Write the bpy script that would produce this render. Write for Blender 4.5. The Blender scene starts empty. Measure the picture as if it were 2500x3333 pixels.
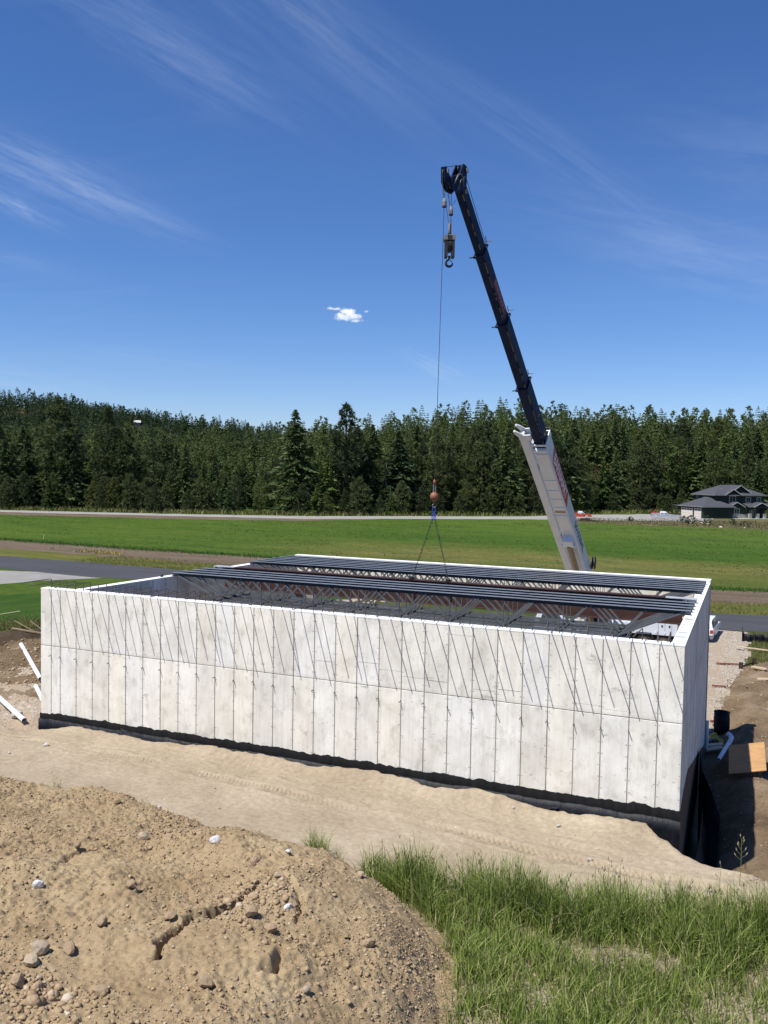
import bpy, bmesh, math, random
import numpy as np
from mathutils import Vector, Matrix

random.seed(7)
rng = np.random.default_rng(11)
SC = bpy.context.scene
COL = SC.collection

# ------------------------------------------------------------------ camera
CAM = np.array([22.4426, -22.4855, 10.987])
YAW, PITCH, ROLL = -0.4036, -0.0454, 0.0174
_f = np.array([math.sin(YAW)*math.cos(PITCH), math.cos(YAW)*math.cos(PITCH), math.sin(PITCH)])
_r0 = np.array([math.cos(YAW), -math.sin(YAW), 0.0])
_u0 = np.cross(_r0, _f)
_r = _r0*math.cos(ROLL) + _u0*math.sin(ROLL)
_u = -_r0*math.sin(ROLL) + _u0*math.cos(ROLL)
cd = bpy.data.cameras.new('camera')
cam = bpy.data.objects.new('camera', cd)
COL.objects.link(cam)
cam.matrix_world = Matrix(((_r[0], _u[0], -_f[0], CAM[0]), (_r[1], _u[1], -_f[1], CAM[1]),
                           (_r[2], _u[2], -_f[2], CAM[2]), (0, 0, 0, 1)))
cd.sensor_fit = 'VERTICAL'
cd.sensor_height = 24.0
cd.lens = 24.0*2793.4/3333.0
cd.clip_start = 0.1
cd.clip_end = 6000
SC.camera = cam

# ------------------------------------------------------------------ light, sky, exposure
SUN_DIR = Vector((0.29, 0.475, -1.0)).normalized()
SUN_EL = math.asin(-SUN_DIR.z)
SUN_AZ = math.atan2(-SUN_DIR.x, -SUN_DIR.y)
sl = bpy.data.lights.new('sun', 'SUN')
sl.energy = 5.0
sl.angle = math.radians(0.5)
sl.color = (1.0, 0.97, 0.915)
so = bpy.data.objects.new('sun', sl)
COL.objects.link(so)
so.rotation_euler = SUN_DIR.to_track_quat('-Z', 'Y').to_euler()

W = bpy.data.worlds.new('World')
SC.world = W
W.use_nodes = True

class NT:
    """small helper to wire shader nodes"""
    def __init__(self, tree):
        self.t = tree
        self.n = tree.nodes
        self.l = tree.links
    def node(self, typ, **kw):
        nd = self.n.new(typ)
        for k, v in kw.items():
            setattr(nd, k, v)
        return nd
    def put(self, sock, v):
        if isinstance(v, bpy.types.NodeSocket):
            self.l.new(v, sock)
        elif v is not None:
            if hasattr(sock.default_value, '__len__') and not isinstance(v, (int, float)):
                v = tuple(v)
                if len(sock.default_value) == 4 and len(v) == 3:
                    v = v + (1.0,)
            sock.default_value = v
    def coord(self, which='Object'):
        return self.node('ShaderNodeTexCoord').outputs[which]
    def pos(self):
        return self.node('ShaderNodeNewGeometry').outputs['Position']
    def mapping(self, vec, scale=(1, 1, 1), rot=(0, 0, 0), loc=(0, 0, 0)):
        m = self.node('ShaderNodeMapping')
        self.put(m.inputs['Vector'], vec)
        m.inputs['Scale'].default_value = scale
        m.inputs['Rotation'].default_value = rot
        m.inputs['Location'].default_value = loc
        return m.outputs[0]
    def noise(self, vec, scale=5.0, detail=3.0, rough=0.55, dist=0.0, out='Fac'):
        nd = self.node('ShaderNodeTexNoise')
        self.put(nd.inputs['Vector'], vec)
        nd.inputs['Scale'].default_value = scale
        nd.inputs['Detail'].default_value = detail
        nd.inputs['Roughness'].default_value = rough
        nd.inputs['Distortion'].default_value = dist
        return nd.outputs[out]
    def voronoi(self, vec, scale=5.0, out='Distance', feature='F1', rnd=1.0):
        nd = self.node('ShaderNodeTexVoronoi', feature=feature)
        self.put(nd.inputs['Vector'], vec)
        nd.inputs['Scale'].default_value = scale
        nd.inputs['Randomness'].default_value = rnd
        return nd.outputs[out]
    def math(self, op, a, b=None, c=None, clamp=False):
        nd = self.node('ShaderNodeMath', operation=op, use_clamp=clamp)
        self.put(nd.inputs[0], a)
        if b is not None:
            self.put(nd.inputs[1], b)
        if c is not None:
            self.put(nd.inputs[2], c)
        return nd.outputs[0]
    def step(self, v, a, b, smooth=True):
        nd = self.node('ShaderNodeMapRange', interpolation_type='SMOOTHSTEP' if smooth else 'LINEAR')
        nd.clamp = True if not smooth else nd.clamp
        self.put(nd.inputs['Value'], v)
        nd.inputs['From Min'].default_value = a
        nd.inputs['From Max'].default_value = b
        return nd.outputs['Result']
    def ramp(self, fac, stops):
        nd = self.node('ShaderNodeValToRGB')
        self.put(nd.inputs[0], fac)
        el = nd.color_ramp.elements
        while len(el) < len(stops):
            el.new(0.5)
        for e, (p, c) in zip(el, stops):
            e.position = p
            e.color = tuple(c) + (1.0,) if len(c) == 3 else c
        return nd.outputs[0]
    def mix(self, fac, a, b, blend='MIX'):
        nd = self.node('ShaderNodeMix', data_type='RGBA', blend_type=blend)
        self.put(nd.inputs[0], fac)
        self.put(nd.inputs[6], a)
        self.put(nd.inputs[7], b)
        return nd.outputs[2]
    def sep(self, vec):
        nd = self.node('ShaderNodeSeparateXYZ')
        self.put(nd.inputs[0], vec)
        return nd.outputs
    def comb(self, x=0, y=0, z=0):
        nd = self.node('ShaderNodeCombineXYZ')
        for i, v in enumerate((x, y, z)):
            self.put(nd.inputs[i], v)
        return nd.outputs[0]
    def vmath(self, op, a, b=None, out=0):
        nd = self.node('ShaderNodeVectorMath', operation=op)
        self.put(nd.inputs[0], a)
        if b is not None:
            self.put(nd.inputs[1], b)
        return nd.outputs[out]
    def bump(self, h, strength=0.5, dist=0.05):
        nd = self.node('ShaderNodeBump')
        self.put(nd.inputs['Height'], h)
        nd.inputs['Strength'].default_value = strength
        nd.inputs['Distance'].default_value = dist
        return nd.outputs[0]
    def rand(self):
        return self.node('ShaderNodeObjectInfo').outputs['Random']
    def island(self):
        return self.node('ShaderNodeNewGeometry').outputs['Random Per Island']

def material(name, color=(0.5, 0.5, 0.5), rough=0.7, metal=0.0, fn=None, spec=0.35):
    m = bpy.data.materials.new(name)
    m.use_nodes = True
    nt = NT(m.node_tree)
    b = nt.n['Principled BSDF']
    b.inputs['Base Color'].default_value = tuple(color) + (1,)
    b.inputs['Roughness'].default_value = rough
    b.inputs['Metallic'].default_value = metal
    b.inputs['Specular IOR Level'].default_value = spec
    if fn:
        r = fn(nt, b) or {}
        for k, v in r.items():
            nt.put(b.inputs[k], v)
    return m

def mottled(name, c1, c2, scale=3.0, rough=0.7, bump=0.0, bscale=None, metal=0.0, spec=0.35, detail=4):
    def fn(nt, b):
        p = nt.coord('Object')
        f = nt.noise(p, scale, detail, 0.6)
        o = {'Base Color': nt.ramp(f, [(0.3, c1), (0.7, c2)])}
        if bump:
            o['Normal'] = nt.bump(nt.noise(p, bscale or scale*4, 4, 0.65), 0.6, bump)
        return o
    return material(name, c1, rough, metal, fn, spec)

# world: physical sky with thin cirrus streaks high above
wt = NT(W.node_tree)
bg = wt.n['Background']
sky = wt.node('ShaderNodeTexSky', sky_type='NISHITA')
sky.sun_disc = False
sky.sun_elevation = SUN_EL
sky.sun_rotation = SUN_AZ
sky.altitude = 700
sky.air_density = 1.0
sky.dust_density = 0.25
sky.ozone_density = 3.2
gdir = wt.coord('Generated')
xyz = wt.sep(gdir)
zc = wt.math('MAXIMUM', xyz[2], 0.04)
px = wt.math('DIVIDE', xyz[0], zc)
py = wt.math('DIVIDE', xyz[1], zc)
plane = wt.comb(px, py, 0)                       # cloud-deck coordinates
warp = wt.noise(plane, 0.7, 3, 0.5, out='Color')
plane_w = wt.vmath('ADD', plane, wt.vmath('MULTIPLY', warp, (0.55, 0.55, 0)))
fib = wt.noise(wt.mapping(plane_w, (0.5, 3.2, 1), (0, 0, math.radians(-8))), 1.6, 8, 0.62, 0.4)
broad = wt.noise(wt.mapping(plane, (0.55, 0.9, 1), (0, 0, math.radians(20)), (1.7, 0.4, 0)), 0.8, 3, 0.5)
cir = wt.math('MULTIPLY', wt.step(fib, 0.42, 0.80), wt.step(broad, 0.46, 0.70))
cir = wt.math('MULTIPLY', cir, 0.04)
def patch(az, el, wa, we, tilt, s):
    """a cirrus patch around a sky direction (degrees)"""
    a, e = math.radians(az), math.radians(el)
    d = Vector((math.sin(a)*math.cos(e), math.cos(a)*math.cos(e), math.sin(e)))
    r = Vector((math.cos(a), -math.sin(a), 0))
    u = r.cross(d)
    t = math.radians(tilt)
    r2, u2 = r*math.cos(t) + u*math.sin(t), -r*math.sin(t) + u*math.cos(t)
    dx = wt.vmath('DOT_PRODUCT', gdir, tuple(r2/math.radians(wa)), out=1)
    dy = wt.vmath('DOT_PRODUCT', gdir, tuple(u2/math.radians(we)), out=1)
    fr = wt.vmath('DOT_PRODUCT', gdir, tuple(d), out=1)
    q = wt.math('ADD', wt.math('MULTIPLY', dx, dx), wt.math('MULTIPLY', dy, dy))
    g = wt.math('POWER', 2.718, wt.math('MULTIPLY', q, -1.0))
    g = wt.math('MULTIPLY', g, wt.math('GREATER_THAN', fr, 0.2))
    loc = wt.comb(wt.math('MULTIPLY', dx, 0.55), wt.math('MULTIPLY', dy, 1.0), az*0.37)
    tex = wt.noise(wt.vmath('ADD', loc, wt.vmath('MULTIPLY', wt.noise(loc, 1.3, 3, out='Color'), (0.5, 0.5, 0))), 2.2, 7, 0.62)
    return wt.math('MULTIPLY', wt.math('MULTIPLY', g, wt.step(tex, 0.25, 0.85)), s*0.46)
tot = cir
for args in [(-44.2, 17.3, 5.4, 1.35, -17, 0.62), (-40.0, 16.0, 4.2, 0.7, -17, 0.30), (-46.4, 15.4, 2.2, 0.55, -22, 0.55), (-46.2, 12.3, 3.5, 0.7, -8, 0.16),
             (-37.5, 25.0, 7.5, 1.8, -22, 0.34), (-29.0, 27.0, 9.0, 2.3, -30, 0.26), (-31.0, 29.5, 7.0, 1.6, -34, 0.20),
             (-6.0, 15.0, 11.0, 1.5, -17, 0.22), (-2.5, 13.0, 7.0, 2.2, -12, 0.26), (-13.0, 20.5, 9.0, 1.2, -34, 0.20),
             (-19.9, 6.95, 1.9, 0.5, -24, 0.55), (-39.0, 7.0, 6.0, 0.6, -3, 0.16), (-48.0, 5.5, 6.0, 0.9, -4, 0.30),
             (0.5, 19.0, 8.0, 3.0, -10, 0.18)]:
    tot = wt.math('ADD', tot, patch(*args))
tot = wt.math('MINIMUM', tot, 0.85)
hsv = wt.node('ShaderNodeHueSaturation')
hsv.inputs['Saturation'].default_value = 1.19
hsv.inputs['Hue'].default_value = 0.5
wt.put(hsv.inputs['Color'], sky.outputs[0])
tint = wt.mix(1.0, hsv.outputs[0], (0.90, 0.955, 1.20), 'MULTIPLY')
skyc = wt.mix(tot, tint, (7.0, 7.9, 9.6))
# one small fair-weather cumulus low over the trees
def puff(az, el, wa, we):
    a, e = math.radians(az), math.radians(el)
    d = Vector((math.sin(a)*math.cos(e), math.cos(a)*math.cos(e), math.sin(e)))
    r = Vector((math.cos(a), -math.sin(a), 0))
    u = r.cross(d)
    dx = wt.math('SUBTRACT', wt.vmath('DOT_PRODUCT', gdir, tuple(r/math.radians(wa)), out=1), r.dot(d)/math.radians(wa))
    dy = wt.math('SUBTRACT', wt.vmath('DOT_PRODUCT', gdir, tuple(u/math.radians(we)), out=1), u.dot(d)/math.radians(we))
    q = wt.math('ADD', wt.math('MULTIPLY', dx, dx), wt.math('MULTIPLY', dy, dy))
    return wt.math('POWER', 2.718, wt.math('MULTIPLY', q, -1.0))
dense = None
for az, el, wa, we, s in ((-25.95, 10.16, 0.66, 0.26, 1.15), (-25.72, 10.44, 0.46, 0.28, 1.15), (-25.35, 10.18, 0.55, 0.22, 1.0), (-26.75, 10.66, 0.66, 0.13, 0.62), (-24.55, 10.55, 0.30, 0.11, 0.58), (-25.15, 9.93, 0.62, 0.12, 0.70)):
    g_ = wt.math('MULTIPLY', puff(az, el, wa, we), s)
    dense = g_ if dense is None else wt.math('MAXIMUM', dense, g_)
ragged = wt.noise(gdir, 150.0, 9, 0.66)
dens2 = wt.math('ADD', wt.math('MULTIPLY', dense, 1.1), wt.math('MULTIPLY', wt.math('MULTIPLY', wt.math('SUBTRACT', ragged, 0.5), 2.4), wt.math('MINIMUM', wt.math('MULTIPLY', dense, 2.5), 1.0)))
cl_a = wt.math('MULTIPLY', wt.step(dens2, 0.22, 1.15), 0.95)
cl_c = wt.mix(wt.step(wt.math('ADD', ragged, wt.math('MULTIPLY', wt.math('SUBTRACT', xyz[2], 0.1785), 60.0)), 0.2, 0.75), (7.4, 8.2, 9.8), (9.9, 10.1, 10.4))
skyc = wt.mix(cl_a, skyc, cl_c)
wt.put(bg.inputs['Color'], skyc)
bg.inputs['Strength'].default_value = 0.085

SC.view_settings.view_transform = 'Standard'
SC.view_settings.look = 'None'
SC.view_settings.exposure = 0.35
SC.view_settings.gamma = 1.0
SC.view_settings.use_curve_mapping = False
SC.cycles.max_bounces = 6
SC.cycles.diffuse_bounces = 3
SC.cycles.glossy_bounces = 3
SC.cycles.transmission_bounces = 4
SC.cycles.transparent_max_bounces = 8
SC.cycles.caustics_reflective = False
SC.cycles.caustics_refractive = False

# ------------------------------------------------------------------ object helpers
def tag(o, label=None, cat=None, group=None, kind=None):
    for k, v in (('label', label), ('category', cat), ('group', group), ('kind', kind)):
        if v:
            o[k] = v
    return o

def empty(name, loc=(0, 0, 0), rz=0.0, label=None, cat=None, group=None):
    o = bpy.data.objects.new(name, None)
    o.empty_display_size = 0.3
    COL.objects.link(o)
    o.location = loc
    o.rotation_euler = (0, 0, rz)
    return tag(o, label, cat, group)

def base_matrix(o):
    m = Matrix.LocRotScale(o.location, o.rotation_euler, o.scale)
    if o.parent:
        return base_matrix(o.parent) @ o.matrix_parent_inverse @ m
    return m

def link(name, me, parent=None, local=False, mats=None):
    """link a mesh; unless local, its coordinates are world coordinates"""
    o = bpy.data.objects.new(name, me)
    COL.objects.link(o)
    if parent is not None:
        o.parent = parent
        if not local:
            o.matrix_parent_inverse = base_matrix(parent).inverted()
    return o

def copy_tree(o, parent=None):
    c = o.copy()
    COL.objects.link(c)
    c.parent = parent
    if parent is not None:
        c.matrix_parent_inverse = o.matrix_parent_inverse.copy()
    for ch in list(o.children):
        copy_tree(ch, c)
    return c

def mesh_np(name, V, F, mats, smooth=False, mi=None):
    """fast mesh from numpy arrays; F is (n,3) or (n,4)"""
    V = np.asarray(V, np.float32)
    F = np.asarray(F, np.int32)
    me = bpy.data.meshes.new(name)
    k = F.shape[1]
    me.vertices.add(len(V))
    me.vertices.foreach_set('co', V.ravel())
    me.loops.add(F.size)
    me.loops.foreach_set('vertex_index', F.ravel())
    me.polygons.add(len(F))
    me.polygons.foreach_set('loop_start', np.arange(0, F.size, k, dtype=np.int32))
    me.polygons.foreach_set('loop_total', np.full(len(F), k, np.int32))
    for m in (mats if isinstance(mats, (list, tuple)) else [mats]):
        me.materials.append(m)
    if mi is not None:
        me.polygons.foreach_set('material_index', np.asarray(mi, np.int32))
    if smooth:
        me.polygons.foreach_set('use_smooth', np.ones(len(F), bool))
    me.update(calc_edges=True)
    me.validate()
    return me

class MB:
    """collects boxes, bars, tubes and prisms into one mesh"""
    def __init__(self):
        self.v, self.f, self.m, self.s = [], [], [], []
        self.mi = 0
        self.sm = False
    def add(self, vs, fs):
        o = len(self.v)
        self.v += [tuple(p) for p in vs]
        for f in fs:
            self.f.append(tuple(i + o for i in f))
            self.m.append(self.mi)
            self.s.append(self.sm)
        return self
    def box(self, x0, x1, y0, y1, z0, z1):
        return self.add([(x0, y0, z0), (x1, y0, z0), (x1, y1, z0), (x0, y1, z0), (x0, y0, z1), (x1, y0, z1), (x1, y1, z1), (x0, y1, z1)],
                        [(3, 2, 1, 0), (4, 5, 6, 7), (0, 1, 5, 4), (1, 2, 6, 5), (2, 3, 7, 6), (3, 0, 4, 7)])
    def obox(self, c, ax, ay, az):
        """box from its centre and three half-axis vectors"""
        c, ax, ay, az = (Vector(q) for q in (c, ax, ay, az))
        vs = [c + sx*ax + sy*ay + sz*az for sz in (-1, 1) for sx, sy in ((-1, -1), (1, -1), (1, 1), (-1, 1))]
        return self.add(vs, [(3, 2, 1, 0), (4, 5, 6, 7), (0, 1, 5, 4), (1, 2, 6, 5), (2, 3, 7, 6), (3, 0, 4, 7)])
    def bar(self, p0, p1, w, h, up=(0, 0, 1)):
        p0, p1 = Vector(p0), Vector(p1)
        d = (p1 - p0)
        L = d.length
        d.normalize()
        s = d.cross(Vector(up))
        if s.length < 1e-4:
            s = d.cross(Vector((1, 0, 0)))
        s.normalize()
        u = s.cross(d)
        return self.obox((p0 + p1)/2, d*L/2, s*w/2, u*h/2)
    def tube(self, pts, r, n=8, caps=True, close=False):
        pts = [Vector(p) for p in pts]
        rs = r if isinstance(r, (list, tuple)) else [r]*len(pts)
        o = len(self.v)
        m = len(pts)
        ref = None
        for i, p in enumerate(pts):
            if close:
                t = pts[(i + 1) % m] - pts[i - 1]
            else:
                t = pts[min(i + 1, m - 1)] - pts[max(i - 1, 0)]
            t.normalize()
            if ref is None:
                ref = t.orthogonal().normalized()
            a = (ref - t*ref.dot(t)).normalized()
            ref = a
            b = t.cross(a)
            for k in range(n):
                th = 2*math.pi*k/n
                self.v.append(tuple(p + (a*math.cos(th) + b*math.sin(th))*rs[i]))
        fs = []
        for i in range(m if close else m - 1):
            j = (i + 1) % m
            for k in range(n):
                k2 = (k + 1) % n
                fs.append((o + i*n + k, o + i*n + k2, o + j*n + k2, o + j*n + k))
        if caps and not close:
            fs.append(tuple(o + k for k in range(n))[::-1])
            fs.append(tuple(o + (m - 1)*n + k for k in range(n)))
        for f in fs:
            self.f.append(f)
            self.m.append(self.mi)
            self.s.append(self.sm and len(f) == 4)
        return self
    def cyl(self, p0, p1, r, n=16):
        return self.tube([p0, p1], r, n)
    def lathe(self, prof, c=(0, 0, 0), n=20, axis='Z'):
        o = len(self.v)
        for (r, h) in prof:
            for k in range(n):
                th = 2*math.pi*k/n
                a, b = r*math.cos(th), r*math.sin(th)
                q = {'Z': (a, b, h), 'Y': (a, h, b), 'X': (h, a, b)}[axis]
                self.v.append((c[0] + q[0], c[1] + q[1], c[2] + q[2]))
        for i in range(len(prof) - 1):
            for k in range(n):
                k2 = (k + 1) % n
                f = (o + i*n + k, o + i*n + k2, o + (i + 1)*n + k2, o + (i + 1)*n + k)
                self.f.append(f)
                self.m.append(self.mi)
                self.s.append(self.sm)
        return self
    def prism(self, poly, vec):
        """polygon (list of 3D points) extruded along vec"""
        n = len(poly)
        vec = Vector(vec)
        vs = [Vector(p) for p in poly] + [Vector(p) + vec for p in poly]
        fs = [tuple(range(n))[::-1], tuple(range(n, 2*n))]
        fs += [(i, (i + 1) % n, n + (i + 1) % n, n + i) for i in range(n)]
        return self.add(vs, fs)
    def mesh(self, name, mats):
        me = bpy.data.meshes.new(name)
        me.from_pydata(self.v, [], self.f)
        for m in (mats if isinstance(mats, (list, tuple)) else [mats]):
            me.materials.append(m)
        me.polygons.foreach_set('material_index', self.m)
        me.polygons.foreach_set('use_smooth', self.s)
        bm = bmesh.new()
        bm.from_mesh(me)
        bmesh.ops.recalc_face_normals(bm, faces=bm.faces)
        bm.to_mesh(me)
        bm.free()
        me.update()
        return me
    def build(self, name, mats, parent=None, local=False):
        return link(name, self.mesh(name, mats), parent, local)

# ------------------------------------------------------------------ numpy noise
_perm = np.random.default_rng(3).random((256, 256)).astype(np.float32)
def vnoise(x, y, seed=0):
    x = np.asarray(x, float) + seed*17.13
    y = np.asarray(y, float) + seed*5.71
    xi, yi = np.floor(x).astype(int), np.floor(y).astype(int)
    fx, fy = x - xi, y - yi
    fx, fy = fx*fx*(3 - 2*fx), fy*fy*(3 - 2*fy)
    a = _perm[xi & 255, yi & 255]
    b = _perm[(xi + 1) & 255, yi & 255]
    c = _perm[xi & 255, (yi + 1) & 255]
    d = _perm[(xi + 1) & 255, (yi + 1) & 255]
    return (a*(1 - fx) + b*fx)*(1 - fy) + (c*(1 - fx) + d*fx)*fy - 0.5
def fbm(x, y, scale, octs=4, gain=0.5, seed=0):
    s, a, f = 0.0, 1.0, scale
    for k in range(octs):
        s = s + a*vnoise(x*f, y*f, seed + k*3)
        a *= gain
        f *= 2.03
    return s
def sstep(v, a, b):
    t = np.clip((np.asarray(v, float) - a)/(b - a), 0, 1)
    return t*t*(3 - 2*t)
def grid_mesh(name, xs, ys, zf, mats, smooth=True, mif=None):
    X, Y = np.meshgrid(xs, ys, indexing='ij')
    Z = zf(X, Y)
    nx, ny = len(xs), len(ys)
    V = np.stack([X, Y, Z], -1).reshape(-1, 3)
    i, j = np.meshgrid(np.arange(nx - 1), np.arange(ny - 1), indexing='ij')
    a = (i*ny + j).ravel()
    F = np.stack([a, a + ny, a + ny + 1, a + 1], -1)
    mi = None
    if mif is not None:
        c = V[F].mean(1)
        mi = mif(c[:, 0], c[:, 1])
    return mesh_np(name, V, F, mats, smooth, mi)
# ------------------------------------------------------------------ dimensions of the building (metres)
H = 6.82            # wall top
L = 21.061          # front wall length
WB = 14.24          # depth
H1 = 1.986          # upper lift
S0 = 0.868          # first full-width panel
def lwx(y):         # outer face of the left wall
    return 1.2 + 0.052*y

# ------------------------------------------------------------------ ground materials
def grass_field(nt, b):
    p = nt.pos()
    s = nt.sep(p)
    yy = nt.math('ADD', s[1], nt.math('MULTIPLY', nt.math('SUBTRACT', nt.noise(nt.mapping(p, (0.03, 0.08, 1)), 1.0, 4), 0.5), 26.0))
    yb = nt.math('ADD', yy, nt.math('MULTIPLY', s[0], 0.02))
    band = nt.ramp(nt.math('DIVIDE', yb, 200.0), [
        (0.00, (0.059, 0.091, 0.014)), (0.30, (0.057, 0.091, 0.014)), (0.365, (0.044, 0.082, 0.012)), (0.39, (0.084, 0.097, 0.022)), (0.44, (0.112, 0.112, 0.032)),
        (0.475, (0.076, 0.096, 0.019)), (0.51, (0.038, 0.080, 0.009)), (0.60, (0.052, 0.093, 0.012)), (0.72, (0.063, 0.105, 0.014)), (0.95, (0.070, 0.103, 0.019))])
    # the far left keeps its green
    lush = nt.mix(nt.noise(nt.mapping(p, (0.02, 0.07, 1)), 1.0, 4), (0.038, 0.078, 0.008), (0.067, 0.105, 0.013))
    left = nt.step(s[0], -52.0, -18.0)
    c = nt.mix(left, lush, band)
    pat = nt.noise(nt.mapping(p, (0.10, 0.30, 1)), 1.0, 7, 0.72)
    c = nt.mix(0.85, c, nt.ramp(pat, [(0.30, (0.62, 0.72, 0.62)), (0.5, (1.0, 1.0, 1.0)), (0.70, (1.5, 1.2, 1.35))]), 'MULTIPLY')
    fine = nt.noise(p, 1.6, 8, 0.7)
    c = nt.mix(0.8, c, nt.ramp(fine, [(0.28, (0.55, 0.55, 0.55)), (0.72, (1.5, 1.5, 1.4))]), 'MULTIPLY')
    dry = nt.step(nt.noise(nt.mapping(p, (0.25, 0.6, 1)), 0.55, 6, 0.7), 0.58, 0.78)
    c = nt.mix(nt.math('MULTIPLY', dry, 0.45), c, (0.162, 0.171, 0.043))
    wh = nt.step(nt.voronoi(p, 0.55), 0.0, 0.10)
    wn = nt.step(nt.noise(p, 0.11, 2), 0.52, 0.60)
    return {'Base Color': c, 'Normal': nt.bump(nt.noise(p, 5, 6, 0.75), 0.9, 0.12)}
def dirt_fn(c1, c2, c3, s=1.0, bump=0.06, peb=True):
    def fn(nt, b):
        p = nt.pos()
        f = nt.noise(p, 0.55*s, 5, 0.6)
        c = nt.ramp(f, [(0.30, c1), (0.52, c2), (0.72, c3)])
        g = nt.noise(p, 9*s, 6, 0.72)
        c = nt.mix(0.75, c, nt.ramp(g, [(0.3, (0.72, 0.70, 0.68)), (0.7, (1.25, 1.25, 1.25))]), 'MULTIPLY')
        if peb:
            v = nt.voronoi(p, 11*s, 'Color')
            k = nt.step(nt.sep(v)[0], 0.955, 0.985)
            near = nt.step(nt.voronoi(p, 11*s), 0.25, 0.15)
            c = nt.mix(nt.math('MULTIPLY', k, nt.math('MULTIPLY', near, 0.6)), c, (0.62, 0.58, 0.50))
        h = nt.math('ADD', nt.noise(p, 6*s, 8, 0.7), nt.math('MULTIPLY', nt.noise(p, 28*s, 4, 0.7), 0.35))
        return {'Base Color': c, 'Normal': nt.bump(h, 0.8, bump)}
    return fn
M_FIELD = material('field_grass', rough=0.95, fn=grass_field, spec=0.1)
M_LAWN = material('lawn_grass', rough=0.95, spec=0.1, fn=lambda nt, b: {
    'Base Color': nt.mix(0.8, nt.ramp(nt.noise(nt.mapping(nt.pos(), (1, 0.4, 1), (0, 0, 0.7)), 0.5, 5), [(0.3, (0.025, 0.062, 0.007)), (0.7, (0.045, 0.084, 0.011))]),
                         nt.ramp(nt.noise(nt.pos(), 7, 6, 0.7), [(0.3, (0.55, 0.55, 0.55)), (0.7, (1.4, 1.4, 1.3))]), 'MULTIPLY'),
    'Normal': nt.bump(nt.noise(nt.pos(), 14, 5, 0.75), 0.8, 0.06)})
M_PIT = material('pit_dirt', rough=0.97, spec=0.12, fn=dirt_fn((0.110, 0.074, 0.044), (0.194, 0.139, 0.086), (0.277, 0.211, 0.143), 0.9, 0.14))
M_SAND = material('pad_sand', rough=0.97, spec=0.12, fn=dirt_fn((0.279, 0.222, 0.152), (0.331, 0.269, 0.190), (0.367, 0.305, 0.222), 0.8, 0.025))
M_MOUND = material('mound_dirt', rough=0.97, spec=0.12, fn=dirt_fn((0.248, 0.178, 0.100), (0.309, 0.228, 0.133), (0.367, 0.286, 0.171), 1.3, 0.035))
def gravel_fn(nt, b):
    p = nt.pos()
    v = nt.voronoi(p, 7.0, 'Color')
    c = nt.ramp(nt.sep(v)[1], [(0.0, (0.270, 0.225, 0.165)), (0.6, (0.360, 0.300, 0.232)), (1.0, (0.465, 0.413, 0.345))])
    c = nt.mix(nt.step(nt.noise(p, 0.45, 4), 0.4, 0.65), c, (0.345, 0.266, 0.188))
    return {'Base Color': c, 'Normal': nt.bump(nt.math('ADD', nt.voronoi(p, 7.0), nt.noise(p, 14, 4)), 0.8, 0.06)}
M_GRAVEL = material('gravel_fill', rough=0.95, spec=0.12, fn=gravel_fn)
M_BANKGRASS = material('rough_grass', rough=0.95, spec=0.1, fn=lambda nt, b: {
    'Base Color': nt.ramp(nt.noise(nt.pos(), 0.9, 7, 0.7), [(0.30, (0.033, 0.055, 0.010)), (0.48, (0.068, 0.078, 0.023)), (0.62, (0.111, 0.101, 0.040)), (0.75, (0.163, 0.130, 0.078))]),
    'Normal': nt.bump(nt.noise(nt.pos(), 9, 6, 0.75), 0.9, 0.10)})
M_TOPSOIL = material('dark_topsoil', rough=0.97, spec=0.1, fn=dirt_fn((0.026, 0.019, 0.013), (0.056, 0.041, 0.027), (0.098, 0.071, 0.045), 1.0, 0.1, False))
M_FOREST = material('forest_floor', rough=0.97, spec=0.05, fn=lambda nt, b: {
    'Base Color': nt.ramp(nt.noise(nt.pos(), 0.02, 6, 0.65), [(0.35, (0.018, 0.028, 0.008)), (0.55, (0.034, 0.040, 0.013)), (0.70, (0.090, 0.065, 0.038))])})
def asphalt_fn(nt, b):
    p = nt.pos()
    c = nt.ramp(nt.noise(nt.mapping(p, (0.08, 0.5, 1)), 1.0, 6, 0.65), [(0.3, (0.043, 0.043, 0.045)), (0.7, (0.066, 0.066, 0.069))])
    c = nt.mix(0.6, c, nt.ramp(nt.noise(p, 25, 3, 0.7), [(0.3, (0.8, 0.8, 0.8)), (0.7, (1.25, 1.25, 1.25))]), 'MULTIPLY')
    crack = nt.step(nt.voronoi(nt.vmath('ADD', p, nt.vmath('MULTIPLY', nt.noise(p, 0.5, 3, out='Color'), (2, 2, 0))), 0.09, feature='DISTANCE_TO_EDGE'), 0.0, 0.006)
    return {'Base Color': c, 'Normal': nt.bump(nt.noise(p, 40, 3), 0.4, 0.02)}
M_ASPHALT = material('taxiway_asphalt', rough=0.85, fn=asphalt_fn, spec=0.3)
M_APRON = mottled('apron_concrete', (0.211, 0.198, 0.179), (0.269, 0.256, 0.234), 0.5, 0.9)
M_ROAD = mottled('far_road_gravel', (0.234, 0.222, 0.207), (0.312, 0.296, 0.273), 0.25, 0.95)
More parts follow.
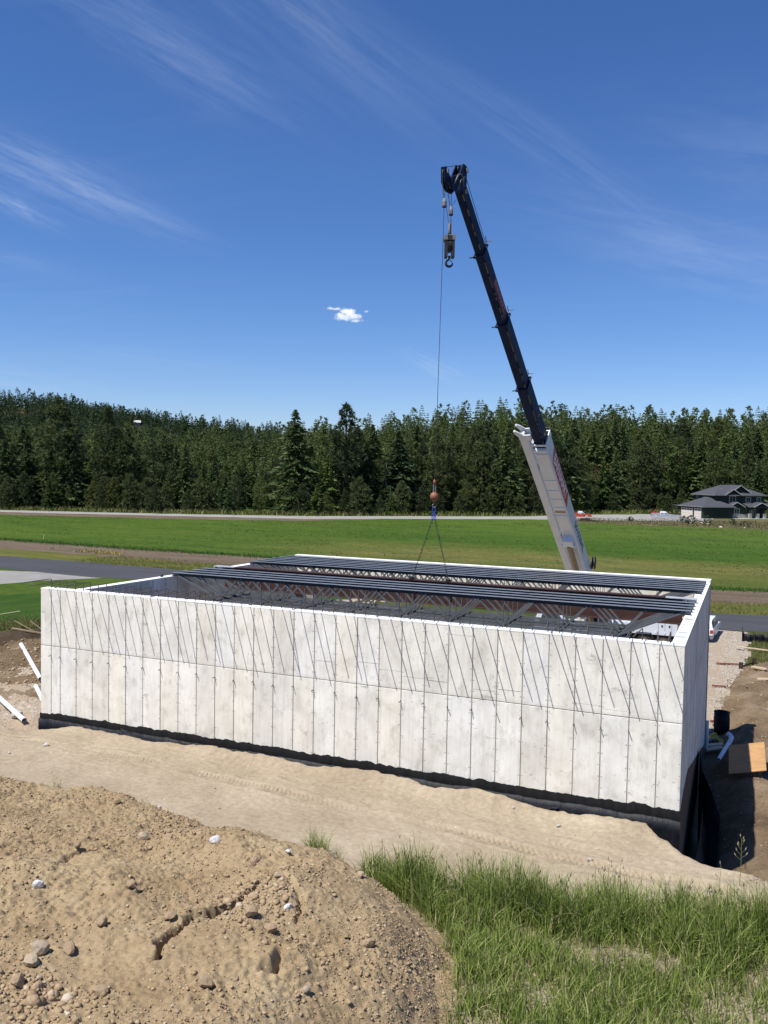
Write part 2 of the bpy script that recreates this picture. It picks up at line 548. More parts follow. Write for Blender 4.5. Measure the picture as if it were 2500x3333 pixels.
M_VERGE = material('dry_verge_grass', rough=0.95, spec=0.1, fn=lambda nt, b: {
    'Base Color': nt.mix(0.7, nt.ramp(nt.noise(nt.mapping(nt.pos(), (0.12, 0.5, 1)), 1.0, 6, 0.65), [(0.30, (0.065, 0.082, 0.016)), (0.5, (0.105, 0.109, 0.023)), (0.7, (0.160, 0.129, 0.039))]),
                         nt.ramp(nt.noise(nt.pos(), 4, 6, 0.7), [(0.3, (0.6, 0.6, 0.6)), (0.7, (1.35, 1.35, 1.35))]), 'MULTIPLY'),
    'Normal': nt.bump(nt.noise(nt.pos(), 9, 5, 0.75), 0.9, 0.08)})
M_STRIP = material('tilled_dirt', rough=0.97, spec=0.1, fn=lambda nt, b: {
    'Base Color': nt.mix(0.8, nt.ramp(nt.noise(nt.mapping(nt.pos(), (0.1, 0.5, 1)), 1.0, 6, 0.7), [(0.25, (0.086, 0.086, 0.036)), (0.42, (0.126, 0.094, 0.063)), (0.62, (0.169, 0.126, 0.090)), (0.78, (0.238, 0.184, 0.133))]),
                         nt.ramp(nt.noise(nt.pos(), 3, 7, 0.75), [(0.3, (0.6, 0.6, 0.6)), (0.7, (1.35, 1.35, 1.35))]), 'MULTIPLY'),
    'Normal': nt.bump(nt.noise(nt.pos(), 4, 7, 0.75), 1.0, 0.18)})
M_WEEDS = material('weedy_ground', rough=0.97, spec=0.1, fn=lambda nt, b: {
    'Base Color': nt.ramp(nt.noise(nt.mapping(nt.pos(), (0.25, 0.35, 1)), 1.0, 8, 0.72), [(0.30, (0.050, 0.063, 0.017)), (0.48, (0.109, 0.099, 0.041)), (0.62, (0.172, 0.132, 0.079)), (0.75, (0.238, 0.191, 0.132))]),
    'Normal': nt.bump(nt.noise(nt.pos(), 2.5, 6, 0.75), 1.0, 0.25)})

# ------------------------------------------------------------------ terrain height
def camd(x, y):
    return np.hypot(x - CAM[0], y - CAM[1])
def xr_bank(y):
    return np.interp(y, [-5, 5, 14, 20, 25, 31, 36, 44], [21.3, 21.3, 21.15, 21.3, 21.5, 22.2, 22.6, 22.6])
def gh(x, y):
    x = np.asarray(x, float)
    y = np.asarray(y, float)
    d = camd(x, y)
    z = sstep(d, 90, 185)*1.0
    # wooded hills behind the road
    far = (y > 60) | (x < -60)
    rise = sstep(d, 238, 470)*(9.0 + 19.0*sstep(x, -230, -80))
    hx, hy = -705.0, 588.0
    hill = 57.0*np.exp(-((x - hx)**2 + (y - hy)**2)/(2*195.0**2))
    hill2 = 12.0*np.exp(-((x + 330)**2 + (y - 760)**2)/(2*220.0**2))
    z = z + np.where(far, rise + (hill + hill2)*sstep(d, 260, 600) + fbm(x, y, 0.008, 4)*14*sstep(d, 260, 500), 0)
    # excavation left of the building: lawn lip, steep cut, slope down
    lf = sstep(x, 3.0, -0.5)*(y > -3)
    lawn = 1.5*sstep(d, 78, 54)
    n1 = fbm(x, y, 0.6, 4, 0.55, 2)
    dl = d + fbm(x, y, 0.35, 3, 0.5, 5)*1.6
    cut = np.interp(dl, [0, 33, 37, 51.0, 52.0, 52.9, 53.6], [0.0, 0.0, 0.05, 0.88, 1.02, 1.30, 1.45])
    pit = np.where(dl < 53.6, cut*1.0 + n1*0.42*sstep(d, 53, 51)*sstep(d, 33, 42), lawn)
    hollow = np.exp(-(((x + 15.6)/0.9)**2 + ((y - 12.2)/0.6)**2))
    hollow2 = np.exp(-(((x + 13.5)/1.1)**2 + ((y - 11.1)/0.55)**2))
    pit = pit - 0.8*hollow - 0.35*hollow2 + 0.25*np.exp(-(((x + 13.6)/1.4)**2 + ((y - 12.0)/0.6)**2))
    swale = np.exp(-((x*0.72 + y*0.69 + 1.2)/0.5)**2)*sstep(d, 46, 42)
    pit = pit - 0.12*swale
    z = np.where(far, z, z*(1 - lf) + lf*np.where(d < 90, pit, z))
    # bank on the right of the building
    rt = sstep(x, 20.9, 21.2)*sstep(y, 36, 31)
    xr = xr_bank(y)
    bank = sstep(x, xr, xr + 1.5)*0.5*sstep(y, 36, 30) + 0.35*sstep(x, 23.0, 27.0)*sstep(y, 34, 22)
    bank = bank + fbm(x, y, 0.9, 5, 0.58, 9)*0.30*sstep(x, xr, xr + 0.6)
    trench = -0.25*sstep(x, 22.1, 21.5)*sstep(y, 12, 4)
    z = z + rt*(bank + trench)
    # low fill heaps behind the building
    bk = sstep(y, 17, 20)*sstep(y, 44, 41)*sstep(x, -12, -8)*sstep(x, 22, 20)
    z = z + bk*(fbm(x, y, 0.5, 4, 0.55, 4)*0.10 + 0.55*np.exp(-(((x + 4)/3.0)**2 + ((y - 38.5)/1.3)**2)))
    # ground sinks below the sand pad in front
    z = z - 0.6*sstep(y, 0.2, -0.8)*(x > -3)*(x < 21.0)
    z = z - 1.2*sstep(y, -3.0, -6.0)*(x > -30)*(y > -60)
    return z

def zone(x, y):
    """0 field, 1 lawn, 2 pit dirt, 3 gravel, 4 rough grass, 5 topsoil, 6 forest floor, 7 weeds"""
    d = camd(x, y)
    n = fbm(x, y, 0.5, 3, 0.6, 21)
    m = np.zeros(len(x), int)
    near = (d < 80) & (y < 46)
    m[near] = 1
    lf = (x < 2) & (y > -12)
    dl = d + fbm(x, y, 0.35, 3, 0.5, 5)*1.6
    m[lf & (dl < 57.5 + n*3) & (y < 42)] = 4
    m[lf & (dl < 53.7 + n*0.8)] = 5
    m[lf & (dl < 52.2 + n*0.8)] = 2
    m[(x > -9 + n*5) & (x < 30) & (y > 2) & (y < 44.3)] = 3
    vg = (y > 37.0 + n*3) & (y < 44.3) & (x > -6 + 3*n) & (x < 10.2 + 2*n)
    m[vg] = 4
    xr = xr_bank(y)
    right = (x > 21.0) & (y < 46)
    m[right & (x > xr + n*0.5) & (y < 34)] = 2
    m[right & (y < 13)] = 2
    gr = right & (x > xr + 0.1 + n*0.7) & (y > 32.3 + n*1.5 - (x - 22)*0.6)
    m[gr] = 4
    m[(y < 1) & (x > -20)] = 2
    m[(d > 246)] = 6
    return m

def axis(lo, hi, step, a, b, g=1.09):
    xs = list(np.arange(lo, hi + step/2, step))
    s, v = step, lo
    left = []
    while v > a:
        s *= g
        v -= s
        left.append(v)
    s, v = step, hi
    right = []
    while v < b:
        s *= g
        v += s
        right.append(v)
    return np.array(left[::-1] + xs + right)

gx = axis(-24, 26, 0.2, -1900, 1900, 1.085)
gy = axis(-4, 46, 0.2, -300, 2600, 1.085)
GMATS = [M_FIELD, M_LAWN, M_PIT, M_GRAVEL, M_BANKGRASS, M_TOPSOIL, M_FOREST, M_WEEDS]
ground = link('ground', grid_mesh('ground', gx, gy, gh, GMATS, True, zone))
tag(ground, kind='structure')

def ribbon(name, mat, e0, e1, off=0.004, wob=0.15, n=160, m=5, seed=0, z=None):
    """sheet between two polylines (near and far edge), draped on the ground"""
    def resample(e):
        e = np.array(e, float)
        s = np.r_[0, np.cumsum(np.hypot(*np.diff(e, axis=0).T))]
        t = np.linspace(0, s[-1], n)
        return np.stack([np.interp(t, s, e[:, 0]), np.interp(t, s, e[:, 1])], -1)
    A, B = resample(e0), resample(e1)
    k = np.linspace(0, 1, n)*np.hypot(*(A[-1] - A[0]))
    A[:, 1] += fbm(k, k*0 + seed, 0.35, 4, 0.6)*wob*2
    B[:, 1] += fbm(k, k*0 + seed + 9, 0.35, 4, 0.6)*wob*2
    t = np.linspace(0, 1, m)[None, :, None]
    P = A[:, None]*(1 - t) + B[:, None]*t
    Z = gh(P[..., 0], P[..., 1]) + off
    V = np.concatenate([P, Z[..., None]], -1).reshape(-1, 3)
    i, j = np.meshgrid(np.arange(n - 1), np.arange(m - 1), indexing='ij')
    a = (i*m + j).ravel()
    F = np.stack([a, a + m, a + m + 1, a + 1], -1)
    o = link(name, mesh_np(name, V, F, mat, True))
    return tag(o, kind='structure')

ribbon('dirt_strip', M_STRIP, [(-150, 60.5), (-67, 61), (-43, 61.3), (20, 59.0), (24, 60), (90, 66)],
       [(-150, 68.5), (-76, 69), (-50, 69.7), (-35, 70.7), (20, 68.6), (24, 69.7), (90, 77)], 0.012, 1.0, 700, 5, 3)
ribbon('verge', M_VERGE, [(-150, 54.0), (-61, 54.4), (-38, 54.6), (20, 52.2), (24, 53.0), (90, 60)],
       [(-150, 61.5), (-67, 62.0), (-43, 62.3), (20, 60.0), (24, 61), (90, 67)], 0.008, 0.9, 700, 5, 5)
ribbon('taxiway', M_ASPHALT, [(-150, 46.2), (-51, 45.9), (-38.4, 44.9), (-31.6, 46.2), (20.4, 44.1), (23.9, 44.7), (90, 50.5)],
       [(-150, 54.6), (-61, 54.6), (-49, 55.0), (-38, 54.8), (20, 52.3), (24, 53.2), (90, 60.4)], 0.020, 0.12, 500, 4, 1)
ribbon('apron', M_APRON, [(-90, 36.0), (-60, 35.5), (-41.6, 36.7), (-40.3, 40.6), (-36.5, 45.6)],
       [(-90, 43.5), (-58, 43.2), (-50.5, 44.2), (-46, 45.6), (-36.4, 45.7)], 0.014, 0.05, 80, 6, 2)
ribbon('far_road', M_ROAD, [(-330, 60), (-128, 117), (-95, 127), (-63, 137.5), (-51, 149), (-25, 169), (-12, 176.6), (2, 184), (14, 190)],
       [(-340, 67), (-135, 123), (-100, 133.5), (-69, 147), (-55, 159.5), (-28, 183), (-17, 203), (-5, 219), (14, 220)], 0.03, 0.5, 300, 6, 4)
ribbon('dirt_shoulder', M_STRIP, [(-330, 48), (-122, 108.5), (-89, 118.5), (-64, 129.5), (-51, 143.5)],
       [(-330, 60), (-128, 117), (-95, 127), (-63, 137.5), (-51, 149)], 0.015, 1.0, 300, 5, 8)
ribbon('weedy_strip', M_WEEDS, [(-14, 165.5), (-4, 164), (8, 164), (26, 164), (60, 165)],
       [(-15, 173), (-8, 180), (3, 191), (8, 206), (60, 210)], 0.018, 1.6, 300, 8, 6)

# ------------------------------------------------------------------ building materials
def concrete_fn(ax=0):
    def fn(nt, b):
        g = nt.coord('Generated')
        o = nt.coord('Object')
        p = nt.pos()
        s = nt.sep(g)
        r = nt.rand()
        tint = nt.ramp(r, [(0.0, (0.815, 0.785, 0.705)), (0.2, (0.70, 0.67, 0.59)), (0.4, (0.805, 0.782, 0.71)), (0.6, (0.745, 0.728, 0.675)), (0.8, (0.785, 0.745, 0.64)), (1.0, (0.72, 0.695, 0.625))])
        # cloudy pour marks and vertical form streaks
        cl = nt.noise(nt.mapping(p, (1.1, 1.1, 0.8)), 1.0, 6, 0.62, 0.5)
        c = nt.mix(0.75, tint, nt.ramp(cl, [(0.30, (0.74, 0.725, 0.70)), (0.60, (1.05, 1.05, 1.05))]), 'MULTIPLY')
        stk = nt.noise(nt.mapping(p, (9, 9, 0.55)), 1.0, 5, 0.7)
        c = nt.mix(0.28, c, nt.ramp(stk, [(0.34, (0.66, 0.63, 0.585)), (0.54, (1.03, 1.03, 1.03))]), 'MULTIPLY')
        blot = nt.noise(nt.mapping(p, (2.6, 2.6, 1.7), (0, 0, 0), (11, 3, 5)), 1.0, 7, 0.7)
        c = nt.mix(0.8, c, nt.ramp(blot, [(0.33, (0.72, 0.71, 0.685)), (0.48, (1.0, 1.0, 1.0))]), 'MULTIPLY')
        # dirty pitted patches
        pit = nt.step(nt.noise(nt.mapping(p, (17, 17, 6.5)), 1.0, 4, 0.65), 0.62, 0.70)
        pz = nt.step(nt.noise(nt.mapping(p, (1.6, 1.6, 1.0), (0, 0, 0), (4, 0, 7)), 1.0, 4, 0.6), 0.44, 0.62)
        c = nt.mix(nt.math('MULTIPLY', nt.math('MULTIPLY', pit, pz), 0.75), c, (0.20, 0.18, 0.155))
        # rough honeycombed spots
        hc = nt.step(nt.noise(nt.mapping(p, (1.4, 1.4, 2.6), (0, 0, 0), (2, 0, 3)), 1.0, 6, 0.7), 0.61, 0.67)
        c = nt.mix(nt.math('MULTIPLY', hc, 0.55), c, (0.30, 0.285, 0.26))
        # grout leak along the form edges, with tie marks
        ex = nt.math('MINIMUM', s[ax], nt.math('SUBTRACT', 1.0, s[ax]))
        en = nt.math('ADD', ex, nt.math('MULTIPLY', nt.math('SUBTRACT', nt.noise(nt.mapping(p, (20, 20, 5)), 1.0, 3), 0.5), 0.05))
        edge = nt.math('SUBTRACT', 1.0, nt.step(en, 0.0, 0.045))
        c = nt.mix(nt.math('MULTIPLY', edge, 0.45), c, (0.42, 0.40, 0.37))
        tie = nt.math('MULTIPLY', nt.math('LESS_THAN', nt.math('ABSOLUTE', nt.math('SUBTRACT', nt.math('FRACT', nt.math('MULTIPLY', nt.sep(p)[2], 3.28)), 0.5)), 0.045),
                      nt.math('LESS_THAN', nt.math('ABSOLUTE', nt.math('SUBTRACT', ex, 0.055)), 0.026))
        tie = nt.math('MULTIPLY', tie, nt.math('GREATER_THAN', nt.noise(nt.mapping(p, (3, 3, 6)), 1.0, 1), 0.47))
        c = nt.mix(nt.math('MULTIPLY', tie, 0.7), c, (0.16, 0.145, 0.13))
        bl = nt.step(s[2], 0.06, 0.0)
        c = nt.mix(nt.math('MULTIPLY', bl, 0.25), c, (0.32, 0.30, 0.27))
        h = nt.math('ADD', nt.noise(p, 14, 4, 0.6), nt.math('MULTIPLY', pit, -0.6))
        return {'Base Color': c, 'Normal': nt.bump(h, 0.35, 0.012)}
    return fn
M_CONC = material('formed_concrete', rough=0.9, fn=concrete_fn(), spec=0.25)
M_CONC_Y = material('formed_concrete_side', rough=0.9, fn=concrete_fn(1), spec=0.25)
M_JOINT = mottled('concrete_joint', (0.25, 0.235, 0.21), (0.36, 0.34, 0.31), 6, 0.95, 0.01)
M_SEAM = mottled('form_seam_line', (0.42, 0.40, 0.37), (0.55, 0.53, 0.49), 6, 0.95)
M_CAP = mottled('fresh_concrete_top', (0.78, 0.775, 0.76), (0.84, 0.835, 0.82), 1.5, 0.85, 0.008, 18)
M_BLACK = material('black_coating', rough=0.8, spec=0.12, fn=lambda nt, b: {
    'Base Color': nt.ramp(nt.noise(nt.mapping(nt.pos(), (1, 1, 0.4)), 5, 5, 0.65), [(0.35, (0.005, 0.005, 0.0055)), (0.66, (0.010, 0.010, 0.010)), (0.85, (0.035, 0.033, 0.032))]),
    'Normal': nt.bump(nt.noise(nt.pos(), 16, 4, 0.7), 0.5, 0.015)})
M_PLASTIC = material('black_plastic_sheet', rough=0.55, spec=0.22, fn=lambda nt, b: {
    'Base Color': nt.ramp(nt.noise(nt.pos(), 4, 5, 0.65), [(0.4, (0.005, 0.006, 0.009)), (0.8, (0.018, 0.018, 0.022))]),
    'Normal': nt.bump(nt.noise(nt.mapping(nt.pos(), (1, 1, 0.3)), 5, 4, 0.6), 0.7, 0.05)})
M_STAIN = mottled('brown_damp_coating', (0.075, 0.051, 0.030), (0.13, 0.09, 0.056), 2.0, 0.9)
M_REBAR = mottled('rusty_rebar', (0.075, 0.066, 0.060), (0.12, 0.098, 0.082), 20, 0.75, 0.0, None, 0.3)

bld = empty('concrete_building', (0, 0, 0), 0, 'roofless pale concrete building shell with open-web joists across its top', 'building')

# ---- front wall
fw = MB().box(0.004, L - 0.004, 0.020, 0.33, 0.0, H - 0.03).build('front_wall', M_JOINT, bld)
def cap(poly, z0, z1, parent):
    return MB().prism([(x, y, z0) for x, y in poly], (0, 0, z1 - z0)).build('wall_top', M_CAP, parent)
cap([(-0.005, -0.004), (L + 0.002, -0.004), (L + 0.002, 0.332), (-0.005, 0.332)], H - 0.03, H, fw)
GAP = 0.008
JZ = H - H1
xsx = [0.0, 0.47, S0] + [S0 + 0.7*k for k in range(1, 29)] + [L]
def panel(x0, x1, z0, z1, parent, y=0.0, t=0.03):
    bev = 0.006
    m = MB()
    jit = random.uniform(-0.004, 0.004)
    ya, yb = y + jit, y + t
    a = [(x0, yb, z0), (x1, yb, z0), (x1, yb, z1), (x0, yb, z1)]
    m.add([(x0, ya + bev, z0), (x1, ya + bev, z0), (x1, ya + bev, z1), (x0, ya + bev, z1),
           (x0 + bev, ya, z0 + bev), (x1 - bev, ya, z0 + bev), (x1 - bev, ya, z1 - bev), (x0 + bev, ya, z1 - bev)] + a,
          [(4, 5, 6, 7), (0, 1, 5, 4), (1, 2, 6, 5), (2, 3, 7, 6), (3, 0, 4, 7), (8, 9, 1, 0), (9, 10, 2, 1), (10, 11, 3, 2), (11, 8, 0, 3)])
    # each panel's origin sits at its own lower corner so that its texture space is its own
    me = m.mesh('wall_panel', M_CONC)
    return link('wall_panel', me, parent)
for i in range(len(xsx) - 1):
    a, c = xsx[i] + (GAP if i else 0), xsx[i + 1] - (GAP if i < len(xsx) - 2 else 0)
    panel(a, c, JZ + 0.010, H - 0.032, fw)
    panel(a, c, 0.6, JZ - 0.010, fw)
# thin horizontal scratches left by stacked forms in some upper panels
for i, z, w in ((19, 5.35, 1), (20, 5.22, 1), (21, 5.2, 1), (23, 5.1, 1), (24, 5.18, 1), (27, 5.05, 1), (18, 5.5, 1), (28, 4.98, 1), (22, 6.55, 1), (16, 5.4, 1)):
    MB().box(xsx[i] + 0.03, xsx[i + 1] - 0.03, -0.0055, 0.004, z, z + 0.008).build('form_seam', M_SEAM, fw)

# hooked starter bars out of the front wall top (their shadows rake down the wall)
def hook_mesh(k):
    rr = np.random.default_rng(50 + k)
    ln = rr.uniform(1.16, 1.30)
    zt = rr.uniform(0.24, 0.33)
    dr = rr.uniform(-0.06, 0.03)
    bx = rr.uniform(-0.02, 0.02)
    pts = [(0, 0, -0.05), (0, 0, zt - 0.06)] + [(0, -0.06*(1 - math.cos(t)), zt - 0.06 + 0.06*math.sin(t)) for t in (0.4, 0.8, 1.2, 1.57)] + [(bx, -ln, zt + dr)]
    m = MB()
    m.sm = True
    return m.tube(pts, 0.0140, 6).mesh('rebar', M_REBAR)
hooks = [hook_mesh(k) for k in range(7)]
xk = 0.30
n = 0
while xk < L - 0.15:
    o = link('rebar', hooks[n % 7], fw, True)
    o.location = (xk + random.uniform(-0.04, 0.04), 0.17 + random.uniform(-0.02, 0.02), H)
    o.rotation_euler = (0, 0, random.gauss(0.0, 0.07) + (0.05 if xk > 12 else -0.02))
    xk += 0.352
    n += 1
dm = MB()
dm.sm = True
dm.tube([(0, 0.03, 0), (0.0, -0.06, 0.0), (0.008, -0.12, -0.008)], 0.013, 6)
dm = dm.mesh('dowel', M_REBAR)
for i, x in enumerate(xsx[1:-1]):
    o = link('dowel', dm, fw, True)
    o.location = (x + random.uniform(-0.012, 0.012), 0.0, JZ - 0.33 + random.uniform(-0.03, 0.03))
    o.rotation_euler = (random.uniform(-0.15, 0.15), random.uniform(-0.3, 0.3), random.uniform(-0.25, 0.25))

def jag(x0, x1, ztop, zbot, y0, y1, amp, step, seed, mat, name, parent):
    """waterproofing strip with an uneven top edge"""
    n = int((x1 - x0)/step)
    X = np.linspace(x0, x1, n)
    zt = (np.interp(X, [0, L], ztop) if not np.isscalar(ztop) else np.full(n, ztop)) + fbm(X, X*0, 3.2, 4, 0.65, seed)*amp*1.1 + np.round(fbm(X, X*0, 1.4, 2, 0.6, seed + 4)*5)/5*amp*0.9
    yy = y0 + fbm(X, X*0, 1.3, 3, 0.5, seed + 7)*0.008
    V, F = [], []
    for k in range(n):
        V += [(X[k], y1, zt[k] + 0.004), (X[k], yy[k], zt[k]), (X[k], yy[k] - 0.006, zt[k] - 0.30), (X[k], yy[k], zbot)]
    for k in range(n - 1):
        for q in range(3):
            a = k*4 + q
            F.append((a, a + 4, a + 5, a + 1))
    return link(name, mesh_np(name, V, F, mat, False), parent)
jag(-0.03, L + 0.012, [2.50, 2.63], 0.0, -0.022, 0.012, 0.06, 0.045, 1, M_BLACK, 'waterproofing', bld)
jag(-0.04, L + 0.03, [2.28, 2.38], 0.0, -0.075, -0.02, 0.035, 0.09, 5, M_PLASTIC, 'drainage_board', bld)

# ---- right wall (outer face at x = L)
rw = MB().box(L - 0.33, L - 0.022, 0.334, WB, -0.1, H - 0.03).build('right_wall', M_JOINT, bld)
cap([(L - 0.335, 0.336), (L + 0.002, 0.336), (L + 0.002, WB - 0.34), (L - 0.335, WB - 0.34)], H - 0.03, H, rw)
def panel_x(y0, y1, z0, z1, parent, x, t):
    jit = random.uniform(-0.004, 0.004)
    x = x + (jit if t < 0 else -jit)
    m = MB().box(min(x, x + t), max(x, x + t), y0, y1, z0, z1)
    return link('wall_panel', m.mesh('wall_panel', M_CONC_Y), parent)
ysx = [0.036] + [0.62 + 0.7*k for k in range(20)] + [WB]
for i in range(len(ysx) - 1):
    panel_x(ysx[i] + GAP*(i > 0), ysx[i + 1] - GAP, JZ + 0.01, H - 0.032, rw, L, -0.025)
    panel_x(ysx[i] + GAP*(i > 0), ysx[i + 1] - GAP, -0.1, JZ - 0.01, rw, L, -0.025)
# damp brown coating on its buried foot
MB().prism([(L + 0.006, -0.015, -0.2), (L + 0.006, 14.0, -0.2), (L + 0.006, 13.2, 0.5), (L + 0.006, 8.8, 1.5), (L + 0.006, 6.2, 2.05), (L + 0.006, 3.0, 2.75), (L + 0.006, 1.3, 2.74), (L + 0.006, -0.015, 2.56)],
           (0.006, 0, 0)).build('damp_coating', M_STAIN, rw)
# ---- left wall, a touch out of square
def lpoly(a, b, y0, y1):
    return [(lwx(y0) + a, y0), (lwx(y0) + b, y0), (lwx(y1) + b, y1), (lwx(y1) + a, y1)]
lw = MB().prism([(x, y, 0) for x, y in lpoly(0.0, 0.31, 0.334, WB - 0.342)], (0, 0, H - 0.03)).build('left_wall', M_JOINT, bld)
cap(lpoly(-0.004, 0.334, 0.334, WB - 0.342), H - 0.03, H, lw)
yy = 0.36
while yy < WB - 0.45:
    y2 = min(yy + 0.7, WB - 0.36)
    for z0, z1 in ((JZ + 0.01, H - 0.032), (0.0, JZ - 0.01)):
        MB().prism([(x, y, z0) for x, y in lpoly(0.309, 0.33 + random.uniform(-0.003, 0.003), yy + GAP, y2 - GAP)], (0, 0, z1 - z0)).build('wall_panel', M_CONC_Y, lw)
    yy = y2
# ---- back wall: a deep header over the wide hangar opening, standing a little above the side walls
HB = 6.965
bx0 = lwx(WB)+0.32
bw = MB().box(bx0, L + 0.03, WB - 0.31, WB, 5.25, HB - 0.03).box(lwx(WB), 3.4, WB - 0.31, WB, 0, 5.25).box(19.9, L + 0.03, WB - 0.31, WB, 0, 5.25).build('back_wall', M_JOINT, bld)
cap([(bx0 - 0.01, WB - 0.345), (L + 0.035, WB - 0.345), (L + 0.035, WB + 0.004), (bx0 - 0.01, WB + 0.004)], HB - 0.03, HB, bw)
xx = bx0
while xx < L - 0.1:
    x2 = min(xx + 0.7, L + 0.03)
    MB().box(xx + GAP, x2 - GAP, WB - 0.338 + random.uniform(-0.003, 0.003), WB - 0.30, 5.25, HB - 0.032).build('wall_panel', M_CONC, bw)
    xx = x2
# bearing plates cast into the wall tops
M_STEELGREY = mottled('galvanised_plate', (0.42, 0.44, 0.47), (0.55, 0.57, 0.60), 4, 0.5, 0, None, 0.3)
for y in (1.05, 1.75, 2.55, 3.15, 4.1, 8.9, 9.4):
    MB().box(L - 0.30, L - 0.30 + random.choice((0.16, 0.22)), y, y + random.choice((0.12, 0.30, 0.2)), H, H + 0.012).build('bearing_plate', M_STEELGREY, rw)

# ------------------------------------------------------------------ joists and girder
M_JOIST = material('grey_primer_steel', rough=0.5, spec=0.5, fn=lambda nt, b: {
    'Base Color': nt.ramp(nt.noise(nt.pos(), 2.5, 5, 0.6), [(0.3, (0.080, 0.087, 0.098)), (0.7, (0.120, 0.129, 0.141))])})
M_CHORD = material('dark_joist_chord', rough=0.4, spec=0.5, fn=lambda nt, b: {     # dark shop primer; paler upper faces have sun and sky sheen painted in, plus dust
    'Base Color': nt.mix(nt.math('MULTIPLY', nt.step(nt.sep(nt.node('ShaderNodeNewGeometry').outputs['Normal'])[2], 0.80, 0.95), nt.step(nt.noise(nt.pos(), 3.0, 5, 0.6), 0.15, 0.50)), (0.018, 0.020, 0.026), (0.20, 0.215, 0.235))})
M_REDIRON = material('red_oxide_primer', rough=0.6, spec=0.35, fn=lambda nt, b: {
    'Base Color': nt.ramp(nt.noise(nt.mapping(nt.pos(), (0.8, 1, 2.5)), 1.5, 6, 0.65), [(0.3, (0.044, 0.019, 0.015)), (0.6, (0.062, 0.031, 0.025)), (0.78, (0.10, 0.060, 0.046))])})
DJ = 0.98           # joist depth
def joist(y, xa, xb, label, group):
    z1 = H + 0.135
    e = empty('steel_joist', (xa, y, H), 0, label, 'joist', group)
    T = 0.010
    g = 0.012
    m = MB()
    for s in (-1, 1):
        m.box(xa, xb, *sorted((y + s*g, y + s*0.120)), z1 - T, z1)
        m.box(xa, xb, *sorted((y + s*g, y + s*(g + T))), z1 - 0.125, z1 - T)
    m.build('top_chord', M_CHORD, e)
    for xs, xe in ((xa, xa + 0.17), (xb - 0.17, xb)):
        s_ = MB()
        for s in (-1, 1):
            s_.box(xs, xe, *sorted((y + s*(g + T + 0.003), y + s*0.075)), H + 0.001, H + 0.011)
            s_.box(xs, xe, *sorted((y + s*(g + T + 0.003), y + s*(g + T + 0.015))), H + 0.011, z1 - T - 0.003)
        s_.build('bearing_seat', M_JOIST, e)
    zb = z1 - DJ
    x0, x1 = xa + 2.15, xb - 2.15
    nb = 9
    nodes = [x0 + (x1 - x0)*k/(nb - 1) for k in range(nb)]
    m = MB()
    for s in (-1, 1):
        m.box(x0 - 0.35, x1 + 0.35, *sorted((y + s*g, y + s*0.085)), zb, zb + T)
        m.box(x0 - 0.35, x1 + 0.35, *sorted((y + s*g, y + s*(g + T))), zb + T, zb + 0.085)
    m.build('bottom_chord', M_JOIST, e)
    zt, zbb = z1 - 0.06, zb + 0.05
    # end diagonals: paired angles
    for xo, xi in ((xa + 0.22, x0), (xb - 0.22, x1)):
        m = MB()
        for s in (-1, 1):
            m.bar((xo, y + s*0.050, zt), (xi, y + s*0.050, zbb), 0.045, 0.060)
        m.build('end_diagonal', M_JOIST, e)
    half = (nodes[1] - nodes[0])/2
    tops = [x0 - half*0.95] + [q + half for q in nodes[:-1]] + [x1 + half*0.95]
    for k, xb_ in enumerate(nodes):
        for xt in (tops[k], tops[k + 1]):
            m = MB()
            sgn = 1 if xt > xb_ else -1
            for s in (-1, 1):
                m.bar((xt - sgn*0.05, y + s*0.034, zt), (xb_ + sgn*0.05, y + s*0.034, zbb), 0.030, 0.042)
            m.build('web_diagonal', M_JOIST, e)
        if 0 < k < nb - 1:
            MB().bar((xb_, y, zbb), (xb_, y, zt), 0.022, 0.045, (0, 1, 0)).build('web_post', M_JOIST, e)
    return e
def joist_x0(y):
    return lwx(y) + 0.235
fr = [5.10, 5.72, 6.32, 6.96]
bk_ = [10.33, 10.96, 11.54, 12.16, 12.72, 13.38]
wf = ['first from the front of the near four grey joists', 'second from the front of the near four grey joists', 'third from the front of the near four grey joists',
      'grey open-web joist right in front of the red-brown girder']
for y, w in zip(fr, wf):
    joist(y, joist_x0(y), L - 0.17, w if w.startswith('grey') else 'grey open-web steel joist, ' + w, 'near joists spanning the building')
wb_ = ['grey open-web joist nearest behind the red-brown girder', 'second grey joist behind the red-brown girder', 'third grey joist behind the red-brown girder',
       'third grey joist counted from the back wall', 'second grey joist counted from the back wall', 'grey open-web joist closest to the back wall']
for y, w in zip(bk_, wb_):
    joist(y, joist_x0(y), L - 0.12, w, 'far joists along the back wall')

yg, xg0, xg1 = 7.86, joist_x0(7.86) - 0.02, L - 0.15
gz = H + 0.155
gir = empty('steel_girder', (xg0, yg, H), 0, 'long red-brown primed steel girder hanging from the chain sling between joists', 'girder')
gm = lambda: MB()
m = gm()
m.box(xg0 + 1.0, xg1 - 1.0, yg - 0.15, yg + 0.15, gz - 0.028, gz)
m.build('top_flange', M_REDIRON, gir)
for a, c in ((xg0, xg0 + 0.998), (xg1 - 0.998, xg1)):
    gm().box(a, c, yg - 0.15, yg + 0.15, gz - 0.028, gz).build('flange_end', M_STEELGREY, gir)
DG = 0.90
m = gm()
m.prism([(xg0 + 0.45, yg - 0.008, gz - 0.03), (xg0 + 0.45, yg - 0.008, gz - DG + 0.03), (xg1 - 0.45, yg - 0.008, gz - DG + 0.03), (xg1 - 0.45, yg - 0.008, gz - 0.03)], (0, 0.016, 0))
m.build('web', M_REDIRON, gir)
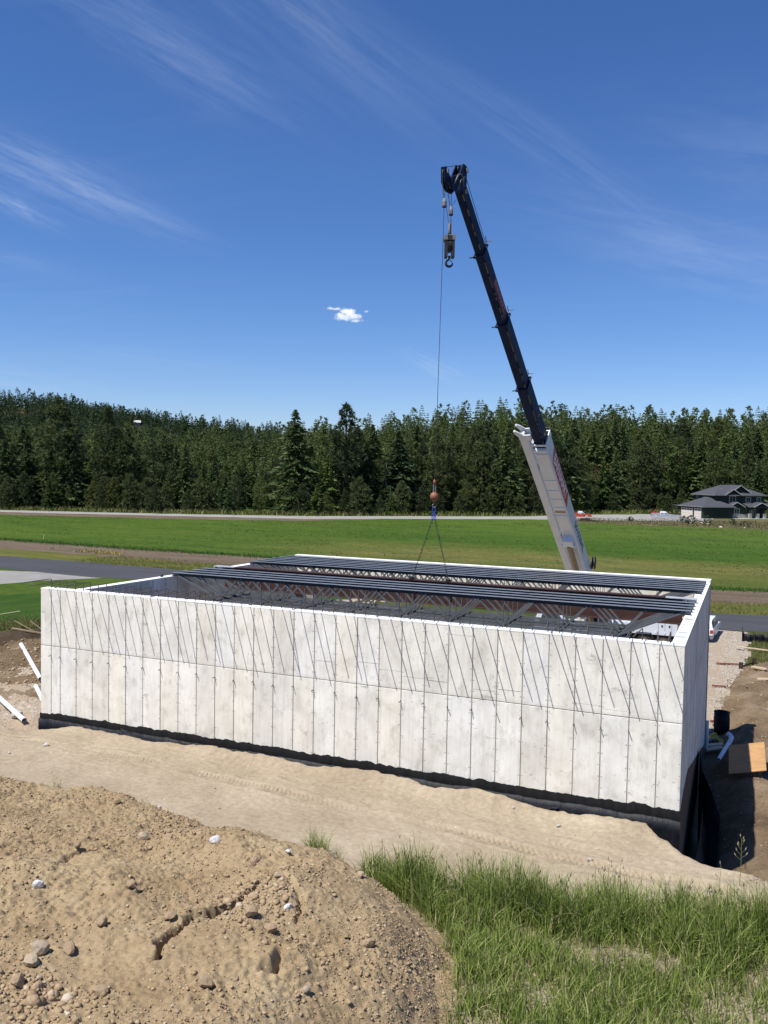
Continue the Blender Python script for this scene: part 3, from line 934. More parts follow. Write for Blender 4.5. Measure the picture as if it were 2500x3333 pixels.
gm().box(xg0 + 0.45, xg1 - 0.45, yg - 0.15, yg + 0.15, gz - DG, gz - DG + 0.028).build('bottom_flange', M_REDIRON, gir)
for a, c, s in ((xg0, xg0 + 0.447, -1), (xg1 - 0.447, xg1, 1)):
    gm().box(a, c, yg - 0.008, yg + 0.008, H + 0.014, gz - 0.03).build('web_end', M_STEELGREY, gir)
    gm().box(a, c, yg - 0.12, yg + 0.12, H + 0.001, H + 0.013).build('bearing_plate', M_STEELGREY, gir)
    for xq in ((a + 0.02, a + 0.36) if s < 0 else (c - 0.35, c - 0.02)):
        gm().box(xq, xq + 0.014, yg - 0.145, yg - 0.009, H + 0.014, gz - 0.03).box(xq, xq + 0.014, yg + 0.009, yg + 0.145, H + 0.014, gz - 0.03).build('stiffener', M_STEELGREY, gir)
# ------------------------------------------------------------------ crane
M_WHITE = material('white_crane_paint', rough=0.35, spec=0.5, fn=lambda nt, b: {
    'Base Color': nt.mix(nt.math('MULTIPLY', nt.step(nt.noise(nt.mapping(nt.pos(), (2, 2, 1)), 1.0, 5, 0.65), 0.45, 0.75), 0.35), (0.58, 0.615, 0.66), (0.43, 0.44, 0.45))})
M_NAVY = material('navy_boom_paint', rough=0.55, spec=0.12, fn=lambda nt, b: {
    'Base Color': nt.ramp(nt.noise(nt.mapping(nt.pos(), (2, 2, 0.6)), 1.0, 5, 0.6), [(0.3, (0.0030, 0.010, 0.036)), (0.75, (0.006, 0.018, 0.058))])})
M_DARK = mottled('dark_machinery', (0.010, 0.011, 0.014), (0.035, 0.036, 0.040), 5, 0.5)
M_STEEL = mottled('worn_steel', (0.22, 0.22, 0.21), (0.36, 0.35, 0.33), 6, 0.45, 0, None, 0.6)
M_RED = mottled('red_sign_paint', (0.40, 0.022, 0.026), (0.46, 0.030, 0.034), 3, 0.45)
M_LETTER = material('white_lettering', (0.78, 0.78, 0.76), 0.5)
M_DIMLETTER = material('faded_red_lettering', (0.42, 0.17, 0.19), 0.6)
M_DIMRED = material('faded_red_panel', (0.085, 0.014, 0.024), 0.6)
M_BLACKLET = material('black_lettering', (0.02, 0.024, 0.03), 0.5)
M_YELLOW = mottled('worn_yellow_mark', (0.05, 0.045, 0.03), (0.20, 0.165, 0.08), 6, 0.7)
M_ROPE = mottled('wire_rope', (0.030, 0.029, 0.028), (0.06, 0.056, 0.05), 30, 0.6, 0, None, 0.3)
M_TYRE = mottled('tyre_rubber', (0.012, 0.012, 0.012), (0.03, 0.029, 0.027), 5, 0.85)
M_TANHUB = mottled('tan_wheel_hub', (0.36, 0.31, 0.22), (0.46, 0.41, 0.31), 5, 0.6)
M_GLASS = material('dark_window_glass', (0.015, 0.020, 0.024), 0.06, 0.0, None, 0.8)
M_BROWNROD = mottled('brown_cylinder_rod', (0.20, 0.15, 0.09), (0.30, 0.23, 0.15), 8, 0.35, 0, None, 0.5)
M_BLOCKGREY = mottled('grey_block_paint', (0.13, 0.13, 0.125), (0.22, 0.22, 0.21), 6, 0.6)

TIP = Vector((11.431, 10.1, 22.551))
PIV = Vector((13.192, 36.2, 1.695))
AX = (TIP - PIV).normalized()              # up the boom
NS = AX.cross(Vector((0, 0, 1))).normalized()
if NS.x < 0:
    NS = -NS                               # outward on the +x side
NT_ = NS.cross(AX) if NS.cross(AX).z > 0 else AX.cross(NS)   # outward on the upper side
BL = (TIP - PIV).length
def bp(t, s=0.0, u=0.0):
    """point at distance t down the boom from its tip, s sideways, u upward"""
    return TIP - AX*t + NS*s + NT_*u

crane = empty('mobile_crane', (13.3, 35.3, 0.0), 0, 'white and navy truck crane with its long boom raised over the concrete building', 'crane')
def bbox_boom(m, t0, t1, b, d, s=0.0, u=0.0, ch=0.07):
    """chamfered boom box between two distances from the tip"""
    pr = []
    for (sx, sy) in ((-1, -1), (1, -1), (1, 1), (-1, 1)):
        c = min(ch, b*0.2)
        if (sx*sy) > 0:
            pr += [(sx*b/2, sy*(d/2 - c)), (sx*(b/2 - c), sy*d/2)] if (sx, sy) != (-1, -1) else [(-b/2, -d/2 + c), (-b/2 + c, -d/2)]
        else:
            pr += [(sx*(b/2 - c), sy*d/2), (sx*b/2, sy*(d/2 - c))]
    m.prism([bp(t0, s + p, u + q) for p, q in pr], -AX*(t1 - t0))
    return m
secs = [(0.15, 3.44, 0.33, 0.64), (3.44, 7.29, 0.39, 0.71), (7.29, 11.39, 0.46, 0.78), (11.39, 15.9, 0.53, 0.85)]
for (t0, t1, b, d) in secs:
    bbox_boom(MB(), t0, t1 + 0.02, b, d).build('boom_section', M_NAVY, crane)
TB0, TB1 = 15.35, BL + 0.4
BB, BD = 0.76, 1.06
base = bbox_boom(MB(), TB0 + 0.35, TB1, BB, BD).build('boom_base', M_WHITE, crane)
# head frame of the base section
m = MB()
for s in (-1, 1):
    m.obox(bp(TB0 + 0.17, s*(BB/2 + 0.012), 0.0), NS*0.015, AX*0.19, NT_*(BD/2))
m.obox(bp(TB0 + 0.45, 0, -BD/2 - 0.03), NS*(BB/2), AX*0.05, NT_*0.03)
m.obox(bp(TB0 + 0.75, 0, -BD/2 - 0.025), NS*(BB/2), AX*0.03, NT_*0.025)
m.build('base_head_frame', M_WHITE, crane)
# rungs across the underside of the base
for t in (18.3, 19.2, 20.0, 20.75, 21.5):
    MB().obox(bp(t, 0, -BD/2 - 0.02), NS*(BB*0.46), AX*0.035, NT_*0.02).build('rung', M_WHITE, crane)
MB().obox(bp(21.15, 0, -BD/2 - 0.006), NS*(BB*0.40), AX*0.10, NT_*0.004).build('rust_patch', M_BROWNROD, crane)
# collars with their rope guides
for (t, b, d) in ((3.44, 0.39, 0.71), (7.29, 0.46, 0.78), (11.39, 0.53, 0.85), (15.42, BB - 0.1, BD - 0.1)):
    m = MB()
    w = 0.055
    m.obox(bp(t, 0, -d/2 - 0.02), NS*(b/2 + 0.04), AX*w, NT_*0.025)
    m.obox(bp(t, 0, d/2 + 0.02), NS*(b/2 + 0.04), AX*w, NT_*0.025)
    for s in (-1, 1):
        m.obox(bp(t, s*(b/2 + 0.02), 0), NS*0.02, AX*w*0.6, NT_*(d/2))
    m.obox(bp(t, -b/2 - 0.12, -d/2 - 0.02), NS*0.09, AX*0.02, NT_*0.015)
    m.build('collar', M_NAVY if t < 15 else M_WHITE, crane)
    g = MB()
    g.bar(bp(t, 0.05, d/2 + 0.04), bp(t, 0.12, d/2 + 0.30), 0.035, 0.035)
    g.bar(bp(t, 0.10, d/2 + 0.24), bp(t - 0.22, 0.10, d/2 + 0.34), 0.03, 0.03)
    g.bar(bp(t, 0.10, d/2 + 0.28), bp(t + 0.03, 0.34, d/2 + 0.30), 0.03, 0.03)
    g.build('rope_guide', M_BLOCKGREY, crane)
# worn yellow marks along the lower edge of each section
m = MB()
rr = random.Random(5)
for (t0, t1, b, d) in secs:
    t = t0 + 0.35
    cont = rr.random() < 0.5
    while t < t1 - 0.3:
        ln = rr.uniform(0.10, 0.35) if (t - t0) > 1.8 or t0 < 3 else rr.uniform(0.4, 0.8)
        ln = min(ln, t1 - 0.1 - t)
        m.obox(bp(t + ln/2, b/2 - 0.035, -d/2 + 0.030), (NS*0.016 + NT_*0.016), AX*ln/2, (NS - NT_)*0.012)
        t += ln + rr.uniform(0.06, 0.45)
link('edge_marks', m.mesh('edge_marks', M_YELLOW), crane)['kind'] = 'stuff'
for (t, b) in ((4.1, 0.39), (4.6, 0.39), (9.0, 0.46)):
    MB().cyl(bp(t, b/2 - 0.002, 0.05), bp(t, b/2 + 0.006, 0.05), 0.05, 12).build('pin_hole', M_DARK, crane)

def face_text(txt, size, t_start, s, u, matl, name, parent, bold=0.0, sx=1.0):
    """lettering on the +x side of the boom, reading down the boom"""
    c = bpy.data.curves.new(name, 'FONT')
    c.body = txt
    c.size = size
    c.extrude = 0.004
    c.offset = bold
    c.space_character = 1.05
    c.align_x = 'LEFT'
    c.align_y = 'CENTER'
    c.materials.append(matl)
    tmp = bpy.data.objects.new(name, c)
    COL.objects.link(tmp)
    bpy.context.view_layer.update()
    me = bpy.data.meshes.new_from_object(tmp.evaluated_get(bpy.context.evaluated_depsgraph_get()))
    me.name = name
    bpy.data.objects.remove(tmp)
    o = bpy.data.objects.new(name, me)
    COL.objects.link(o)
    X, Y, Z = -AX, NT_, NS
    if X.cross(Y).dot(Z) < 0:
        Y = -Y
    p = bp(t_start, s, u)
    Mx = Matrix(((X.x*sx, Y.x, Z.x, p.x), (X.y*sx, Y.y, Z.y, p.y), (X.z*sx, Y.z, Z.z, p.z), (0, 0, 0, 1)))
    o.parent = parent
    o.matrix_parent_inverse = base_matrix(parent).inverted()
    o.matrix_basis = Mx
    return o
# sign on the base section: white letters on a red panel with slanted ends
s0 = BB/2
pan = MB().prism([bp(16.55, s0 + 0.002, BD*0.40), bp(16.95, s0 + 0.002, -BD*0.36), bp(20.95, s0 + 0.002, -BD*0.36), bp(20.55, s0 + 0.002, BD*0.40)], NS*0.004).build('sign_panel', M_RED, crane)
face_text('BARNHART', 0.90, 16.98, s0 + 0.010, 0.02, M_LETTER, 'lettering', pan, 0.006, 0.705)
face_text('50155SHL', 0.62, 23.0, s0 + 0.004, 0.05, M_BLACKLET, 'lettering', base, 0.008, 1.05)
b3 = secs[1]
pan2 = MB().prism([bp(4.9, b3[2]/2 + 0.002, 0.27), bp(5.0, b3[2]/2 + 0.002, -0.24), bp(7.0, b3[2]/2 + 0.002, -0.24), bp(6.9, b3[2]/2 + 0.002, 0.27)], NS*0.003).build('sign_panel', M_DIMRED, crane)
face_text('BARNHART', 0.42, 5.08, b3[2]/2 + 0.008, 0.01, M_DIMLETTER, 'lettering', pan2, 0.003, 0.74)
for t, ch in ((13.6, '2'), (15.05, '8')):
    face_text(ch, 0.22, t, 0.27 + 0.003, 0.0, M_LETTER, 'lettering', crane)

# stowed jib alongside the base section, with its forked foot
JB, JD = 0.46, 0.46
js, ju = -(BB/2 + JB/2 + 0.16), -0.10
def taper(m, t0, t1, w0, w1, s, u, d):
    m.add([bp(t0, s - w0/2, u - d/2), bp(t0, s + w0/2, u - d/2), bp(t0, s + w0/2, u + d/2), bp(t0, s - w0/2, u + d/2),
           bp(t1, s - w1/2, u - d/2), bp(t1, s + w1/2, u - d/2), bp(t1, s + w1/2, u + d/2), bp(t1, s - w1/2, u + d/2)],
          [(0, 1, 2, 3), (7, 6, 5, 4), (0, 4, 5, 1), (1, 5, 6, 2), (2, 6, 7, 3), (3, 7, 4, 0)])
    return m
taper(MB(), 15.2, 29.5, JB, JB*0.9, js, ju, JD).build('stowed_jib', M_WHITE, crane)
m = MB()
for u in (-1, 1):
    q = ju + u*JD*0.46
    m.prism([bp(15.2, js - 0.22, q), bp(15.2, js + 0.42, q), bp(14.75, js + 0.42, q), bp(14.78, js + 0.05, q), bp(14.55, js - 0.18, q), bp(14.45, js - 0.36, q), bp(14.62, js - 0.42, q), bp(14.9, js - 0.26, q)], NT_*0.05*u)
    m.cyl(bp(14.52, js - 0.38, q - 0.06), bp(14.52, js - 0.38, q + 0.06), 0.06, 10)
m.obox(bp(15.12, js, ju), NS*0.26, AX*0.04, NT_*(JD*0.5))
m.cyl(bp(14.95, js - 0.05, ju - 0.25), bp(14.95, js - 0.05, ju + 0.25), 0.09, 12)
m.build('jib_foot', M_WHITE, crane)
for t in (17.5, 24.0):
    MB().obox(bp(t, -(BB/2 + 0.08), ju), NS*0.085, AX*0.10, NT_*0.14).build('jib_bracket', M_STEELGREY, crane)

# boom head: side plates, main sheaves below, forward nose with a single sheave
FW = Vector((-0.07, -1.0, 0.0)).normalized()    # the way the boom points, level
SD = Vector((1.0, -0.07, 0.0)).normalized()
hd = Vector((11.44, 9.80, 22.56))
m = MB()
for s in (-0.17, 0.15):
    o = hd + SD*s
    m.prism([o + FW*(-0.72) + Vector((0, 0, -0.10)), o + FW*0.05 + Vector((0, 0, -0.66)), o + FW*0.65 + Vector((0, 0, -0.72)), o + FW*0.95 + Vector((0, 0, -0.40)),
             o + FW*0.65 + Vector((0, 0, -0.16)), o + FW*0.15 + Vector((0, 0, -0.08)), o + FW*(-0.35) + Vector((0, 0, 0.60)), o + FW*(-0.70) + Vector((0, 0, 0.60))], SD*0.035)
m.bar(hd + FW*(-0.1) + Vector((0, 0, 0.05)) - SD*0.25, hd + FW*(-0.1) + Vector((0, 0, 0.05)) + SD*0.25, 0.10, 0.10)
m.bar(hd + FW*0.3 + Vector((0, 0, -0.2)) - SD*0.25, hd + FW*0.3 + Vector((0, 0, -0.2)) + SD*0.25, 0.12, 0.12)
m.build('boom_head', M_NAVY, crane)
def sheave(c, r, name='sheave', w=0.06):
    g = MB()
    a = Vector(c) - SD*w/2
    for ra, rb, k0, k1 in ((r, r*0.86, 0, 0.35), (r*0.86, r*0.86, 0.35, 0.65), (r*0.86, r, 0.65, 1.0)):
        g.tube([a + SD*w*k0, a + SD*w*k1], [ra, rb], 18)
    return g.build(name, M_DARK, crane)
for s in (-0.11, 0.0, 0.11):
    sheave(hd + FW*0.78 + SD*s + Vector((0, 0, -0.50)), 0.20)
for s in (-0.08, 0.08):
    sheave(hd + FW*(-0.55) + SD*s + Vector((0, 0, 0.44)), 0.19)
m = MB()
for s in (-0.07, 0.05):
    o = hd + SD*s
    m.prism([o + FW*0.60 + Vector((0, 0, -0.60)), o + FW*1.00 + Vector((0, 0, -0.76)), o + FW*1.24 + Vector((0, 0, -0.56)), o + FW*1.27 + Vector((0, 0, -0.02)), o + FW*1.08 + Vector((0, 0, 0.06)), o + FW*0.60 + Vector((0, 0, -0.30))], SD*0.03)
m.build('nose_plate', M_NAVY, crane)
sheave(hd + FW*1.10 + Vector((0, 0, -0.22)), 0.20)
for p in ((-0.6, 0.24, 0.40), (-0.2, 0.24, -0.05), (-0.55, 0.24, -0.42), (1.05, 0.12, -0.12)):
    MB().obox(hd + FW*p[0] + SD*p[1] + Vector((0, 0, p[2])), FW*0.05, SD*0.03, Vector((0, 0, 0.08))).build('light', M_BLOCKGREY, crane)
g = MB()
g.sm = True
g.tube([hd + FW*(-0.3) + SD*0.24 + Vector((0, 0, -0.3)), hd + FW*0.05 + SD*0.27 + Vector((0, 0, 0.05)), hd + FW*0.35 + SD*0.26 + Vector((0, 0, -0.05)), hd + FW*0.62 + SD*0.24 + Vector((0, 0, -0.45))], 0.03, 6)
g.tube([hd + FW*(-0.4) + SD*0.24 + Vector((0, 0, 0.1)), hd + FW*0.1 + SD*0.27 + Vector((0, 0, -0.2)), hd + FW*0.3 + SD*0.24 + Vector((0, 0, -0.6))], 0.025, 6)
g.build('hydraulic_hose', M_JOIST, crane)
# hoist ropes lying along the back of the boom
m = MB()
for s, r_ in ((-0.08, 0.012), (0.06, 0.012)):
    m.tube([hd + FW*(-0.78) + SD*s + Vector((0, 0, 0.40)), bp(6.0, s, 0.50), bp(15.5, s, 0.65), bp(27.0, s, 0.80)], r_, 5)
m.tube([hd + FW*(-0.55) + SD*0.08 + Vector((0, 0, 0.63)), hd + FW*1.10 + Vector((0, 0, 0.02))], 0.012, 5)
m.build('boom_rope', M_ROPE, crane)

# lift cylinder, hose reel
m = MB()
m.obox(bp(23.75, 0, -BD/2 - 0.22), NS*0.30, AX*0.26, NT_*0.22)
m.cyl(bp(24.1, -0.42, -BD/2 - 0.30), bp(24.1, 0.42, -BD/2 - 0.30), 0.11, 14)
m.build('cylinder_bracket', M_WHITE, crane)
MB().cyl(bp(24.1, 0, -BD/2 - 0.30), Vector((13.3, 33.9, 1.25)), 0.17, 16).build('lift_cylinder', M_BROWNROD, crane)
MB().lathe([(0.02, -0.10), (0.40, -0.10), (0.40, -0.06), (0.16, -0.05), (0.16, 0.05), (0.40, 0.06), (0.40, 0.10), (0.02, 0.10)], tuple(bp(28.1, BB/2 + 0.14, BD/2 + 0.12)), 18, 'X').build('hose_reel', M_DARK, crane)
# superstructure, operator's cab and carrier
m = MB()
m.box(12.3, 14.4, 35.1, 37.0, 0.95, 1.30)
m.cyl((13.3, 35.5, 0.80), (13.3, 35.5, 0.99), 1.0, 28)
for s in (-0.55, 0.55):
    m.prism([(13.2 + s, 35.3, 1.3), (13.2 + s, 37.1, 1.3), (13.2 + s, 36.6, 2.15), (13.2 + s, 35.9, 2.15)], (0.05, 0, 0))
m.build('turntable', M_WHITE, crane)
cabm = MB()
prof = [(12.50, 0.85), (14.35, 0.85), (14.35, 1.25), (14.28, 1.98), (12.78, 1.98), (12.50, 1.30)]
cabm.prism([(x, 34.10, z) for x, z in prof], (0, 0.95, 0))
cab = cabm.build('operator_cab', M_WHITE, crane)
for pr_ in ([(12.68, 1.22), (13.55, 1.22), (13.55, 1.86), (12.88, 1.86)], [(13.63, 1.22), (14.2, 1.22), (14.17, 1.86), (13.63, 1.86)]):
    MB().prism([(x, 34.094, z) for x, z in pr_], (0, 0.02, 0)).build('window', M_GLASS, cab)
for x in (12.30, 14.72, 15.3):
    MB().box(x, x + 0.13, 33.86, 33.98, 1.15, 1.75).build('mirror', M_WHITE, crane)
m = MB()
m.box(9.6, 18.5, 34.55, 36.4, 0.50, 0.80)
m.build('chassis', M_DARK, crane)
m = MB()
m.box(15.6, 18.45, 34.16, 36.7, 1.02, 1.80)
m.box(14.5, 15.6, 34.3, 36.7, 0.98, 1.62)
deck = m.build('deck_box', M_WHITE, crane)
for x in (17.32, 17.72, 18.13):
    MB().box(x, x + 0.012, 34.150, 34.158, 0.75 + 0.3, 1.78).build('door_gap', M_DARK, deck)
for x in (17.5, 17.95):
    MB().box(x, x + 0.10, 34.130, 34.158, 1.55, 1.66).build('latch', M_DARK, deck)
for x in (17.15, 17.70):
    MB().box(x, x + 0.05, 34.12, 34.158, 1.12, 1.24).build('door_handle', M_LETTER, deck)
m = MB()
m.box(9.3, 11.9, 34.15, 36.7, 0.55, 1.15)
m.prism([(9.3, 34.15, 1.15), (11.3, 34.15, 1.15), (11.3, 34.15, 2.0), (9.65, 34.15, 2.0)], (0, 1.2, 0))
ccab = m.build('carrier_cab', M_WHITE, crane)
MB().prism([(9.72, 34.142, 1.25), (11.0, 34.142, 1.25), (11.0, 34.142, 1.9), (9.95, 34.142, 1.9)], (0, 0.02, 0)).build('window', M_GLASS, ccab)
def wheel(c, r, w, parent, hub=None, axis='Y'):
    t = MB()
    t.sm = True
    h = w/2
    t.lathe([(r*0.55, -h), (r*0.90, -h), (r, -h*0.72), (r, h*0.72), (r*0.90, h), (r*0.55, h)], c, 24, axis)
    ty = t.build('wheel', M_TYRE, parent)
    k = MB()
    k.lathe([(0.02, -h*0.75), (r*0.2, -h*0.8), (r*0.25, -h*0.55), (r*0.52, -h*0.6), (r*0.57, -h*0.98), (r*0.57, h*0.98), (r*0.52, h*0.6), (r*0.25, h*0.55), (r*0.2, h*0.8), (0.02, h*0.75)], c, 20, axis)
    k.build('rim', hub or M_STEEL, ty)
    return ty
for x in (10.4, 11.6, 16.45, 17.65):
    for y in (34.42, 36.4):
        wheel((x, y, 0.53), 0.53, 0.36, crane, M_TANHUB)
MB().prism([(15.8, 34.14, 0.72), (16.0, 34.14, 1.12), (16.9, 34.14, 1.12), (17.1, 34.14, 0.72), (17.0, 34.14, 0.72), (16.84, 34.14, 1.06), (16.06, 34.14, 1.06), (15.9, 34.14, 0.72)], (0, 0.4, 0)).build('mudguard', M_DARK, crane)
for x in (12.2, 18.6):
    for y, s in ((33.2, -1), (37.6, 1)):
        k = MB()
        k.bar((x, 35.4, 0.70), (x, y, 0.70), 0.22, 0.22)
        k.box(x - 0.08, x + 0.08, y - 0.08, y + 0.08, 0.08, 0.85)
        k.cyl((x, y, 0.0), (x, y, 0.08), 0.30, 16)
        k.build('outrigger', M_WHITE, crane)

# ------------------------------------------------------------------ things hanging from the crane
NX = hd + FW*1.31 + Vector((0, 0, -0.22))
hx, hy = 11.53, 7.86
m = MB()
m.tube([(NX.x, NX.y, NX.z), (11.56, 8.20, 20.8), (hx, hy, 10.78)], 0.0115, 6)
tag(m.build('hoist_rope', M_ROPE), 'single long wire rope falling from the boom nose to the rusty orange ball', 'rope')
def a2b(c, rope_x, rope_top, label, r=0.085):
    """anti-two-block weight on its two-legged sling"""
    e = empty('switch_weight', c, 0, label, 'weight', 'small weights on the crane ropes')
    g = MB()
    g.lathe([(0.03, -0.14), (r, -0.12), (r*1.05, 0.0), (r, 0.04), (r*0.55, 0.15), (0.03, 0.17)], c, 14)
    g.build('weight_body', M_BLOCKGREY, e)
    MB().lathe([(r*0.9, -0.17), (r*1.02, -0.17), (r*1.02, -0.12), (r*0.9, -0.12)], c, 14).build('weight_ring', M_DARK, e)
    g = MB()
    for dx in rope_top:
        g.tube([Vector(c) + Vector((0, 0, 0.16)), Vector(dx)], 0.008, 5)
    g.build('sling', M_ROPE, e)
a2b((11.565, 8.22, 21.10), 0, [hd + FW*1.26 + Vector((0, 0, -0.50)), hd + FW*0.95 + Vector((0, 0, -0.74))], 'higher small grey weight on the single hoist rope under the boom nose')
a2b((11.69, 8.62, 20.90), 0, [hd + FW*0.95 + Vector((0, 0, -0.70)), hd + FW*0.35 + SD*0.2 + Vector((0, 0, -1.0))], 'lower small grey weight on the ropes above the hook block', 0.08)

# main hook block
hb = empty('hook_block', (11.67, 8.62, 18.9), 0, 'dark two-cheek crane hook block with grey top hanging below boom tip', 'hook block')
c = Vector((11.66, 8.62, 19.58))
R2 = Vector((0.919, 0.393, 0))
R3 = Vector((-0.393, 0.919, 0))
UZ = Vector((0, 0, 1))
for s in (-1, 1):
    MB().obox(c + R2*s*0.13 - UZ*0.06, R2*0.055, R3*0.20, UZ*0.36).build('cheek_plate', mottled('brown_cheek', (0.014, 0.012, 0.011), (0.030, 0.025, 0.021), 5, 0.6) if s < 0 else bpy.data.materials['brown_cheek'], hb)
top = MB()
top.prism([c - R2*0.22 + UZ*0.20 - R3*0.22, c - R2*0.19 + UZ*0.20 - R3*0.22 + R2*0.38, c + R2*0.22 + UZ*0.27 - R3*0.22, c + R2*0.20 + UZ*0.40 - R3*0.22, c - R2*0.20 + UZ*0.38 - R3*0.22, c - R2*0.235 + UZ*0.27 - R3*0.22], R3*0.44)
tp = top.build('top_guard', M_BLOCKGREY, hb)
MB().obox(c + UZ*0.29 - R3*0.224, R2*0.085, R3*0.003, UZ*0.07).build('rating_plate', M_DARK, tp)
k = MB()
for s in (-0.03, 0.03):
    k.tube([c + R2*(s - 0.018), c + R2*(s + 0.018)], 0.25, 18)
k.build('sheave', M_DARK, hb)
MB().bar(c - R2*0.12 - UZ*0.17, c + R2*0.12 - UZ*0.17, 0.03, 0.03).build('cross_pin', M_BLOCKGREY, hb)
k = MB()
k.sm = True
k.lathe([(0.02, -0.46), (0.045, -0.46), (0.05, -0.36), (0.02, -0.35)], tuple(c), 12)
hk = [c + UZ*(-0.44)] + [c + UZ*(-0.63) + R2*(0.125*math.sin(a)) + UZ*(0.125*math.cos(a)) for a in [-0.25 - q*0.33 for q in range(15)]]
k.tube(hk, [0.035, 0.036, 0.038, 0.041, 0.044, 0.047, 0.049, 0.050, 0.050, 0.049, 0.047, 0.044, 0.040, 0.034, 0.026, 0.016], 10)
k.build('hook', M_DARK, hb)
MB().bar(c - UZ*0.50 + R2*0.03, c - UZ*0.60 + R2*0.10, 0.02, 0.035).build('hook_latch', M_BLOCKGREY, hb)
m = MB()
for (tx, ox) in ((hd + FW*0.98 + SD*-0.08 + Vector((0, 0, -0.7)), -0.03), (hd + FW*0.72 + SD*0.02 + Vector((0, 0, -0.75)), 0.03), (hd + FW*0.62 + SD*0.10 + Vector((0, 0, -0.75)), 0.045)):
    m.tube([tx, c + UZ*0.75 + R2*(ox*1.0), c + UZ*0.25 + R2*ox], 0.011, 5)
m.build('reeved_rope', M_ROPE, hb)
k = MB()
k.sm = True
k.lathe([(0.02, 0.40), (0.05, 0.40), (0.06, 0.55), (0.045, 0.85), (0.02, 0.86)], tuple(c - R2*0.02), 10)
k.build('rope_socket', mottled('rope_wedge', (0.10, 0.09, 0.10), (0.18, 0.16, 0.17), 8, 0.6), hb)

# overhaul ball
M_BALL = material('rusty_orange_ball', rough=0.55, spec=0.4, fn=lambda nt, b: {
    'Base Color': nt.mix(nt.step(nt.noise(nt.pos(), 6, 6, 0.65), 0.42, 0.62), (0.36, 0.085, 0.035), (0.17, 0.10, 0.06)),
    'Normal': nt.bump(nt.noise(nt.pos(), 20, 4), 0.4, 0.01)})
M_REDFIT = mottled('red_fitting', (0.30, 0.06, 0.045), (0.22, 0.10, 0.07), 8, 0.55)
bc = Vector((11.52, 7.86, 10.14))
ob = empty('overhaul_ball', bc, 0, 'rusty orange headache ball hanging on the crane rope against the forest', 'crane ball')
k = MB()
k.sm = True
R_ = 0.158
k.lathe([(0.045, R_*1.06)] + [(R_*math.sin(a), R_*math.cos(a)*(1.05 if a < 1.57 else 1.15)) for a in [0.28 + i*0.235 for i in range(11)]] + [(0.05, -R_*1.3), (0.045, -R_*1.42), (0.01, -R_*1.42)], tuple(bc), 28)
k.build('ball_body', M_BALL, ob)
k = MB()
k.sm = True
k.lathe([(0.01, 0.64), (0.03, 0.63), (0.055, 0.55), (0.045, 0.46), (0.02, 0.45)], tuple(bc), 12)
k.build('wedge_socket', M_REDFIT, ob)
k = MB()
for s in (-0.04, 0.04):
    k.bar(bc + R2*s + UZ*0.17, bc + R2*s*0.7 + UZ*0.46, 0.018, 0.03)
k.build('swivel', M_STEEL, ob)
k = MB()
k.sm = True
hk = [bc - UZ*0.24] + [bc - UZ*0.345 + R2*(0.062*math.sin(a)) + UZ*(0.062*math.cos(a)) for a in [-0.3 - q*0.4 for q in range(12)]]
k.tube(hk, 0.016, 8)
k.build('hook', M_STEEL, ob)

# two-legged chain sling down to the girder
M_BLUE = mottled('blue_lifting_link', (0.015, 0.04, 0.36), (0.03, 0.07, 0.50), 12, 0.4)
M_CHAIN = mottled('dark_chain', (0.030, 0.030, 0.030), (0.075, 0.07, 0.062), 20, 0.5, 0, None, 0.5)
sl_ = empty('chain_sling', (11.5, 7.86, H), 0, 'two-legged chain sling with blue top links spread down to the red-brown girder', 'chain sling')
def linkpts(c, u, v, a, b, n=10):
    return [Vector(c) + u*(a*math.cos(2*math.pi*i/n)) + v*(b*math.sin(2*math.pi*i/n)) for i in range(n)]
k = MB()
k.sm = True
k.tube(linkpts(bc - UZ*0.50, R2, UZ, 0.062, 0.10, 16), 0.014, 6, close=True)
k.tube(linkpts(bc - UZ*0.64, R2, UZ, 0.035, 0.06, 12), 0.012, 6, close=True)
k.build('master_link', M_BLUE, sl_)
for s in (-1, 1):
    k = MB()
    k.sm = True
    for zz in (0.70, 0.80):
        k.tube(linkpts(bc - UZ*zz + R2*s*0.045, R2, UZ, 0.030, 0.055, 10), 0.013, 6, close=True)
    k.obox(bc - UZ*0.86 + R2*s*0.05, R2*0.028, R3*0.02, UZ*0.035)
    k.build('shortening_hook', M_BLUE, sl_)
for s, ex in ((-1, 10.70), (1, 12.15)):
    a = bc - UZ*0.90 + R2*s*0.055
    e = Vector((ex, 7.86, gz + 0.05))
    d = (e - a)
    n = int(d.length/0.075)
    dn = d.normalized()
    q1 = dn.cross(R3).normalized()
    k = MB()
    for i in range(n):
        cc = a + d*((i + 0.5)/n)
        u = q1 if i % 2 else R3
        k.tube(linkpts(cc, u, dn, 0.026, 0.050, 8), 0.0095, 4, close=True)
    k.build('chain_leg', M_CHAIN, sl_)
    k = MB()
    k.obox((ex, 7.86, gz + 0.03), (0.06, 0, 0), (0, 0.17, 0), (0, 0, 0.022))
    k.cyl((ex - 0.07, 7.80, gz + 0.09), (ex + 0.07, 7.80, gz + 0.09), 0.05, 10)
    k.build('beam_clamp', M_DARK, sl_)
    k = MB()
    for i in range(19):
        u = R2 if i % 2 else R3
        k.tube(linkpts((ex, 7.64, gz - 0.06 - i*0.066), u, UZ, 0.024, 0.044, 8), 0.009, 4, close=True)
    hz = gz - 0.06 - 19*0.066
    k.tube([Vector((ex, 7.64, hz + 0.02))] + [Vector((ex + 0.05*math.sin(a_), 7.64, hz - 0.09 + 0.06*math.cos(a_))) for a_ in [-0.3 - q*0.5 for q in range(9)]], 0.014, 6)
    k.build('chain_tail', M_CHAIN, sl_)
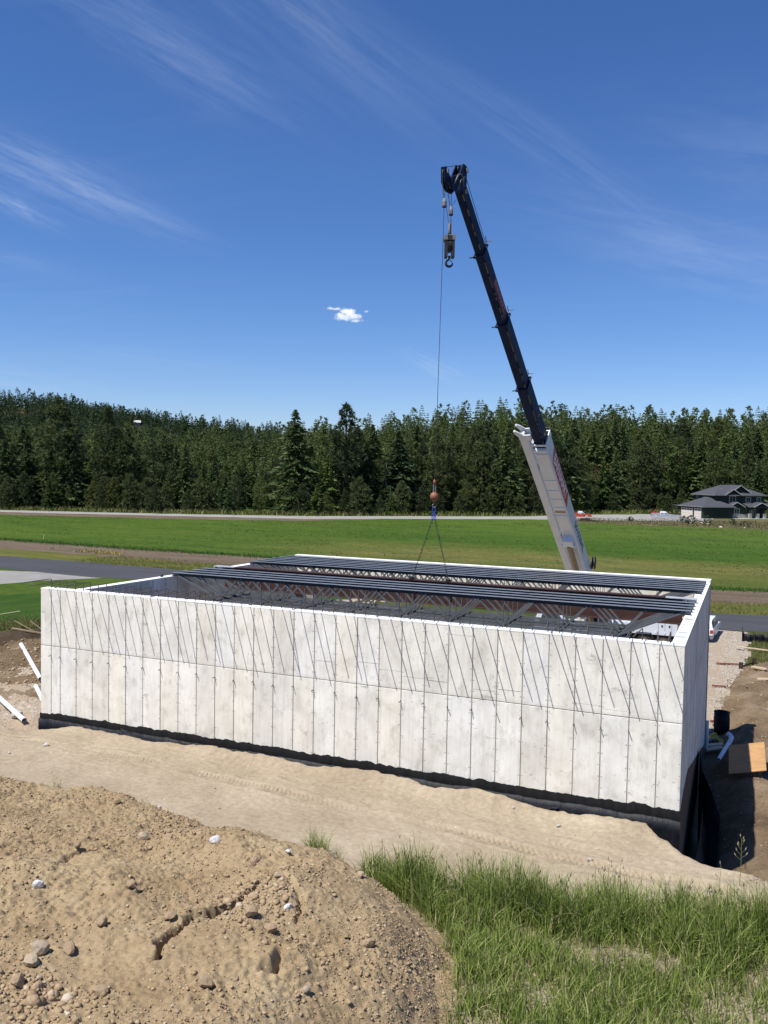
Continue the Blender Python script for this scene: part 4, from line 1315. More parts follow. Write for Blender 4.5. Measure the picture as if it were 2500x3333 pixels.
# ------------------------------------------------------------------ trees
def leaf_mat(name, c1, c2, c3):
    def fn(nt, b):
        r = nt.island()
        q = nt.rand()
        c = nt.ramp(r, [(0.0, c1), (0.55, c2), (1.0, c3)])
        v = nt.ramp(q, [(0.0, (0.50, 0.58, 0.62)), (0.45, (0.95, 0.97, 0.95)), (0.8, (1.12, 1.1, 0.97)), (1.0, (1.4, 1.27, 0.98))])
        return {'Base Color': nt.mix(1.0, c, v, 'MULTIPLY')}
    m = material(name, c2, 0.65, 0.0, fn, 0.25)
    t = NT(m.node_tree)
    pb = t.n['Principled BSDF']
    tr = t.node('ShaderNodeBsdfTranslucent')
    t.put(tr.inputs['Color'], pb.inputs['Base Color'].links[0].from_socket)
    mx = t.node('ShaderNodeMixShader')
    mx.inputs[0].default_value = 0.35
    t.l.new(pb.outputs[0], mx.inputs[1])
    t.l.new(tr.outputs[0], mx.inputs[2])
    t.l.new(mx.outputs[0], t.n['Material Output'].inputs['Surface'])
    return m
M_PINE = leaf_mat('pine_needles', (0.046, 0.064, 0.022), (0.090, 0.112, 0.040), (0.150, 0.168, 0.066))
M_FIR = leaf_mat('fir_needles', (0.036, 0.060, 0.023), (0.074, 0.110, 0.039), (0.128, 0.168, 0.062))
M_LIGHT = leaf_mat('light_needles', (0.052, 0.085, 0.022), (0.092, 0.135, 0.036), (0.145, 0.190, 0.060))
M_BROWN = leaf_mat('brown_needles', (0.10, 0.06, 0.03), (0.15, 0.085, 0.045), (0.20, 0.12, 0.06))
M_BARK = mottled('bark', (0.030, 0.022, 0.017), (0.070, 0.048, 0.034), 3, 0.95)
M_DEADWOOD = mottled('bleached_dead_wood', (0.20, 0.18, 0.15), (0.32, 0.29, 0.25), 4, 0.95)

def tris(P, D, size, width, r_):
    """triangles with their base at P pointing along D"""
    n = len(P)
    D = D/np.maximum(np.linalg.norm(D, axis=1, keepdims=True), 1e-6)
    q = r_.normal(size=(n, 3))
    Sx = np.cross(D, q)
    Sx /= np.maximum(np.linalg.norm(Sx, axis=1, keepdims=True), 1e-6)
    a = P - Sx*width[:, None]
    b = P + Sx*width[:, None]
    c = P + D*size[:, None]
    V = np.stack([a, b, c], 1).reshape(-1, 3)
    return V
def fir_crown(h, rad, seed, whorls=30, z0=0.06, droop=0.35, per=4):
    r_ = np.random.default_rng(seed)
    P, D, S, Wd = [], [], [], []
    for k in range(whorls):
        f = (k + r_.uniform(-0.3, 0.3))/whorls
        f = 1 - (1 - min(max(f, 0.0), 0.985))**1.35
        z = (z0 + (1 - z0)*f)*h
        R = rad*(1 - f)**0.82*(0.72 + 0.5*r_.random()) + 0.12
        nb = int(5 + 5*(1 - f))
        ph = r_.random()*6.28
        for j in range(nb):
            a = ph + 6.283*j/nb + r_.normal()*0.18
            Rb = R*r_.uniform(0.65, 1.18)
            dv = np.array([math.cos(a), math.sin(a), 0])
            for q in range(per):
                s = (q + 0.6)/per
                p = dv*Rb*s + np.array([0, 0, z + Rb*(0.10*s - droop*s*s)])
                for side in (-1, 0, 1):
                    dd = dv + side*0.9*np.array([-dv[1], dv[0], 0]) + np.array([0, 0, -0.25 + 0.18*r_.normal()])
                    P.append(p + r_.normal(size=3)*0.08)
                    D.append(dd)
                    S.append(Rb*0.36*r_.uniform(0.6, 1.3) + 0.16)
                    Wd.append(0.09*Rb + 0.10)
    # leader
    for q in range(8):
        P.append([0, 0, h*(0.955 + 0.005*q)])
        D.append([r_.normal()*0.3, r_.normal()*0.3, 1])
        S.append(h*0.028)
        Wd.append(0.10)
    return tris(np.array(P), np.array(D), np.array(S), np.array(Wd), r_)
def pine_crown(h, rad, seed, tufts=190, z0=0.22, n=11, top=0.55, size=0.95, wf=0.13):
    r_ = np.random.default_rng(seed)
    P, D, S, Wd = [], [], [], []
    for t in range(tufts):
        f = r_.random()**0.85
        env = (np.interp(f, [0, 0.12, 0.4, 0.75, 0.9, 1.0], [0.50, 0.88, 1.0, top + 0.12, 0.34, 0.05]))*rad*(0.75 + 0.45*math.sin(f*23 + seed) * 0.5)
        a = r_.random()*6.283
        rr_ = env*math.sqrt(r_.uniform(0.25, 1.05))
        c = np.array([math.cos(a)*rr_, math.sin(a)*rr_, (z0 + (1 - z0)*f)*h])
        out = np.array([math.cos(a), math.sin(a), 0.55])
        sz = size*(0.55 + 0.6*r_.random())*(1 - 0.35*f)
        for q in range(n):
            d = out*0.75 + r_.normal(size=3)*0.75
            P.append(c + r_.normal(size=3)*0.16*sz)
            D.append(d)
            S.append(sz*r_.uniform(0.6, 1.1))
            Wd.append(sz*wf)
    for q in range(30):
        zz = h*r_.uniform(0.90, 1.03)
        a = r_.random()*6.283
        P.append([0, 0, zz])
        D.append([math.cos(a), math.sin(a), 1.3])
        S.append((1.05*h - zz)*0.30 + 0.10)
        Wd.append(0.10)
    return tris(np.array(P), np.array(D), np.array(S), np.array(Wd), r_)
def crown_mesh(V, mat):
    F = np.arange(len(V)).reshape(-1, 3)
    return mesh_np('crown', V, F, mat)
def trunk_mesh(h, r, seed, mat, limbs=6, dead=False):
    r_ = random.Random(seed)
    m = MB()
    pts = [(0, 0, -0.6), (r_.uniform(-.1, .1), r_.uniform(-.1, .1), h*0.35), (r_.uniform(-.15, .15), r_.uniform(-.15, .15), h*0.7), (0, 0, h*0.96)]
    m.tube(pts, [r, r*0.8, r*0.45, 0.03], 7)
    for k in range(limbs):
        a = r_.random()*6.28
        z = h*r_.uniform(0.2, 0.85)
        ln = h*(0.16 if not dead else 0.22)*(1.05 - z/h)
        d = Vector((math.cos(a), math.sin(a), r_.uniform(-0.1, 0.5)))
        m.tube([(0, 0, z), Vector((0, 0, z)) + d*ln*0.5, Vector((0, 0, z)) + d*ln + Vector((0, 0, ln*0.2))], [r*0.28, r*0.18, 0.02], 4)
    return m.mesh('trunk', mat)

PROTO = {}
def proto(key, V, mat, h, r, limbs=6, dead=False, tm=None):
    PROTO[key] = (crown_mesh(V, mat) if V is not None else None, trunk_mesh(h, r, len(PROTO) + 5, tm or M_BARK, limbs, dead), h)
for k in range(3):
    proto(('tall_pine', k), pine_crown(20, 3.8 + 0.6*k, 10 + k, 460 + 60*k, 0.16, 12, 0.50, 1.05), M_PINE, 20, 0.32)
for k in range(3):
    proto(('fir', k), fir_crown(20, 4.6 + 0.4*k, 20 + k, 40), M_FIR, 20, 0.28, 0)
for k in range(2):
    proto(('light_fir', k), fir_crown(15, 3.5, 30 + k, 26, 0.05, 0.22), M_LIGHT, 15, 0.2, 0)
for k in range(3):
    proto(('young_pine', k), pine_crown(8, 3.0, 40 + k, 230, 0.02, 12, 0.5, 0.85), M_PINE, 8, 0.16, 0)
for k in range(2):
    proto(('broad_pine', k), pine_crown(16, 5.2, 50 + k, 480, 0.08, 12, 0.62, 1.0), M_PINE, 16, 0.3)
proto(('leafy_tree', 0), pine_crown(11, 3.2, 60, 300, 0.10, 12, 0.75, 0.75), M_LIGHT, 11, 0.18)
proto(('brown_fir', 0), pine_crown(13, 1.6, 61, 110, 0.3, 9, 0.5, 0.7), M_BROWN, 13, 0.18)
proto(('dead_tree', 0), None, None, 13, 0.16, 26, True, M_DEADWOOD)

NICE = {'tall_pine': 'tall clumpy pines', 'fir': 'dark conical firs', 'light_fir': 'light green firs', 'young_pine': 'bushy young pines',
        'broad_pine': 'broad heavy pines', 'leafy_tree': 'bright leafy trees', 'brown_fir': 'browned conifers', 'dead_tree': 'bare dead trees'}
def dr_az(az):
    return np.interp(az, [-60, -47.3, -38, -28, -23, -13.7, -9.9, -5.5, 3, 10], [240, 215.5, 199.5, 195, 200, 214, 232, 252, 254, 260])
def where_words(az, off):
    row = 'at the forest edge' if off < 7 else ('inside the forest edge' if off < 26 else 'deep in the forest')
    for lim, w in ((-44, 'at far left'), (-40, 'near the tallest left pines'), (-35, 'left of the hillside clearing'), (-31, 'below the hillside clearing'), (-26, 'left of the rope'), (-20, 'around the hanging ball'),
                   (-15.5, 'between ball and boom'), (-9, 'right of the boom'), (-4, 'behind the silver pickup'), (30, 'behind the green house')):
        if az < lim:
            return row, w
TREES = []
tree_count = {}
def place_tree(key, az, off, hh, label=None, grp=None):
    d = dr_az(az) + off
    a = math.radians(az)
    x, y = CAM[0] + d*math.sin(a), CAM[1] + d*math.cos(a)
    z = float(gh(np.array([x]), np.array([y]))[0])
    cm, tmsh, h = PROTO[key]
    s = hh/h
    row, w = where_words(az, off)
    e = empty(key[0] if key[0] != 'light_fir' else 'slender_fir', (x, y, z), random.random()*6.28, label or 'tree', 'tree', grp or f'{NICE[key[0]]} {row}, {w}')
    if not label:
        TREES.append((az, e))
    sx = s*random.uniform(0.88, 1.15)
    e.scale = (sx, sx, s)
    if cm is not None:
        link('crown', cm, e, True)
    link('trunk', tmsh, e, True)
    return e
def hmax(az):
    return np.interp(az, [-50, -47, -43, -40, -37, -34, -30.5, -28.5, -26.5, -24, -20, -12, -5, 3], [24, 24, 25, 22, 18.5, 16, 15.5, 19, 22, 23, 26, 26, 25, 24])
def jaz(n, lo=-49.5, hi=3.6):
    return lo + (hi - lo)*(np.arange(n) + rng.uniform(-0.42, 0.42, n) + 0.5)/n
def pick(opts):
    ks, ws = zip(*opts)
    t = random.choices(ks, ws)[0]
    n = sum(1 for q in PROTO if q[0] == t)
    return (t, random.randrange(n))
# feature trees one can pick out of the skyline
place_tree(('fir', 1), -29.1, 9, 24.5, 'big dark conical fir with pointed top standing above its neighbours', 'skyline trees')
place_tree(('tall_pine', 1), -25.75, 14, 26.5, 'tallest open-crowned pine rising into the sky left of the rope', 'skyline trees')
place_tree(('tall_pine', 2), -43.9, 12, 26.5, 'tall heavy pine at the far left of the forest edge, highest there', 'skyline trees')
place_tree(('tall_pine', 0), -41.0, 10, 24.5, 'tall slim pine second from the left above the forest edge', 'skyline trees')
place_tree(('brown_fir', 0), -9.3, 16, 13, 'young conifer with orange-brown dying top right of the boom sign', 'dying trees')
place_tree(('dead_tree', 0), -31.3, 16, 14, 'bleached bare dead tree below the hillside clearing', 'dead trees')
place_tree(('dead_tree', 0), -23.0, 13, 13, 'bare grey dead branches among green firs left of the rope', 'dead trees')
for az in jaz(62):
    if az > -9.5 and az < -8.5:
        continue
    hh = random.uniform(4.5, 9.0) if az < -9 else random.uniform(5, 8)
    lt = 3.0 if (-34 < az < -25 or -15 < az < -8) else 0.8
    place_tree(pick([('young_pine', 7), ('light_fir', 1.5*lt), ('leafy_tree', 0.7*lt)]), az, random.uniform(2.5, 6.5), hh)
for az in jaz(58):
    place_tree(pick([('tall_pine', 4), ('fir', 3), ('broad_pine', 3), ('light_fir', 4.0 if (-34 < az < -25 or -15 < az < -8) else 1.2), ('leafy_tree', 0.9)]), az, random.uniform(8, 18), hmax(az)*random.uniform(0.55, 0.88))
for az in jaz(74):
    place_tree(pick([('tall_pine', 4), ('fir', 4), ('broad_pine', 2), ('light_fir', 2)]), az, random.uniform(18, 38), hmax(az)*random.uniform(0.52, 1.0))
for az in jaz(88):
    if -33.5 < az < -29.5 and random.random() < 0.5:
        continue
    place_tree(pick([('tall_pine', 4), ('fir', 4), ('light_fir', 1.5)]), az, random.uniform(38, 72), hmax(az)*random.uniform(0.55, 1.0))

# every tree's label: its kind, its row, what it stands by, and its turn from the left there
ORD = 'first second third fourth fifth sixth seventh eighth ninth tenth eleventh twelfth thirteenth fourteenth fifteenth sixteenth seventeenth eighteenth'.split()
for g in {e['group'] for _, e in TREES}:
    ms = sorted([(a, e) for a, e in TREES if e['group'] == g], key=lambda q: q[0])
    for k, (a, e) in enumerate(ms):
        one = g.replace('trees ', 'tree ', 1) if len(ms) == 1 else g
        e['label'] = (f'{ORD[k]} from left among ' + g) if len(ms) > 1 else ('only one of the ' + one)

# the wooded hills behind: too many to count
def lod_crown(kind, h, rad, seed):
    if kind == 'fir':
        return fir_crown(h, rad*1.1, seed, 15, 0.05, 0.3, 2)
    return pine_crown(h, rad, seed, 66, 0.14, 7, 0.55, 1.55, 0.24)
HILL_HOUSES = [(-39.2, 812, 5, 'small pale house high on the wooded hill at left'), (-26.95, 770, 7, 'white building glimpsed between trees left of the tallest pine')]
def forest(name, label, d0, d1, n, lod, hmul, azr=(-53, 8), seed=1):
    r_ = np.random.default_rng(seed)
    protos = []
    for k in range(6):
        V = lod_crown('fir' if k % 2 else 'pine', 18, 4.2, 70 + k)
        if lod > 1:
            T = V.reshape(-1, 3, 3)
            T = T[:: lod]
            c = T.mean(1, keepdims=True)
            T = c + (T - c)*1.0*math.sqrt(lod)
            V = T.reshape(-1, 3)
        protos.append(V)
    az = np.radians(r_.uniform(azr[0], azr[1], n))
    d = np.sqrt(r_.uniform(d0**2, d1**2, n))
    x, y = CAM[0] + d*np.sin(az), CAM[1] + d*np.cos(az)
    z = gh(x, y)
    ad = np.degrees(az)
    clear = fbm(x, y, 0.011, 3, 0.5, 33)
    cl2 = ((ad > -33.6) & (ad < -29.8) & (d > 330) & (d < 430)) | ((ad < -43.5) & (d > 760) & (clear > -0.05))
    keep = (~cl2) & (clear < 0.30) & (d > dr_az(ad) + 66)
    for a_, q_, w_, _ in HILL_HOUSES:
        keep &= ~((np.abs(np.radians(ad - a_))*d < w_*0.8) & (d > q_ - 70) & (d < q_ + 12))
    x, y, z, d = x[keep], y[keep], z[keep], d[keep]
    Vs = []
    for i in range(len(x)):
        P = protos[r_.integers(6)]
        s = hmul*r_.uniform(0.55, 1.1)
        a = r_.random()*6.28
        c_, s_ = math.cos(a)*s*1.05, math.sin(a)*s*1.05
        Q = np.empty_like(P)
        Q[:, 0] = P[:, 0]*c_ - P[:, 1]*s_ + x[i]
        Q[:, 1] = P[:, 0]*s_ + P[:, 1]*c_ + y[i]
        Q[:, 2] = P[:, 2]*s + z[i]
        Vs.append(Q.astype(np.float32))
    V = np.concatenate(Vs)
    o = link(name, mesh_np(name, V, np.arange(len(V)).reshape(-1, 3), M_FIR))
    return tag(o, label, None, None, 'stuff')
forest('forest', 'dense dark conifer forest climbing the slope behind the front trees', 282, 460, 1700, 1, 0.98, seed=2)
forest('forest', 'distant conifer forest covering the hill and ridge', 460, 1050, 5500, 3, 0.86, seed=3)

# ------------------------------------------------------------------ house by the far road
M_GREENWALL = mottled('dark_green_siding', (0.014, 0.022, 0.014), (0.024, 0.034, 0.022), 3, 0.75)
M_SHINGLE = mottled('charcoal_shingles', (0.045, 0.047, 0.054), (0.075, 0.078, 0.088), 2.5, 0.9, 0.02, 14)
M_TRIM = material('pale_trim_paint', (0.46, 0.46, 0.44), 0.6)
M_FASCIA = material('grey_fascia', (0.22, 0.22, 0.21), 0.6)
M_GDOOR = mottled('cream_garage_door', (0.60, 0.54, 0.47), (0.66, 0.60, 0.53), 2, 0.6)
M_STONE = material('stone_veneer', rough=0.9, fn=lambda nt, b: {'Base Color': nt.ramp(nt.sep(nt.voronoi(nt.mapping(nt.coord('Object'), (1, 1, 1.8)), 2.4, 'Color'))[0], [(0, (0.20, 0.185, 0.17)), (0.5, (0.30, 0.28, 0.25)), (1, (0.40, 0.37, 0.33))])})
hs = empty('house', (11.6, 206.0, 1.0), math.atan2(0.595, 0.803), 'two-storey dark green house with charcoal roofs and cream garage doors', 'house')
def hb_(name, mat, *boxes, parent=hs, prisms=()):
    m = MB()
    for q in boxes:
        m.box(*q)
    for poly, v in prisms:
        m.prism(poly, v)
    return m.build(name, mat, parent, True)
hb_('wall', M_GREENWALL, (0, 8.5, 0, 10, 0, 2.78))
hb_('wall', M_GREENWALL, (5, 19.2, 2.5, 12, 0, 5.72))
hb_('wall', M_GREENWALL, (8.5, 13.2, 0.9, 2.5, 0, 2.78))
def hip(x0, x1, y0, y1, z0, hgt, ov=0.55):
    x0 -= ov
    x1 += ov
    y0 -= ov
    y1 += ov
    w = min(x1 - x0, y1 - y0)/2
    if x1 - x0 > y1 - y0:
        r0, r1 = (x0 + w, (y0 + y1)/2), (x1 - w, (y0 + y1)/2)
    else:
        r0, r1 = ((x0 + x1)/2, y0 + w), ((x0 + x1)/2, y1 - w)
    m = MB()
    zt = z0 + hgt
    b = [(x0, y0, z0 + 0.2), (x1, y0, z0 + 0.2), (x1, y1, z0 + 0.2), (x0, y1, z0 + 0.2), (r0[0], r0[1], zt), (r1[0], r1[1], zt)]
    if x1 - x0 > y1 - y0:
        m.add(b, [(0, 1, 5, 4), (2, 3, 4, 5), (1, 2, 5), (3, 0, 4)])
    else:
        m.add(b, [(0, 1, 4), (1, 2, 5, 4), (2, 3, 5), (3, 0, 4, 5)])
    rf = m.build('roof', M_SHINGLE, hs, True)
    hb_('fascia', M_FASCIA, (x0 + 0.01, x1 - 0.01, y0 + 0.01, y1 - 0.01, z0, z0 + 0.19), parent=rf)
    return rf
hip(0, 8.5, 0, 10, 2.80, 2.5)
hip(5, 19.2, 2.5, 12, 5.74, 2.7)
def gable(xc, hw, y0, y1, z0, hgt):
    m = MB()
    m.prism([(xc - hw - 0.4, y0 - 0.4, z0), (xc, y0 - 0.4, z0 + hgt), (xc + hw + 0.4, y0 - 0.4, z0), (xc + hw + 0.4, y0 - 0.4, z0 - 0.16), (xc, y0 - 0.4, z0 + hgt - 0.17), (xc - hw - 0.4, y0 - 0.4, z0 - 0.16)], (0, y1 - y0 + 0.4, 0))
    r = m.build('roof', M_SHINGLE, hs, True)
    hb_('gable_wall', M_GREENWALL, prisms=[([(xc - hw + 0.1, y0, z0 - 0.2), (xc + hw - 0.1, y0, z0 - 0.2), (xc, y0, z0 + hgt - 0.3)], (0, 0.2, 0))], parent=r)
    hb_('verge_board', M_TRIM, prisms=[([(xc - hw - 0.42, y0 - 0.46, z0 - 0.14), (xc - hw - 0.42, y0 - 0.46, z0 + 0.04), (xc, y0 - 0.46, z0 + hgt + 0.04), (xc + hw + 0.42, y0 - 0.46, z0 + 0.04), (xc + hw + 0.42, y0 - 0.46, z0 - 0.14), (xc, y0 - 0.46, z0 + hgt - 0.15)], (0, 0.05, 0))], parent=r)
gable(9.9, 2.0, 2.3, 7, 5.95, 1.45)
gable(12.6, 2.8, 3.2, 8, 6.3, 2.15)
gable(9.9, 2.0, 0.7, 4, 2.98, 1.2)
gable(16.4, 1.9, -0.2, 4, 2.98, 1.15)
hb_('porch_roof', M_SHINGLE, prisms=[([(12.9, -0.4, 2.80), (21.0, -0.4, 2.80), (21.0, 2.6, 3.75), (12.9, 2.6, 3.75)], (0, 0, 0.18))])
hb_('porch_slab', M_TRIM, (8.2, 19.5, -1.6, 0.85, -0.4, 0.05), (12.9, 21.0, 0.86, 2.5, -0.4, 0.12))
for x in (13.4, 15.6, 17.6, 20.6):
    hb_('porch_post', M_GREENWALL, (x - 0.16, x + 0.16, -0.15, 0.17, 1.3, 2.80))
    hb_('stone_pier', M_STONE, (x - 0.35, x + 0.35, -0.34, 0.36, -0.2, 1.3))
hb_('stone_base', M_STONE, (8.45, 13.25, 0.82, 0.89, -0.2, 1.15))
# garage doors on the left face
for y0, y1 in ((4.6, 9.4), (0.9, 3.6)):
    g = hb_('garage_door', M_GDOOR, (-0.04, 0.03, y0, y1, -0.2, 2.40))
    for k in range(1, 4):
        hb_('panel_joint', M_FASCIA, (-0.05, -0.041, y0, y1, -0.2 + 0.65*k - 0.012, -0.2 + 0.65*k + 0.012), parent=g)
    nw = 4 if y1 - y0 > 4 else 2
    for k in range(nw):
        w = (y1 - y0)/nw
        hb_('pane', M_GLASS, (-0.052, -0.041, y0 + w*k + 0.15, y0 + w*(k + 1) - 0.15, 1.88, 2.22), parent=g)
    hb_('door_trim', M_TRIM, (-0.06, 0.02, y0 - 0.18, y0 - 0.005, -0.2, 2.55), (-0.06, 0.02, y1 + 0.005, y1 + 0.18, -0.2, 2.55), parent=g)
hb_('side_canopy', M_SHINGLE, (-0.5, 3.0, 10.55, 13.4, 2.80, 2.98))
for x, y in ((-0.3, 13.2), (2.8, 13.2), (-0.3, 10.8)):
    hb_('canopy_post', M_GREENWALL, (x - 0.1, x + 0.1, y - 0.1, y + 0.1, -0.2, 2.8))
def hwin(xc, zc, w, h, y, nx=2, ny=1):
    f = hb_('window', M_TRIM, (xc - w/2 - 0.14, xc + w/2 + 0.14, y - 0.06, y + 0.02, zc - h/2 - 0.14, zc - h/2), (xc - w/2 - 0.14, xc + w/2 + 0.14, y - 0.06, y + 0.02, zc + h/2, zc + h/2 + 0.14),
            (xc - w/2 - 0.14, xc - w/2, y - 0.06, y + 0.02, zc - h/2, zc + h/2), (xc + w/2, xc + w/2 + 0.14, y - 0.06, y + 0.02, zc - h/2, zc + h/2))
    for i in range(nx):
        for j in range(ny):
            a, b = w/nx, h/ny
            hb_('pane', M_GLASS, (xc - w/2 + a*i + 0.035*(i > 0), xc - w/2 + a*(i + 1) - 0.035*(i < nx - 1), y - 0.03, y - 0.02, zc - h/2 + b*j + 0.03*(j > 0), zc - h/2 + b*(j + 1) - 0.03*(j < ny - 1)), parent=f)
    hb_('mullion', M_TRIM, *[(xc - w/2 + w/nx*i - 0.034, xc - w/2 + w/nx*i + 0.034, y - 0.045, y - 0.012, zc - h/2, zc + h/2) for i in range(1, nx)], parent=f)
hwin(10.0, 4.75, 1.7, 1.6, 2.49, 2, 2)
hwin(14.6, 4.75, 1.2, 1.2, 2.49)
hwin(17.7, 4.75, 1.0, 1.1, 2.49)
hwin(10.2, 1.85, 1.3, 1.2, 0.89)
hwin(16.9, 1.3, 1.1, 1.9, 2.49)
for y, w in ((10.2, 0.7), (7.2, 0.8)):
    f = hb_('window', M_TRIM, (4.93, 4.99, y - w/2 - 0.12, y + w/2 + 0.12, 4.9, 5.5))
    hb_('pane', M_GLASS, (4.915, 4.928, y - w/2, y + w/2, 5.0, 5.4), parent=f)
hb_('entry_door', M_TRIM, (15.1, 16.0, 2.44, 2.49, 0.13, 2.25))
for x, y in ((8.6, 5.2), (12.2, 4.6)):
    m = MB().cyl((x, y, 6.8), (x, y, 7.55), 0.09, 8)
    m.build('roof_vent', M_TRIM, hs, True)

# small pale houses high on the wooded hill
def hill_house(az, d, w, label):
    x, y = CAM[0] + d*math.sin(math.radians(az)), CAM[1] + d*math.cos(math.radians(az))
    z = float(gh(np.array([x]), np.array([y]))[0])
    e = empty('hillside_house', (x, y, z), math.radians(-az), label, 'house', 'pale houses on the hill')
    MB().box(-w/2, w/2, -3.5, 3.5, -3, 3.0).build('wall', M_FASCIA, e, True)
    MB().prism([(-w/2 - 0.6, -4.3, 3.0), (-w/2 - 0.6, 4.3, 3.0), (-w/2 - 0.6, 0, 5.2)], (w + 1.2, 0, 0)).build('roof', M_TRIM, e, True)
    for k in range(3):
        MB().box(-w/2 + 0.6 + k*w*0.32, -w/2 + 0.6 + w*0.2 + k*w*0.32, -3.56, -3.5, 1.0, 2.4).build('window', M_GLASS, e, True)
for az_, d_, w_, lb_ in HILL_HOUSES:
    hill_house(az_, d_, w_, lb_)

# ------------------------------------------------------------------ vehicles
M_SILVER = mottled('silver_grey_car_paint', (0.36, 0.40, 0.47), (0.42, 0.46, 0.53), 1, 0.3, 0, None, 0.3, 0.6)
M_REDCAR = mottled('orange_red_car_paint', (0.42, 0.055, 0.02), (0.50, 0.075, 0.03), 2, 0.35, 0, None, 0, 0.5)
M_CARWHITE = material('white_car_paint', (0.74, 0.75, 0.77), 0.25, 0, None, 0.6)
M_TAIL = material('red_tail_lamp', (0.42, 0.02, 0.02), 0.2, 0, None, 0.6)
M_HEADL = material('clear_headlamp', (0.72, 0.72, 0.70), 0.15, 0, None, 0.7)
M_CHROME = material('chrome_trim', (0.6, 0.6, 0.6), 0.2, 0.9)
def prism_y(prof, y0, y1, inset_top=0.0, ztop=None):
    m = MB()
    n = len(prof)
    vs = []
    for s, y in ((-1, y0), (1, y1)):
        for x, z in prof:
            k = inset_top if (ztop is not None and z > ztop) else 0.0
            vs.append((x, y - s*k, z))
    fs = [tuple(range(n)), tuple(range(n, 2*n))[::-1]] + [(i, n + i, n + (i + 1) % n, (i + 1) % n) for i in range(n)]
    m.add(vs, fs)
    return m
def arch(xc, r, z0, n=7):
    return [(xc + r*math.cos(t), z0 + r*math.sin(t)) for t in np.linspace(0, math.pi, n)]
def pickup(loc, rz, paint, cabpaint, label, load=None, group='pickup trucks by the far road', ext=True):
    e = empty('pickup_truck', loc, rz, label, 'pickup truck', group)
    Wd = 0.95
    a1, a2 = arch(1.75, 0.46, 0.42), arch(-1.65, 0.46, 0.42)
    prof = [(2.75, 0.42), (2.78, 0.75), (2.70, 1.00), (1.30, 1.12), (-2.70, 1.12), (-2.72, 0.50), (-2.15, 0.42)] + a2[::-1][0:0] 
    prof = [(2.72, 0.45), (2.78, 0.75), (2.66, 1.00), (1.25, 1.12), (-2.72, 1.12), (-2.74, 0.50)] + [(x, z) for x, z in a2[::-1]] + [(x, z) for x, z in a1[::-1]]
    b = prism_y(prof, -Wd, Wd).build('body', paint, e, True)
    cx0 = -0.75 if ext else -0.25
    cab = prism_y([(1.20, 1.121), (0.55, 1.74), (cx0 + 0.12, 1.76), (cx0, 1.121)], -0.90, 0.90, 0.12, 1.3).build('cab', cabpaint, e, True)
    for s in (-1, 1):
        y = 0.865*s
        for xa, xb in (((0.30, 0.92) if not ext else (0.22, 0.92)), (cx0 + 0.12, 0.12)):
            m = MB()
            m.add([(xa, 0.895*s, 1.18), (xb, 0.895*s, 1.18), (xb - (0.42 if xb > 0.5 else 0.0), 0.80*s, 1.62), (xa, 0.80*s, 1.62)], [(0, 1, 2, 3)])
            m.build('side_window', M_GLASS, cab, True)
        for xw in (1.75, -1.65):
            wheel((xw, 0.80*s, 0.38), 0.38, 0.26, e)
        MB().box(2.60, 2.765, min(0.55*s, 0.9*s), max(0.55*s, 0.9*s), 0.74, 0.92).build('headlight', M_HEADL, e, True)
        MB().box(-2.752, -2.66, min(0.80*s, 0.955*s), max(0.80*s, 0.955*s), 0.78, 1.06).build('taillight', M_TAIL, e, True)
        MB().box(0.75, 0.90, min(0.93*s, 1.10*s), max(0.93*s, 1.10*s), 1.15, 1.32).build('mirror', M_DARK, e, True)
    MB().add([(1.13, -0.80, 1.19), (1.13, 0.80, 1.19), (0.66, 0.72, 1.64), (0.66, -0.72, 1.64)], [(0, 1, 2, 3)]).build('windscreen', M_GLASS, cab, True)
    MB().box(2.70, 2.86, -0.93, 0.93, 0.42, 0.62).build('front_bumper', M_CHROME, e, True)
    MB().box(-2.88, -2.745, -0.93, 0.93, 0.45, 0.62).build('rear_bumper', M_CHROME, e, True)
    for s in (-1, 1):
        MB().box(-2.72, cx0 - 0.05, min(0.83*s, 0.955*s), max(0.83*s, 0.955*s), 1.121, 1.27).build('bed_side', paint, e, True)
    if load:
        r_ = random.Random(3)
        m = MB()
        for k in range(9):
            x = r_.uniform(-2.4, -1.2)
            m.bar((x, r_.uniform(-0.7, 0.7), 1.1), (x + r_.uniform(-0.3, 0.3), r_.uniform(-0.7, 0.7), r_.uniform(1.4, 1.75)), 0.12, 0.10)
        m.box(-2.6, -1.4, -0.7, 0.7, 1.13, 1.42)
        le = m.build('machine_load', load, None, True)
        le.matrix_world = Matrix.Translation(Vector(loc)) @ Matrix.Rotation(rz, 4, 'Z')
        tag(le, 'red machinery riding in the bed of the silver pickup', 'machinery')
    return e
pickup((2.7, 198.5, 1.02), 0.20, M_SILVER, M_CARWHITE, 'silver-grey pickup with pale cab parked on gravel left of the house', M_REDCAR)
pickup((-15.0, 183.5, 1.02), 0.35, M_REDCAR, M_CARWHITE, 'orange-red pickup with white cab top half hidden by crane boom', None, ext=False)
